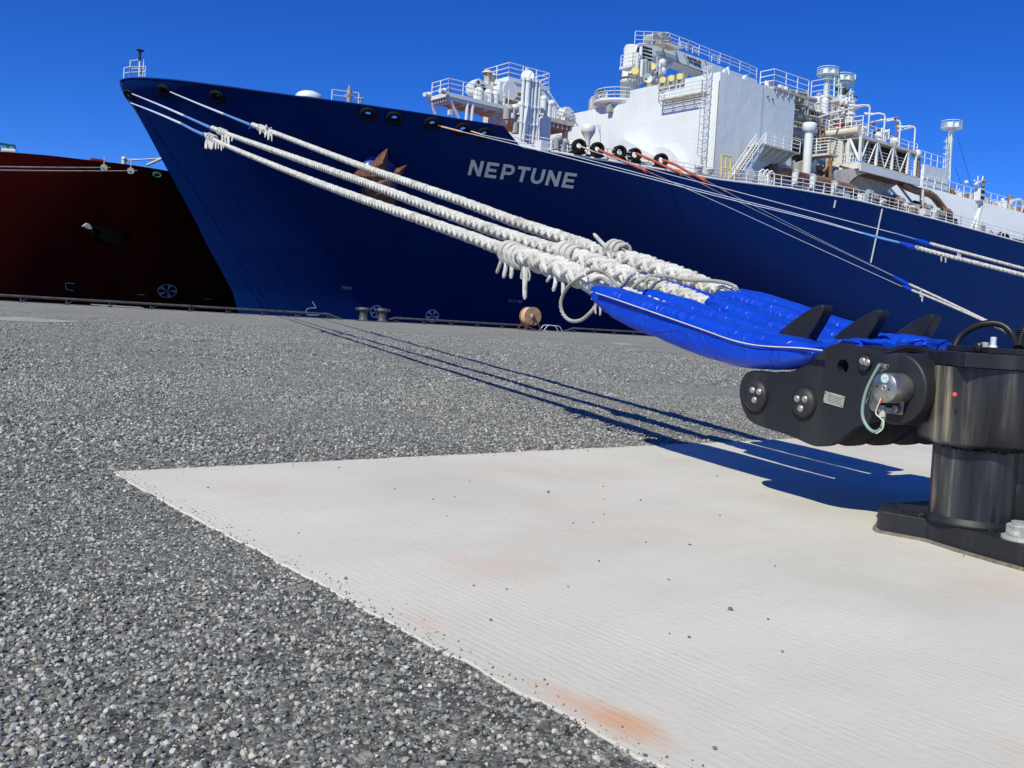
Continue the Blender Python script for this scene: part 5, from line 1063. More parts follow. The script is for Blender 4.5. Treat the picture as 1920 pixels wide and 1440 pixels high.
# deck edge railing towards the stern, bulwark openings
xr0 = onY(1380, 338, YC-HB)[0]
MB().rails([(X, hy(X)+.25, ztop(X)+.02) for X in list(np.arange(xr0, 140, 6))], 1.35, 1.9, 3, .05).build('deck_railing', M['rail'], ship)
MB().rails([(X, hy(X)+.25, ztop(X)+.02) for X in list(np.arange(140, 290, 6))], 1.35, 2.1, 2, .05).build('deck_railing', M['rail'], ship)
for (px, py) in ((1424, 322), (1432, 323), (1440, 325)): P = pt(px, py, 65.2); MB().tube([P-[0, 0, 1.5], P, P+[.6, 0, .35], P+[1.1, 0, .1], P+[1.2, 0, -1.5]], .1, 6).build('goose_rail', M['rail'], ship)
# machinery along the deck edge: winches, lockers, dark drums
for i in range(60):
    px = R3.uniform(1590, 1790); base = np.interp(px, [1590, 1760, 1920], [370, 411, 455]); py = base-R3.uniform(5, 19); Y = 66+R3.uniform(0, 1.8); P = pt(px, py, Y); s_ = R3.uniform(.25, .7); mm = R3.choice(['dark', 'boltgrey', 'white', 'rustpipe', 'dark', 'boltgrey', 'rust'])
    m_ = MB().cyl(P-[s_, 0, 0], P+[s_, 0, 0], s_*.8, n=10).box(P[0]-s_*.7, P[0]+s_*.7, P[1], P[1]+s_, P[2]-s_*1.6, P[2]-s_*.5); part(m_, 'deck_machine', mm)
for (px, py, w_, h_) in ((1560, 367, 9, 14), (1585, 366, 12, 9), (1620, 376, 12, 14), (1572, 358, 16, 8), (1735, 398, 14, 7), (1716, 392, 12, 8), (1752, 405, 8, 6)): P = pt(px, py, 65.9); k = px_m(P); part(MB().box(P[0], P[0]+w_*k*1.3, 65.9, 67, P[2]-.3, P[2]+h_*k), 'deck_locker', 'white')
for (px, py) in ((1603, 364), (1575, 369), (1553, 361)): P = pt(px, py, 65.1); k = px_m(P); MB().torus(P, (0, 1, .01), 3.6*k, 2.1*k, 16, 6).build('small_fairlead', M['tyre'], ship)
# far right fairleads and lifebuoy
P = pt(1879, 443, 65); k = px_m(P)
for px, py, w_ in ((1876, 444, 4.5), (1885, 446, 4.5), (1902, 453, 5), (1911, 455, 5)): P = pt(px, py, 65); part(MB().torus(P, (-.6, -.8, 0), w_*k, 2.3*k, 16, 6, sz=1.4 if px < 1890 else .8, tr=2), 'deck_fairlead', 'tyre')
P = pt(1858, 438, 64.9); MB().torus(P, (-.3, -1, 0), 3.4*k, 1.1*k, 16, 6, sz=1.4).build('lifebuoy', M['orange'], ship)

M['nearblack'] = mat('near_black_steel', (.004, .003, .003), .9, spec=.05)  # even near-black for the red ship's anchor crown and recess
# ================================================================== THE RED SHIP
red = empty('red_ship', (0, 92, WL), 'dark red hull of a second ship lying ahead, partly hidden behind the blue bow', 'ship')
YR = 90.0
RT = np.array([onY(x, y, YR)[[0, 2]] for x, y in ((-160, 280), (0, 283), (90, 289), (160, 296), (240, 303), (310, 311))]); RT = np.vstack([[[-160, RT[0, 1]+.4]], RT, [[RT[-1, 0]+40, RT[-1, 1]+.4]]])
def rtop(X): return float(np.interp(X, RT[:, 0], RT[:, 1]))
def rY(X, z): 
    xe = 46+(z+3)*.35; s_ = np.clip((X-(xe-48))/48, 0, 1); return YR+16*s_**2.6+0.25*np.clip(10-z, 0, 20)*np.clip((X+5)/30, 0, 1)*.35
def red_hit(px, py):
    d = ray(px, py); t_ = (YR-CAM[1])/d[1]
    for _ in range(60): P = CAM+d*t_; t_ = (float(rY(P[0], P[2]))-CAM[1])/d[1]
    return CAM+d*t_
mb = MB(); XR = np.concatenate([np.linspace(-160, -10, 30), np.linspace(-8, 58, 60)]); nz_ = 18; V = []
for X in XR:
    zt_ = rtop(X)
    for j in range(nz_+1): z = -6+(zt_+6)*j/nz_; V.append((X, rY(X, z), z))
mb.add(V, [(i*(nz_+1)+j, (i+1)*(nz_+1)+j, (i+1)*(nz_+1)+j+1, i*(nz_+1)+j+1) for i in range(len(XR)-1) for j in range(nz_)], True)
V = [(X, 2*108-rY(X, rtop(X)), z) for X in XR for z in (-6, rtop(X))]; mb.add(V, [(2*i, 2*i+1, 2*i+3, 2*i+2) for i in range(len(XR)-1)], True)
rh = part(mb, 'hull', 'hullred', red)
V = [q for X in XR for q in ((X, rY(X, rtop(X))+.2, rtop(X)-1.4), (X, 216-rY(X, rtop(X))-.2, rtop(X)-1.4))]; part(MB().add(V, [(2*i, 2*i+2, 2*i+3, 2*i+1) for i in range(len(XR)-1)]), 'deck', 'hullred', red)
rn = np.array([0, -1., 0])
def rpaint(polys, m_, name, sub=1):
    out = MB()
    for poly in polys:
        P = [red_hit(*p)+rn*.05 for p in poly]; tris = tessellate_polygon([[Vector((x, y, 0)) for x, y in poly]]); out.add(P, [tuple(q) for q in tris])
    return out.build(name, m_, rh)
rpaint(ringpoly(313.5, 545.5, 18.5, 13, .12), M['slate'], 'thruster_mark'); rpaint(spokes(313.5, 545.5, 17.5, 12.4, 5, -1.2), M['slate'], 'thruster_spoke')
def rstroke(lines, w_, name, mm='slate'):
    P = []
    for a, b_ in lines:
        d = np.array(b_, float)-np.array(a, float); d /= np.linalg.norm(d); n_ = np.array([-d[1], d[0]])*w_/2; a = np.array(a); b_ = np.array(b_); P.append([tuple(a+n_), tuple(a-n_), tuple(b_-n_), tuple(b_+n_)])
    return rpaint(P, M[mm], name)
rstroke([((122.5, 530.5), (139, 531.5)), ((122.8, 530), (123.5, 542)), ((123, 542), (138, 545))], 1.2, 'pilot_mark')
rstroke([((257, 552), (271, 553)), ((379, 560), (398, 561))], 1.3, 'hull_code')
# chocks, anchor and recess of the red ship
for (px, py, r_) in ((294, 328, 8),): P = red_hit(px, py); k = px_m(P); part(MB().torus(P-[0, .1, 0], rn+[0, 0, .001], 7*k, 2.2*k, 24, 6, sz=.62), 'fairlead_ring', 'teal', rh); MB().cyl(P+[0, -.05, 0], P+[0, -.12, 0], 4.2*k, n=16).build('fairlead_opening', M['wire'], rh) if False else None
P = red_hit(294, 326); k = px_m(P); MB().box(P[0]-5*k, P[0]+5*k, P[1]-.12, P[1]-.06, P[2]-.6*k, P[2]+1.2*k).build('fairlead_lip', M['mast'], rh)
P = red_hit(212, 428); k = px_m(P); part(MB().ball(P+[0, .6, 0], 34*k, 24, 14, (1.1, .16, .9)), 'anchor_recess', 'nearblack', rh)
P = red_hit(178, 428); Q = red_hit(208, 452)
ra = empty('anchor', P, 'dark anchor on the red hull with one fluke tip coloured pale as if sunlit', 'anchor'); YQ = P[1]-2.2
a = [onY(x, y, YQ) for x, y in ((157, 424), (164, 418), (168, 420), (173, 428), (168, 430))]; MB().prism(a, (0, .8, 0)).build('fluke', M['boltgrey'], ra); a = [onY(x, y, YQ+.1) for x, y in ((168, 427), (174, 426), (187, 434), (184, 442), (172, 434))]; MB().prism(a, (0, .8, 0)).build('fluke', M['cable'], ra)  # paler grey of the first fluke stands in for sunlight
a = [onY(x, y, YQ+.1) for x, y in ((172, 428), (192, 424), (226, 440), (222, 462), (200, 455), (180, 442))]; MB().prism(a, (0, 1.6, 0)).build('crown', M['nearblack'], ra)
# rail and gear on the red foredeck
m_ = MB().tube([pt(-30, 262, 91), pt(0, 269, 91), pt(14, 271.5, 91), pt(27, 273, 91), pt(28, 284, 91)], .12, 6).tube([pt(14, 271.5, 91), pt(14, 283, 91)], .1, 5).tube([pt(-30, 276, 91), pt(0, 279, 91), pt(14, 282, 91)], .1, 5); part(m_, 'railing', 'teal', red)
part(MB().tube([pt(2, 284, 91), pt(28, 285.5, 91)], .3, 6), 'deck_pipe', 'cream', red)
P = pt(232, 300, 94); part(MB().cyl(P-[0, 0, 1.4], P+[0, 0, .1], .2, n=8).ball(P+[0, 0, .1], .24, 8, 6), 'deck_post', 'cream', red)
part(MB().tube([pt(236, 301, 94), pt(302, 297, 94)], .07, 6), 'white_boom', 'rail', red); part(MB().tube([pt(275, 310, 94), pt(304, 297, 94)], .14, 6), 'crane_boom', 'cream', red)
part(MB().tube([pt(232, 298, 96), pt(306, 300, 96)], .04, 4), 'stay_wire', 'wire', red)
P = pt(172, 296.5, 95); part(MB().box(P[0], P[0]+1.2, 95, 96, P[2]-.3, P[2]+.02), 'hatch', 'redpart', red)
# its two lines with rat guards running off to the left
for (px, py, pl, lab) in ((205, 315, 308.5, 'upper'), (255, 321, 317, 'lower')):
    P = red_hit(px, py)-[0, .3, 0]; E_ = onD(-260, pl-4, 62); k = px_m(P)
    o = empty('mooring_line', P, f'pale mooring line of the red ship with round rat guard, the {lab} of the two', 'mooring line', 'mooring lines of the red ship')
    pts = [P+(E_-P)*t_-np.array([0, 0, 0.1*math.sin(math.pi*t_)]) for t_ in np.linspace(0, 1, 12)]; MB().tube(pts, .055, 6).build('rope', M['cream'], o)
    d = (E_-P)/np.linalg.norm(E_-P); G = P+d*.9; gd = (d*.3+np.array([-.3, -1.2, 0])); gd /= np.linalg.norm(gd); MB().cyl(G-gd*.04, G+gd*.04, 6.2*k, n=24).build('rat_guard', M['slate' if False else 'boltgrey'], o); MB().cyl(G, G+[0, .05, 1.0], .03, n=4).build('guard_lanyard', M['cream'], o)
# ================================================================== QUICK RELEASE MOORING HOOK
from mathutils import noise as mn
T0 = onD(1388, 735, 5.05); DD = np.array([.15, 1., 0]); DD /= np.linalg.norm(DD); NN = np.array([DD[1], -DD[0], 0]); UU = np.array([0, 0, 1.])
def onP(px, py, off=0.0):      # on the vertical plane of the near cheek plate, off metres beyond it
    d = ray(px, py); Tq = T0+NN*off; return CAM+d*(((Tq-CAM)@NN)/(d@NN))
PC = np.array([4.11, 1.96, 0])
hook = empty('mooring_hook', PC, 'triple black quick release mooring hook on a pedestal bolted to the concrete slab', 'mooring hook')
def prism_hole(loop, hole, vec):
    mb = MB(); n, k = len(loop), len(hole); vec = np.array(vec)
    o = loop[0]; e1 = DD; e2 = UU
    l2 = [[Vector(((p-o)@e1, (p-o)@e2, 0)) for p in loop]]+([[Vector(((p-o)@e1, (p-o)@e2, 0)) for p in hole]] if k else [])
    tr = tessellate_polygon(l2); A = list(loop)+list(hole); Bv = [p+vec for p in A]
    mb.add(A+Bv, [tuple(t_) for t_ in tr]+[tuple(i+n+k for i in reversed(t_)) for t_ in tr]+[((i+1) % n, i, n+k+i, n+k+(i+1) % n) for i in range(n)]+[(n+i, n+(i+1) % k, 2*n+k+(i+1) % k, 2*n+k+i) for i in range(k)]); return mb
def smooth_loop(pts, it=2):
    for _ in range(it): pts = [q for i in range(len(pts)) for q in ((pts[i][0]*.8+pts[(i+1) % len(pts)][0]*.2, pts[i][1]*.8+pts[(i+1) % len(pts)][1]*.2), (pts[i][0]*.2+pts[(i+1) % len(pts)][0]*.8, pts[i][1]*.2+pts[(i+1) % len(pts)][1]*.8))]
    return pts
outl = [(1386, 738), (1389, 715), (1398, 699), (1412, 694), (1440, 697), (1473, 699), (1492, 694), (1519, 674), (1553, 649), (1571, 643), (1592, 646), (1628, 656), (1665, 668), (1712, 680), (1728, 700), (1722, 772), (1690, 786), (1660, 788), (1630, 791), (1606, 799), (1572, 826), (1552, 836), (1527, 838), (1480, 816), (1420, 798), (1402, 786), (1391, 764)]
outl = smooth_loop(outl)
plate = [onP(x, y) for x, y in outl]; hc = onP(1580, 687); hr = .034
hole = [hc+(DD*math.cos(a)+UU*math.sin(a))*hr for a in np.linspace(0, 2*math.pi, 21)[:-1]]
def bevel(o, w_=.006, s_=2):
    m_ = o.modifiers.new('bevel', 'BEVEL'); m_.width = w_; m_.segments = s_; m_.limit_method = 'ANGLE'; m_.angle_limit = .6; return o
TH = .045
pl0 = bevel(prism_hole(plate, hole, NN*TH).build('cheek_plate', M['hook'], hook))
def fan(p, k):                 # arms are set side by side, fanned slightly round the pedestal
    return p+NN*.2*k
for k in range(1, 6):
    pts = [fan(p, k) for p in plate]; bevel(prism_hole(pts, [fan(p, k) for p in hole], NN*TH).build('cheek_plate', M['hook'], hook))
# horns
hp = [(1452, 629), (1476, 608), (1507, 585), (1531, 572), (1539, 570.5), (1544, 573), (1542, 585), (1530, 608), (1514, 634), (1506, 655), (1480, 660), (1458, 645)]
hp = smooth_loop(hp, 1); hpw = [onP(x, y, .095) for x, y in hp]
for k in range(3):
    o = MB().prism([p+NN*(.42*k) for p in hpw], NN*.075).build('release_horn', M['hook'], hook); bevel(o, .009, 3)
# pin caps with bolts
def cap(px, py, r_, bolts, off=0, par=pl0, h_=.038):
    P = onP(px, py, 0); o = MB().lathe(P, [(r_*1.0, 0), (r_, .014), (r_*.97, .020), (r_*.68, h_), (0, h_)], 32, -NN).build('pin_cap', M['hook'], hook)
    for bx, by in bolts:
        Q = onP(bx, by, -h_); b_ = MB().lathe(Q, [(.0125, -.002), (.0125, .007), (.011, .009), (0, .009)], 6, -NN, False).lathe(Q, [(.017, -.002), (.017, .002), (0, .0022)], 16, -NN); b_.build('bolt', M['bolt'], o)
    return o
cap(1419.5, 742, .083, ((1410.5, 731.5), (1422.5, 734.5), (1414, 750)))
cap(1509.5, 755, .075, ((1494, 747.5), (1508.5, 748.5), (1500.5, 766)))
cap(1624, 681, .036, ((1617, 677), (1625.5, 680)), h_=.02)
# rating plate
q = [onP(x, y, -.004) for x, y in ((1547, 733), (1584, 743.5), (1580, 765), (1543, 754))]
npl = MB().prism(q, NN*.003).build('rating_plate', M['plate'], hook)
m_ = MB(); R4 = random.Random(5)
def bil(u_, v_): a = q[0]+(q[1]-q[0])*u_; b_ = q[3]+(q[2]-q[3])*u_; return a+(b_-a)*v_-NN*.0012
for r_ in range(5):
    u_ = .22
    while u_ < .85: 
        L = R4.uniform(.04, .12); m_.cyl(bil(u_, .2+.145*r_), bil(min(u_+L, .9), .2+.145*r_), .0009, n=4); u_ += L+.03
m_.build('engraved_lines', M['dark'], npl)
m_ = MB(); [m_.cyl(bil(u_, v_), bil(u_, v_)-NN*.003, .0025, n=8) for u_ in (.05, .95) for v_ in (.12, .88)]; m_.build('rivet', M['rust'], npl)
# pivot boss and load pin with its bracket
Pb = onP(1690, 729, 0)
for k, nm in ((0, 'pivot_boss'),): bevel(MB().lathe(Pb, [(0, -.2), (.158, -.2), (.158, .035), (.150, .042), (0, .042)], 48, -NN).build(nm, M['hook'], hook), .002, 1)
def pinP(px, py, off): return onP(px, py, off)
Ps = pinP(1657, 727, -.16); pin = MB().lathe(Ps, [(0, -.12), (.060, -.12), (.065, -.11), (.065, -.003), (.063, 0), (0, 0)], 48, -NN).build('load_pin', M['steel'], hook)
MB().lathe(Ps, [(.0, -.004), (.014, -.004), (.014, .0018), (.009, .002), (.008, -.001), (0, -.001)], 20, -NN).build('centre_hole', M['bolt'], pin)
for (px, py) in ((1644.5, 724), (1666.5, 730)): Q = pinP(px, py, -.16); MB().cyl(Q, Q-NN*.0015, .0045, n=12).build('pin_hole', M['black'], pin)
Q = pinP(1659, 709.5, -.16); MB().cyl(Q, Q-NN*.001, .020, n=24).build('sticker', M['sticker'], pin); 
m_ = MB(); [m_.cyl(Q-NN*.0015+DD*(-.012)+UU*z, Q-NN*.0015+DD*(.012)+UU*z, .0009, n=4) for z in (-.007, -.001, .005)]; m_.torus(Q-NN*.0012, NN+[0, 0, .001], .0175, .0008, 24, 4); m_.build('sticker_print', M['cablegreen'], pin)
def sheet(pts, off, th, name, mm): return bevel(MB().prism([onP(x, y, off) for x, y in pts], NN*th).build(name, M[mm], hook), .0015, 1)
sheet([(1640, 700), (1628, 760), (1634, 770), (1690, 778), (1694, 752), (1690, 748), (1684, 766), (1648, 762)], -.065, .012, 'pin_bracket', 'steel')
sheet([(1648, 680), (1662, 683), (1659, 690), (1650, 689), (1622, 757), (1617, 756)], -.11, .012, 'cable_channel', 'steel')
sheet([(1649, 681), (1662, 684), (1659, 692), (1636, 706)], -.10, .02, 'channel_flange', 'boltgrey')
Q = onP(1680, 767, -.08); MB().lathe(Q, [(.017, 0), (.017, .01), (.011, .012), (0, .012)], 6, -NN, False).build('bracket_bolt', M['steel'], hook)
for (px, py) in ((1630, 714), (1625, 742)): Q = onP(px, py, -.115); MB().cyl(Q-DD*.004, Q+DD*.016-UU*.004, .005, n=8).build('tie', M['cable'], hook)
def wire(pts, off, r_, mm, nm, it=3):
    for _ in range(it): pts = [pts[0]]+[q_ for i in range(len(pts)-1) for q_ in ((pts[i][0]*.75+pts[i+1][0]*.25, pts[i][1]*.75+pts[i+1][1]*.25), (pts[i][0]*.25+pts[i+1][0]*.75, pts[i][1]*.25+pts[i+1][1]*.75))]+[pts[-1]]
    return MB().tube([onP(x, y, off) for x, y in pts], r_, 8).build(nm, M[mm], hook)
wire([(1649, 684), (1626, 725), (1617, 760), (1617, 785), (1630, 806), (1643, 811), (1654, 802), (1657, 784)], -.12, .0075, 'cablegreen', 'sensor_cable')
wire([(1652, 747), (1644, 765), (1641, 776), (1650, 783), (1658, 791), (1655, 806), (1643, 813)], -.165, .0028, 'cablewhite', 'signal_wire')
Q = onP(1651, 747, -.162); MB().cyl(Q, Q-UU*.02, .005, n=8).build('red_plug', M['orangespot'], hook)
Q = onP(1655, 760, -.12); MB().cyl(Q, Q-UU*.045, .012, n=12).cyl(Q-UU*.02, Q-UU*.05, .018, n=6).build('cable_gland', M['boltgrey'], hook)
# pedestal, head and top plate
bevel(MB().lathe(PC, [(.168, .05), (.168, .47)], 64).build('pedestal', M['pedestal'], hook), .001, 1)
MB().lathe(PC, [(.168, .098), (.19, .098), (.176, .112), (.168, .13)], 64).build('weld_bead', M['hook'], hook)
def latv(l, d, z): return r0*l+v0*d+np.array([0, 0, z])
lc, dc = PC@r0, PC@v0
hd = [(lc-.205, dc-.20), (lc+.16, dc-.25), (lc+.30, dc-.10), (lc+.30, dc+.28), (lc-.1, dc+.3), (lc-.205, dc+.15)]
hp_ = smooth_loop(hd, 3); hm = MB(); n = len(hp_); ctr = np.mean(hp_, 0)
lev = [(.43, .86), (.437, .95), (.455, 1.0), (.765, 1.0)]; V = []
for z, s_ in lev: V += [latv(ctr[0]+(a-ctr[0])*s_, ctr[1]+(b_-ctr[1])*s_, z) for a, b_ in hp_]
hm.add(V, [(j*n+i, j*n+(i+1) % n, (j+1)*n+(i+1) % n, (j+1)*n+i) for j in range(len(lev)-1) for i in range(n)], True); hm.add(V[:n], [tuple(reversed(range(n)))]); hm.add(V[-n:], [tuple(range(n))])
head = hm.build('head_block', M['pedestal'], hook)
tp = [(lc-.185, dc-.245), (lc+.75, dc-.245), (lc+.75, dc+.35), (lc-.185, dc+.35)]
bevel(MB().prism([latv(a, b_, .768) for a, b_ in tp], (0, 0, .060)).build('top_plate', M['hook'], hook), .004, 2)
tp = [(lc-.02, dc-.1), (lc+.75, dc-.1), (lc+.75, dc+.3), (lc-.02, dc+.3)]
bevel(MB().prism([latv(a, b_, .829) for a, b_ in tp], (0, 0, .026)).build('cover_plate', M['hook'], hook), .003, 2)
# arm carrier between head and cheek plates
for k in range(3): a = Pb+NN*(.25+.2*k); MB().cyl(Pb+NN*.05, Pb+NN*1.15, .085, n=24).build('pivot_pin', M['hook'], hook) if k == 0 else None
bevel(MB().prism([Pb+NN*.02-DD*.05+UU*-.12, Pb+NN*1.1-DD*.05+UU*-.12, Pb+NN*1.1-DD*.25+UU*-.12, Pb+NN*.3-DD*.25+UU*-.12], (0, 0, .22)).build('carrier', M['hook'], hook), .01, 2)
for px, py, r_ in ((1790, 740, .006),): 
    d = ray(px, py); Q = CAM+d*((dc-.232)/ (d@v0)) if False else onD(px, py, (dc-.222)); MB().ball(Q, .010, 10, 8, (1, 1, 1)).build('red_spot', M['orangespot'], hook)
# studs and nuts
def hexbolt(p, r_, h_, mm, nm='hex_bolt', par=hook, washer=True):
    mb = MB().lathe(p, [(r_, 0), (r_, h_*.9), (r_*.9, h_), (0, h_)], 6, smooth=False)
    if washer: mb.lathe(p, [(r_*1.3, -.002), (r_*1.3, h_*.18), (0, h_*.18)], 24)
    return mb.build(nm, M[mm], par)
hexbolt(latv(lc+.125, dc-.17, .829), .022, .022, 'boltgrey'); hexbolt(latv(lc-.0, dc-.02, .855), .016, .02, 'boltgrey'); hexbolt(latv(lc+.035, dc-.02, .855), .012, .045, 'wire', 'white_stud')
Q = latv(lc-.03, dc-.02, .852); MB().ball(Q, .02, 10, 8, (.6, 1, 1.2)).build('black_cap', M['cable'], hook)
Q = latv(lc+.125, dc-.21, .75); MB().lathe(Q, [(.024, -.03), (.024, .018)], 6, smooth=False).lathe(Q, [(.014, -.045), (.014, 0)], 12).build('plate_nut', M['boltgrey'], hook)
# right hand buttress of the pedestal and its bolt
a = onD(1899, 900, 4.02); bl = a@r0
bevel(MB().prism([latv(bl, dc-.10, .1), latv(bl+.3, dc-.10, .1), latv(bl+.3, dc+.2, .1), latv(bl, dc+.2, .1)], (0, 0, .33)).build('buttress', M['pedestal'], hook), .006, 2)
Q = onD(1891, 836, 3.93); d = -v0; MB().lathe(Q+v0*.02, [(.032, 0), (.032, .012), (.024, .018), (0, .018)], 20, d).build('side_washer', M['rust'], hook); MB().lathe(Q, [(.014, -.01), (.014, .012), (0, .016)], 12, d).build('side_bolt', M['bolt'], hook)
# base plate with grout bed
bp = [(1646, 953), (1652, 945), (1672, 943), (1745, 938), (1850, 935), (1990, 960), (2100, 1090), (1990, 1050), (1920, 1022), (1875, 1011), (1800, 991), (1738, 973), (1680, 963), (1652, 958)]
bw = [onZ(x, y, .097) for x, y in bp]; bevel(MB().prism(bw, (0, 0, -.094)).build('base_plate', M['hook'], hook), .004, 2)
c_ = np.mean(bw, 0); MB().prism([np.array([c_[0]+(p[0]-c_[0])*1.035-.012, c_[1]+(p[1]-c_[1])*1.03, .012]) for p in bw], (0, 0, -.02)).build('grout_bed', M['dirt'], hook)
Q = onZ(1912, 1012, .097); nb_ = hexbolt(Q, .052, .062, 'boltgrey', 'anchor_nut'); MB().cyl(Q+[0, 0, .06], Q+[0, 0, .072], .035, n=20).build('stud_end', M['boltgrey'], hook)
MB().lathe(Q, [(.068, -.002), (.068, .014), (0, .016)], 28).build('anchor_washer', M['boltgrey'], hook)
for (px, py, s_, z) in ((1748, 971, .020, .098), (1730, 966, .022, .098), (1866, 997, .018, .1), (1672, 950, .02, .098), (1690, 952, .016, .098), (1752, 968, .014, .11)):
    P = onZ(px, py, z); m_ = MB()
    for i in range(7): m_.ball(P+np.array([random.uniform(-1, 1)*s_*1.3, random.uniform(-1, 1)*s_*1.3, 0]), s_*random.uniform(.3, .6), 7, 5, (1.3, 1.2, .5))
    m_.build('grease_lump', M['grease'], hook)
m_ = MB(); rg = random.Random(8)
for i in range(46):      # ragged sealant squeezed out at the joint under the head
    a = rg.uniform(2.6, 5.9); P = PC+np.array([math.cos(a), math.sin(a), 0])*.172+[0, 0, .432+rg.uniform(-.012, .006)]; m_.ball(P, rg.uniform(.006, .014), 6, 4, (1.5, 1.5, .7))
m_.build('joint_grease', M['grease'], hook)
# hoses
def hose(pts, r_, mm='cable', nm='hose'):
    P = [onD(*p) for p in pts]
    for _ in range(3): P = [P[0]]+[q_ for i in range(len(P)-1) for q_ in (P[i]*.75+P[i+1]*.25, P[i]*.25+P[i+1]*.75)]+[P[-1]]
    return MB().tube(P, r_, 10).build(nm, M[mm], hook)
hose([(1638, 692, 4.5), (1652, 668, 4.45), (1690, 652, 4.4), (1730, 655, 4.3), (1764, 668, 4.15)], .017)
hose([(1788, 652, 4.35), (1803, 624, 4.35), (1840, 606, 4.3), (1880, 606, 4.25), (1902, 630, 4.2), (1906, 652, 4.15)], .016)
hose([(1940, 604, 4.2), (1921, 618, 4.2), (1913, 634, 4.18), (1911, 652, 4.15)], .02)
for i in range(6): Q = onD(1919-i*1.4, 620+i*4, 4.18); MB().torus(Q, (.15, .15, 1), .021, .004, 14, 5).build('hose_ring', M['cable'], hook)

# ================================================================== ROPES
def smooth3(P, it=3):
    P = [np.array(p) for p in P]
    for _ in range(it): P = [P[0]]+[q_ for i in range(len(P)-1) for q_ in (P[i]*.75+P[i+1]*.25, P[i]*.25+P[i+1]*.75)]+[P[-1]]
    return P
def resample(P, n):
    P = np.array(P); s_ = np.concatenate([[0], np.cumsum(np.linalg.norm(np.diff(P, axis=0), axis=1))]); t_ = np.linspace(0, s_[-1], n)
    return np.stack([np.interp(t_, s_, P[:, i]) for i in range(3)], -1), s_[-1]
def frames(P):
    T_ = np.gradient(P, axis=0); T_ /= np.linalg.norm(T_, axis=1)[:, None]; A = np.cross(T_, [0, 0, 1.]); bad = np.linalg.norm(A, axis=1) < .15
    if bad.any():
        A = np.zeros_like(P); q = np.cross(T_[0], [0, 0, 1.]); q = q if np.linalg.norm(q) > .15 else np.cross(T_[0], [1., 0, 0]); q /= np.linalg.norm(q)
        for i in range(len(P)): q = q-T_[i]*(q@T_[i]); q /= np.linalg.norm(q); A[i] = q
    A /= np.linalg.norm(A, axis=1)[:, None]; return T_, A, np.cross(A, T_)
class NM:       # numpy quads with uv
    def __init__(s): s.V = []; s.Fc = []; s.U = []; s.n = 0
    def strand(s, C, r_, k, vs=1.0, flat=None):
        T_, A, B_ = frames(C); m_ = len(C); a = np.linspace(0, 2*math.pi, k+1)[:-1]; r_ = np.broadcast_to(r_, (m_,))
        V = C[:, None, :]+(A[:, None, :]*np.cos(a)[None, :, None]+B_[:, None, :]*np.sin(a)[None, :, None])*r_[:, None, None]
        L = np.concatenate([[0], np.cumsum(np.linalg.norm(np.diff(C, axis=0), axis=1))])
        i, j = np.meshgrid(np.arange(m_-1), np.arange(k), indexing='ij'); j2 = (j+1) % k
        f = np.stack([i*k+j, i*k+j2, (i+1)*k+j2, (i+1)*k+j], -1).reshape(-1, 4)+s.n
        uv = np.stack([np.stack([j/k, L[i]/r_[i]*vs], -1), np.stack([(j+1)/k, L[i]/r_[i]*vs], -1), np.stack([(j+1)/k, L[i+1]/r_[i]*vs], -1), np.stack([j/k, L[i+1]/r_[i]*vs], -1)], -2).reshape(-1, 4, 2)
        s.V.append(V.reshape(-1, 3)); s.Fc.append(f); s.U.append(uv); s.n += m_*k
        for e, c in ((0, 0), (m_-1, -1)): pass
    def build(s, name, m_, parent=None):
        V = np.concatenate(s.V); Fq = np.concatenate(s.Fc); U = np.concatenate(s.U); L = wloc(parent) if parent is not None else V.mean(0)
        me = bpy.data.meshes.new(name); me.vertices.add(len(V)); me.vertices.foreach_set('co', (V-L).ravel().astype(np.float32)); me.loops.add(len(Fq)*4); me.loops.foreach_set('vertex_index', Fq.ravel().astype(np.int32))
        me.polygons.add(len(Fq)); me.polygons.foreach_set('loop_start', (np.arange(len(Fq))*4).astype(np.int32)); me.polygons.foreach_set('use_smooth', np.ones(len(Fq), bool))
        uv = me.uv_layers.new(name='UVMap'); uv.data.foreach_set('uv', U.reshape(-1).astype(np.float32)); me.materials.append(m_); me.update(calc_edges=True)
        o = bpy.data.objects.new(name, me); COL.objects.link(o)
        if parent is not None: o.parent = parent
        else: o.location = L
        return o
def plait(nm_, P, Rf, pitchD=2.5, seg=18, k=8, detail=True):
    """eight strand plaited rope along P with radius function Rf(fraction)"""
    P0_, L = resample(P, 400); s_ = np.linspace(0, L, 400); R0 = np.array([Rf(x) for x in np.linspace(0, 1, 400)])
    ph = np.concatenate([[0], np.cumsum(np.diff(s_)/(2*R0[:-1]*pitchD))])*2*math.pi; turns = ph[-1]/(2*math.pi); n = max(60, int(turns*seg)); pt_ = np.linspace(0, ph[-1], n); ss = np.interp(pt_, ph, s_)
    C = np.stack([np.interp(ss, s_, P0_[:, i]) for i in range(3)], -1); Rr = np.interp(ss, s_, R0); T_, A, B_ = frames(C)
    for sg in (1, -1):
        for q in range(4):
            jit = random.uniform(-.10, .10); an = sg*pt_+(q//2)*math.pi+(q % 2-.5)*1.32+(math.pi/2 if sg < 0 else 0)+jit*.6
            wob = 1+.05*np.sin(pt_*.37+q*1.9+sg)+.03*np.sin(pt_*1.13+q)
            rad = Rr*(.56+sg*.15*np.sin(2*pt_+jit))*wob; x = rad*np.cos(an); y = rad*np.sin(an)
            c = C+A*x[:, None]+B_*y[:, None]; nm_.strand(c, Rr*(.315+.02*random.uniform(-1, 1))*(1+.05*np.sin(pt_*.9+q*2)), k, .9)
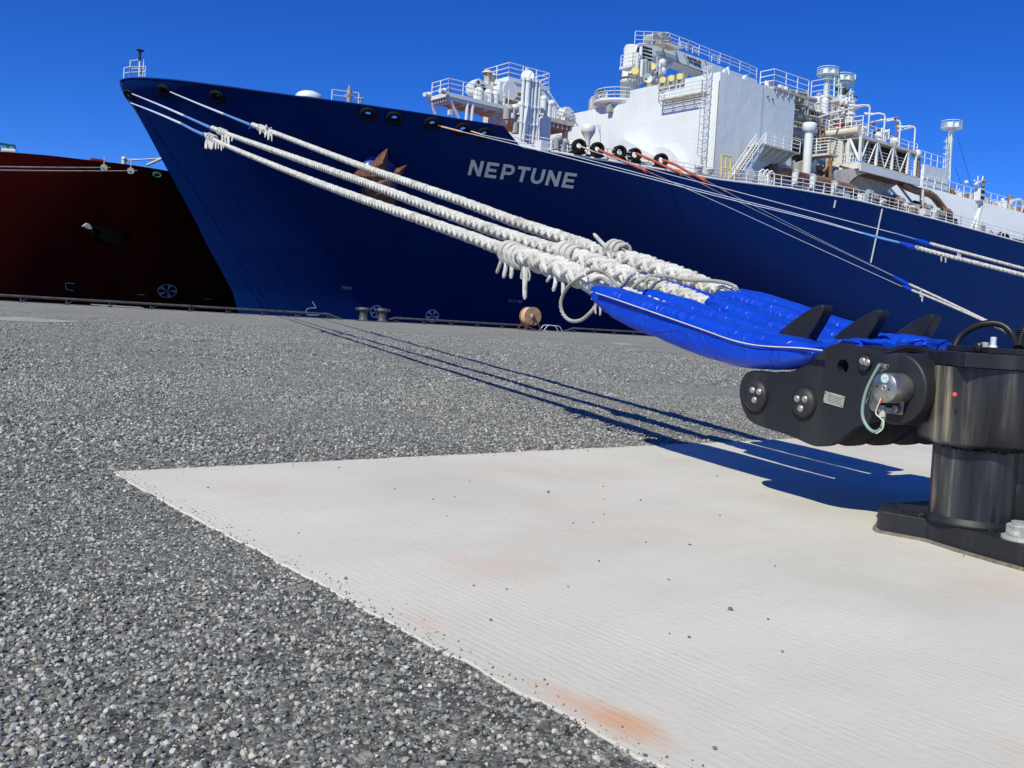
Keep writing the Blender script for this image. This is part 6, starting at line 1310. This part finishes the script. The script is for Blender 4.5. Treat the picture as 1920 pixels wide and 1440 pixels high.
def twist3(nm_, P, r_, pitch=7.0, seg=10, k=6):
    P0_, L = resample(P, 300); turns = L/(r_*pitch); n = max(40, int(turns*seg)); C, _ = resample(P, n); T_, A, B_ = frames(C); a = np.linspace(0, turns*2*math.pi, n)
    for q in range(3): an = a+q*2.094; nm_.strand(C+(A*np.cos(an)[:, None]+B_*np.sin(an)[:, None])*r_*.46, r_*.56, k, 1.2)
def tail(nm_, pts, r_, P=None):      # a tapered strand end
    C = smooth3(pts, 2); C, L = resample(C, 14); f = np.linspace(0, 1, 14); rr = r_*(1-.15*f)*np.clip((1.02-f)*9, 0.08, 1)**.6; nm_.strand(C, rr, 8, 1)
class VP:       # vertical plane through two points
    def __init__(s, H, B): s.H = np.array(H); s.B = np.array(B); s.n = np.array([-(s.B-s.H)[1], (s.B-s.H)[0]])
    def __call__(s, px, py, off=0.0):
        d = ray(px, py); nn = s.n/np.linalg.norm(s.n); H = s.H[:2]-nn*off; t_ = ((H-CAM[:2])@s.n)/(d[:2]@s.n); return CAM+d*t_
def offpt(c): P = c[0]; return P+hull_normal(P)*.3
BA, BB, BCc = hull_hit(243, 191)+[-.2, -.3, 0], hull_hit(248, 176)+[-.1, -.3, 0], hull_hit(316, 170)+[0, -.5, 0]
PA = VP(onP(1420, 690, .1), BA); PB = VP(onP(1490, 640, .52), BB); PCx = VP(onP(1590, 625, .95), BCc)
# cable, blue rope and rope paths, measured in the photograph
A_w = [(245, 193), (290, 210), (340, 232)]; A_b = [(340, 232), (368, 247), (386, 254)]; A_r = [(384, 252), (400, 262), (440, 280), (550, 325), (620, 352), (700, 381), (770, 405), (840, 430), (900, 451), (952, 472), (1017, 492), (1082, 516), (1121, 534), (1160, 552), (1260, 590)]
B_w = [(248, 176), (300, 197), (345, 217)]; B_b = [(345, 217), (387, 236), (398, 241)]; B_r = [(398, 240), (430, 253), (538, 291), (620, 320), (700, 348), (809, 390), (860, 408), (900, 423), (960, 444), (1040, 469), (1082, 484), (1150, 508), (1225, 534), (1290, 556), (1345, 580), (1400, 600)]
C_w = [(316, 171), (370, 194), (420, 214)]; C_b = [(420, 214), (462, 231), (474, 236)]; C_r = [(474, 234), (500, 244), (525, 253), (610, 286), (700, 320), (771, 344), (884, 384), (965, 416), (1030, 437), (1082, 455), (1134, 474), (1186, 490), (1265, 514), (1343, 543), (1420, 575)]
def depthfrac(PL, pts): return [(PL(*p)-CAM)@cv for p in pts]
def make_line(label, PL, w_, b_, r_, rad, ang):
    o = empty('mooring_line', PL(*w_[0]), label, 'mooring line', 'white mooring ropes from the bow to the hook')
    W = [PL(*p) for p in w_]; MB().tube(smooth3(W), .05, 6).build('wire_rope', M['wire'], o)
    Bq = smooth3([PL(*p) for p in b_]); MB().tube(Bq, [.045+.01*(i/len(Bq)) for i in range(len(Bq))], 6).build('blue_pennant', M['bluetail'], o)
    # blue wrapping bundle at the joint
    J = Bq[-1]; d = Bq[-1]-Bq[-4]; d /= np.linalg.norm(d); pk = px_m(J); m_ = MB(); rj = random.Random(int(w_[0][0]))
    dd_ = d*2.6; m_.tube([J-dd_*16*pk, J-dd_*8*pk, J-dd_*2*pk, J+dd_*1*pk], [2.0*pk, 4.0*pk, 5.0*pk, 3.5*pk], 8)
    for i in range(10): q = J-dd_*rj.uniform(1, 13)*pk+np.array([rj.uniform(-1, 1), rj.uniform(-1, 1), rj.uniform(-1.2, .8)])*2.5*pk; e = np.array([rj.uniform(-1, 1), rj.uniform(-1, 1), rj.uniform(-1.4, .6)])*4.5*pk; m_.tube([q, q+e*.5, q+e], [2.2*pk, 1.5*pk, .4*pk], 5)
    m_.build('blue_wrapping', M['tarp'], o)
    pts = smooth3([PL(*p) for p in r_], 3); dep = [(p-CAM)@cv for p in pts]
    P0_, L = resample(pts, 200); dl = (P0_-CAM)@cv; px_ = np.array([proj(p)[0] for p in P0_])
    def Rf(f): d_ = np.interp(f, np.linspace(0, 1, 200), dl); x = np.interp(f, np.linspace(0, 1, 200), px_); return float(np.interp(x, *rad))*1.0*(.5*d_/F)
    nm_ = NM(); plait(nm_, P0_, Rf); rp = nm_.build('plaited_rope', M['rope'], o); return o
# radius table: width of the rope in photograph pixels along the picture x
lineA = make_line('lowest of the three plaited white ropes, running from the bow to the near blue cover', PA, A_w, A_b, A_r, ([380, 440, 550, 700, 840, 940, 965, 1060, 1150, 1260], [7.5, 9, 12, 17, 22, 26, 39, 46, 42, 38]), 0)
lineB = make_line('middle plaited white rope, emerging between the first and second blue covers', PB, B_w, B_b, B_r, ([390, 430, 538, 700, 860, 1030, 1060, 1110, 1180, 1230, 1340], [9, 9, 12, 16, 22, 28, 40, 44, 42, 31, 34]), 0)
lineC = make_line('uppermost plaited white rope, ending at the farthest blue cover', PCx, C_w, C_b, C_r, ([474, 525, 700, 880, 1030, 1140, 1165, 1230, 1320, 1420], [9, 9, 13.5, 19, 24, 28, 38, 40, 36, 34]), 0)
# strand ends hanging from the splices
def tassels(o, PL, lst, nm='strand_end', sp=.0):
    for pts, w_ in lst:
        n_ = NM(); Q = [PL(x, y, off) for x, y, off in pts]; k = px_m(Q[0]); tail(n_, Q, w_*k/2); n_.build(nm, M['rope'], o)
def far_tassels(o, PL, cx, cy, n, seed, L=20, w_=4):
    rj = random.Random(seed); lst = []
    for i in range(n):
        x = cx+rj.uniform(-10, 10); y = cy+(x-cx)*.38; dx = rj.uniform(-7, 6); ll = rj.uniform(.5, 1)*L
        lst.append(([(x, y, 0), (x+dx*.5, y+ll*.4, -.1), (x+dx*.6, y+ll, -.12)], rj.uniform(.7, 1.1)*w_))
    tassels(o, PL, lst)
far_tassels(lineA, PA, 397, 262, 7, 1, 22); far_tassels(lineA, PA, 407, 266, 4, 2, 17)
far_tassels(lineB, PB, 423, 251, 6, 3, 26); far_tassels(lineB, PB, 432, 254, 4, 4, 12)
far_tassels(lineC, PCx, 500, 243, 7, 5, 20); tassels(lineC, PCx, [([(500, 245, 0), (501, 240, -.1), (499, 234, -.1)], 4), ([(504, 246, 0), (507, 241, 0), (509, 240, 0)], 4)])
for o_, PL_, x_, y_ in ((lineA, PA, 392, 256), (lineB, PB, 412, 246), (lineC, PCx, 488, 240)):
    n_ = NM(); 
    for i in range(3): c = PL_(x_+i*5, y_+i*2.0); k = px_m(c); a = np.linspace(0, 2*math.pi, 16); d = PL_(x_+9, y_+4)-PL_(x_, y_); d /= np.linalg.norm(d); s1 = np.cross(d, UU); s1 /= np.linalg.norm(s1); s2 = np.cross(s1, d); n_.strand(c+(np.cos(a)[:, None]*s1+np.sin(a)[:, None]*s2)*5.2*k, 2.2*k, 6)
    n_.build('seizing', M['rope'], o_)
tassels(lineA, PA, [([(943, 480, -.04), (940, 490, -.07), (931, 513, -.08)], 8), ([(950, 485, -.04), (949, 500, -.06), (944, 522, -.07)], 9), ([(960, 490, -.04), (960, 502, -.06), (958, 523, -.07)], 9),
    ([(985, 500, -.03), (984, 525, -.05), (984, 562, -.06)], 10), ([(981, 500, -.05), (977, 515, -.06), (977, 524, -.06), (983, 520, -.06)], 4), ([(990, 502, -.05), (994, 515, -.06), (992, 528, -.06), (988, 522, -.06)], 4), ([(988, 502, -.06), (988, 520, -.07), (985, 545, -.07)], 5),
    ([(1033, 515, -.03), (1030, 521, -.06), (1025, 529, -.06)], 7), ([(1042, 518, -.03), (1042, 530, -.06), (1037, 547, -.07)], 9), ([(1056, 525, -.02), (1056, 540, -.04), (1055, 552, -.05)], 8)])
n_ = NM()      # wrapped collar where the splice begins
for i in range(7):
    c = PA(952+i*4.5, 473+i*1.8); k = px_m(c); a = np.linspace(0, 2*math.pi, 24); d = PA(980, 484)-PA(950, 472); d /= np.linalg.norm(d); s1 = np.cross(d, UU); s1 /= np.linalg.norm(s1); s2 = np.cross(s1, d); n_.strand(c+d*(np.cos(a+1)*.012)[:, None]+(np.cos(a)[:, None]*s1+np.sin(a)[:, None]*s2)*(19+2*(i % 2))*k, 3.6*k, 7)
n_.build('seizing', M['rope'], lineA)
n_ = NM()
for i in range(6):
    c = PB(1060+i*5, 474+i*2); k = px_m(c); a = np.linspace(0, 2*math.pi, 24); d = PB(1100, 490)-PB(1060, 475); d /= np.linalg.norm(d); s1 = np.cross(d, UU); s1 /= np.linalg.norm(s1); s2 = np.cross(s1, d); n_.strand(c+d*(np.cos(a+2)*.02)[:, None]+(np.cos(a)[:, None]*s1+np.sin(a)[:, None]*s2)*(19+2*(i % 2))*k, 4.2*k, 7)
n_.build('seizing', M['rope'], lineB)
tassels(lineB, PB, [([(1040, 470, 0), (1040, 485, -.05), (1047, 500, -.06), (1058, 508, -.06)], 13), ([(1070, 470, 0), (1064, 461, 0), (1056, 462, -.03), (1042, 474, -.05)], 8), ([(1088, 500, -.05), (1092, 507, -.06), (1099, 503, -.05)], 5)])
n_ = NM()
for i in range(6):
    c = PCx(1146+i*4.5, 466+i*1.4+(2.5-abs(i-2.5))*-1); k = px_m(c); a = np.linspace(0, 2*math.pi, 24); d = PCx(1180, 488)-PCx(1140, 474); d /= np.linalg.norm(d); s1 = np.cross(d, UU); s1 /= np.linalg.norm(s1); s2 = np.cross(s1, d); n_.strand(c+(np.cos(a)[:, None]*s1+np.sin(a)[:, None]*s2)*(12+3*(i % 2))*k, 4.0*k, 7)
n_.build('seizing', M['rope'], lineC)
tassels(lineC, PCx, [([(1146, 472, -.02), (1128, 455, -.03), (1113, 438, -.03)], 9), ([(1160, 468, -.02), (1172, 458, -.03), (1178, 457, -.03)], 6), ([(1165, 465, -.02), (1173, 470, -.03), (1175, 476, -.03)], 4), ([(1135, 478, -.03), (1134, 482, -.05), (1136, 490, -.05)], 7), ([(1185, 498, -.06), (1195, 508, -.08), (1197, 518, -.08)], 6)])
# lashing line: hanging loop and hitches
def lash(name_o, pts, r_, PL=PA, par=None):
    P = smooth3([PL(x, y, off) for x, y, off in pts], 3); n_ = NM(); twist3(n_, P, r_); return n_.build(name_o, M['rope'], par)
lashing = empty('lashing_line', PA(1080, 560), 'thin twisted white line hitched round the splices with a big hanging loop', 'rope')
lash('hanging_loop', [(1118, 505, -.10), (1098, 514, -.12), (1078, 526, -.10), (1062, 540, -.08), (1051, 562, -.07), (1052, 585, -.06), (1066, 602, -.05), (1087, 603, -.04), (1104, 590, -.03), (1116, 576, -.02), (1121, 562, 0)], .0145, PA, lashing)
lash('hitch', [(1098, 514, -.12), (1112, 505, -.13), (1128, 508, -.12), (1142, 517, -.12), (1152, 530, -.11), (1162, 540, -.1), (1172, 532, -.12), (1180, 518, -.14), (1196, 508, -.12), (1212, 512, .0)], .0145, PA, lashing)
lash('hitch', [(1110, 528, -.1), (1124, 520, -.12), (1140, 528, -.12), (1150, 540, -.1), (1146, 552, -.05)], .0145, PA, lashing)
lash('hitch', [(1178, 550, -.13), (1186, 540, -.14), (1196, 530, -.14), (1206, 524, -.13), (1220, 517, -.1), (1236, 516, -.05), (1246, 524, 0)], .0145, PB, lashing)
lash('hitch', [(1212, 545, -.12), (1210, 530, -.14), (1218, 522, -.14), (1232, 524, -.1), (1222, 534, -.14), (1219, 545, -.1)], .0145, PB, lashing)
lash('long_hitch', [(1200, 540, -.17), (1216, 526, -.18), (1228, 514, -.2), (1250, 518, -.14), (1290, 526, -.14), (1330, 526, -.13), (1362, 530, -.12), (1384, 540, -.1), (1380, 550, -.08), (1366, 544, -.1), (1352, 536, -.1), (1340, 548, -.1)], .015, PCx, lashing)
tassels(lashing, PA, [([(1117, 568, -.02), (1116, 578, -.03), (1117, 589, -.03)], 4.5), ([(1122, 568, -.02), (1126, 578, -.02), (1125, 592, -.02)], 5), ([(1122, 562, 0), (1115, 560, -.03), (1108, 561, -.04)], 4)], 'line_end')
for (x, y) in ((1094, 500), (1196, 516), (1098, 512)): Q = PA(x, y, -.13); MB().cyl(Q-UU*.018, Q+UU*.018+DD*.006, .011, n=10).build('line_end', M['rope'], lashing)

# ---------------------------------------------------------------- blue tarpaulin covers
def sweep_cover(rows, off, w_, name, par, seed, wr=.0045, n=44, sq=.66):
    """rows: (px, y top, y bottom); w_ half width across the arm"""
    xs_ = [r_[0] for r_ in rows]; N_ = 120; X = np.linspace(xs_[0], xs_[-1], N_); yt = np.interp(X, xs_, [r_[1] for r_ in rows]); yb = np.interp(X, xs_, [r_[2] for r_ in rows])
    ker = np.ones(7)/7; yt = np.convolve(np.pad(yt, 3, 'edge'), ker, 'valid'); yb = np.convolve(np.pad(yb, 3, 'edge'), ker, 'valid')
    V = []; ww = np.interp(X, xs_, w_ if hasattr(w_, '__len__') else [w_]*len(xs_))
    for i in range(N_):
        a, b_ = onP(X[i], yt[i], off), onP(X[i], yb[i], off); c = (a+b_)/2; h_ = np.linalg.norm(a-b_)/2; u_ = (a-b_)/(2*h_)
        for j in range(n):
            q = 2*math.pi*j/n; cx = math.copysign(abs(math.cos(q))**sq, math.cos(q)); sy = math.copysign(abs(math.sin(q))**sq, math.sin(q)); dr = NN*cx*ww[i]+u_*sy*h_; p = c+dr
            f = Vector(p*3.2+seed); g = mn.noise(f)*.5+mn.noise(f*2.3)*.35-1.6*max(0, .16-abs(mn.noise(Vector((p[0]*3, p[1]*2.2, p[2]*9))+Vector((seed, 0, 0)))))*6-1.1*max(0, .10-abs(mn.noise(f*1.9+Vector((9, 3, 1)))))*9+.3*mn.noise(f*7)
            V.append(p+dr/np.linalg.norm(dr)*wr*g)
    mb = MB(); mb.add(V, [(i*n+j, i*n+(j+1) % n, (i+1)*n+(j+1) % n, (i+1)*n+j) for i in range(N_-1) for j in range(n)], True)
    for e in (0, N_-1):
        c = np.mean(V[e*n:(e+1)*n], 0)+(DD*(-.02 if e == 0 else .0)); inner = [np.array(p)*.55+c*.45 for p in V[e*n:(e+1)*n]]; k = mb.n; mb.add(V[e*n:(e+1)*n]+inner+[c], [(j, (j+1) % n, n+(j+1) % n, n+j) for j in range(n)]+[(n+j, n+(j+1) % n, 2*n) for j in range(n)], True)
    o = mb.build(name, M['tarp'], par); s_ = o.modifiers.new('sub', 'SUBSURF'); s_.levels = 1; s_.render_levels = 1; return o
def cover(label): o = empty('rope_cover', onP(1450, 640, .1), label, 'rope cover', 'blue tarpaulin covers over the rope eyes'); return o
c1 = cover('nearest blue tarpaulin cover with a white stitched seam along its side')
sweep_cover([(1116, 541, 553), (1124, 533, 566), (1150, 537, 592), (1200, 551, 619), (1260, 569, 643), (1330, 592, 670), (1400, 613, 690), (1450, 624, 694), (1500, 632, 692), (1530, 642, 686), (1548, 652, 672)], .065, [.03, .08, .10, .11, .11, .115, .12, .12, .12, .11, .09], 'near_leg', c1, 1.0)
sweep_cover([(1184, 552, 575), (1192, 545, 590), (1220, 541, 600), (1290, 560, 622), (1360, 585, 650), (1430, 608, 668), (1490, 626, 680), (1530, 640, 680)], .255, .082, 'far_leg', c1, 5.0)
Sm = [(1117, 549), (1150, 560), (1200, 577), (1260, 598), (1320, 619), (1360, 634), (1400, 645), (1440, 650), (1500, 652), (1542, 657)]
P = smooth3([onP(x, y, -.066-.003*math.sin(i*1.3)) for i, (x, y) in enumerate(Sm)], 3); MB().tube(P, .0035, 6).build('seam_cord', M['rope'], c1)
MB().tube(smooth3([onP(x, y, -.05) for x, y in ((1120, 549), (1200, 577.5), (1320, 619.5), (1440, 651), (1542, 658))], 3), .010, 6).build('seam_fold', M['tarp'], c1)
MB().tube([onP(1117, 549, 0), onP(1110, 547, -.02), onP(1104, 553, -.03), onP(1107, 547, -.03)], .003, 5).build('tie_cord', M['rope'], c1)
c2 = cover('middle blue tarpaulin cover starting where the middle rope ends')
sweep_cover([(1332, 566, 583), (1338, 556, 590), (1370, 562, 604), (1430, 585, 632), (1490, 608, 655), (1530, 626, 666), (1570, 645, 670)], .495, [.05, .08, .095, .10, .10, .10, .09], 'near_leg', c2, 9.0)
sweep_cover([(1236, 528, 536), (1246, 524, 548), (1290, 537, 566), (1350, 556, 592), (1430, 583, 628), (1500, 606, 650), (1560, 630, 665), (1600, 640, 665)], .685, .082, 'far_leg', c2, 13.0)
c3 = cover('farthest blue tarpaulin cover behind the first two horns')
sweep_cover([(1348, 552, 572), (1354, 544, 580), (1385, 546, 592), (1450, 565, 620), (1520, 592, 645), (1580, 618, 660), (1625, 640, 668)], .925, [.05, .08, .095, .10, .10, .10, .09], 'near_leg', c3, 17.0)
sweep_cover([(1366, 546, 560), (1376, 539, 572), (1430, 549, 590), (1500, 571, 612), (1560, 592, 635), (1600, 604, 645), (1650, 625, 660)], 1.11, .085, 'far_leg', c3, 21.0)
# gathered tarpaulin round the horns
for (xa_, xb_, y1_, y2_, off, sd, cc) in ((1524, 1606, 642, 664, .17, 3, c1), (1560, 1680, 630, 662, .42, 31, c2), (1600, 1760, 626, 660, .78, 41, c3), (1660, 1775, 640, 662, 1.0, 47, c3)):
    sweep_cover([(xa_, y1_+6, y2_), ((xa_*2+xb_)/3, y1_, y2_+3), ((xa_+2*xb_)/3, y1_+4, y2_+3), (xb_, y1_+10, y2_+2)], off, .11, 'gathered_edge', cc, sd, .03)

# ---------------------------------------------------------------- aft lines running off to the right
def aft(label, S, ends, segs, group='thin lines from the ship passing behind the hook'):
    PL = VP(ends[0], S); o = empty('mooring_line', S, label, 'mooring line', group)
    for nm, pts, r_, mm in segs:
        Q = [PL(*p) for p in pts]
        if mm == 'plait':
            n_ = NM(); k = [px_m(q) for q in Q]; P0_, L = resample(smooth3(Q, 2), 120); kk = np.array([px_m(p) for p in P0_])
            plait(n_, P0_, lambda f: float(np.interp(f, np.linspace(0, 1, 120), kk))*r_*.5, 2.5, 14, 5); n_.build(nm, M['rope'], o)
        elif mm == 'lump':
            m_ = MB(); rj = random.Random(int(pts[0][0]))
            m_.tube(Q, [r_*.6*px_m(Q[0]), r_*px_m(Q[1]), r_*.7*px_m(Q[-1])], 7)
            for i in range(7): c = Q[0]+(Q[-1]-Q[0])*rj.random(); k = px_m(c); e = np.array([rj.uniform(-1, 1), 0, rj.uniform(-1, .7)])*r_*1.4*k; m_.tube([c, c+e], [r_*.6*k, r_*.2*k], 5)
            m_.build(nm, M['tarp'], o)
        elif mm == 'tass':
            tassels(o, PL, [([(x, y, 0), (x-1, y+6, 0), (x-1, y+13, 0)], 3.4) for x, y in pts], nm)
        else:
            Q = smooth3(Q, 2); MB().tube(Q, [r_*px_m(q)*.5 for q in Q], 6).build(nm, M[mm], o)
    return o
E1 = [onD(1960, 520, 26)]; E0 = [onD(1960, 506, 27)]
g2 = 'aft lines with blue joints and white tails'
aft('line from the chock left of NEPTUNE with a peach sleeve, lower of the close pair', hull_hit(818, 234)-[0, .4, 0], E1, [('peach_sleeve', [(828, 237.5), (866, 247)], 3.6, 'peach'), ('dark_sleeve', [(819, 234.5), (829, 237.5)], 3, 'rust'), ('wire_rope', [(866, 247), (980, 274), (1100, 305), (1240, 340), (1350, 370), (1500, 405), (1640, 444)], 1.5, 'wire'), ('blue_pennant', [(1620, 438), (1650, 447), (1690, 456), (1712, 462)], 4.2, 'bluetail'), ('blue_joint', [(1688, 455), (1706, 461), (1722, 465)], 4.5, 'lump'), ('plaited_rope', [(1718, 464), (1765, 477), (1830, 493), (1935, 520)], 8.5, 'plait'), ('strand_end', [(1766, 478), (1774, 480)], 0, 'tass')], g2)
aft('line from the chock just forward of the bulwark step, upper of the close pair', hull_hit(880, 245)-[0, .4, 0], E1, [('peach_sleeve', [(884, 246.5), (905, 253)], 3.2, 'peach'), ('wire_rope', [(905, 253), (980, 268), (1100, 299), (1240, 336), (1350, 366), (1500, 402), (1620, 437)], 1.5, 'wire'), ('blue_pennant', [(1600, 432), (1650, 445), (1690, 455)], 3, 'bluetail')], g2)
aft('line from the first black deck fairlead, highest of the lines to the right', pt(1090, 275, 64.3), E0, [('peach_sleeve', [(1088, 274), (1112, 284)], 3, 'peach'), ('wire_rope', [(1112, 284), (1240, 324), (1350, 351), (1500, 391), (1680, 438)], 1.4, 'wire'), ('blue_pennant', [(1680, 438), (1718, 449)], 2.6, 'bluetail'), ('blue_joint', [(1718, 449), (1734, 455), (1748, 459)], 4.2, 'lump'), ('plaited_rope', [(1745, 457), (1800, 472), (1860, 488), (1935, 508)], 6.5, 'plait'), ('strand_end', [(1797, 473), (1801, 474)], 0, 'tass')], g2)
E2 = [onD(1905, 634, 36)]; E3 = [onD(1900, 628, 36)]
g3 = 'orange sleeved lines to a farther hook'
aft('orange sleeved line from the second deck fairlead, leftmost of the three orange ones', pt(1124, 281, 64.4), E2, [('orange_sleeve', [(1123, 281), (1145, 291), (1175, 305), (1210, 320)], 5, 'orange'), ('orange_knob', [(1205, 316), (1211, 321)], 7, 'orange'), ('rusty_sleeve', [(1211, 320), (1265, 344)], 2.4, 'rustpipe'), ('wire_rope', [(1265, 344), (1350, 381), (1500, 450), (1693, 538)], .8, 'wire'), ('blue_joint', [(1693, 536), (1702, 540), (1710, 544)], 3.2, 'lump'), ('plaited_rope', [(1710, 544), (1760, 564), (1860, 608), (1904, 633)], 4.6, 'plait'), ('strand_end', [(1730, 553)], 0, 'tass')], g3)
aft('orange sleeved line from the fourth deck fairlead, middle of the three orange ones', pt(1193, 288, 64.4), E3, [('orange_sleeve', [(1193, 288), (1225, 301), (1250, 314), (1278, 325)], 5, 'orange'), ('orange_knob', [(1271, 321), (1279, 327)], 7, 'orange'), ('rusty_sleeve', [(1279, 326), (1330, 352)], 2.2, 'rustpipe'), ('wire_rope', [(1330, 352), (1450, 410), (1560, 463), (1680, 520)], .6, 'slate'), ('blue_joint', [(1676, 518), (1692, 527), (1707, 535)], 3.4, 'lump'), ('plaited_rope', [(1705, 533), (1760, 558), (1860, 606), (1899, 627)], 4.8, 'plait'), ('strand_end', [(1727, 544)], 0, 'tass')], g3)
aft('orange sleeved line from the last deck fairlead, rightmost of the three orange ones', pt(1243, 300, 64.4), E3, [('orange_sleeve', [(1243, 300), (1268, 309), (1285, 320), (1322, 338)], 5, 'orange'), ('orange_knob', [(1314, 334), (1322, 339)], 7, 'orange'), ('rusty_sleeve', [(1322, 338), (1373, 365)], 2.2, 'rustpipe'), ('wire_rope', [(1373, 365), (1450, 404), (1560, 461), (1676, 517)], .6, 'slate')], g3)
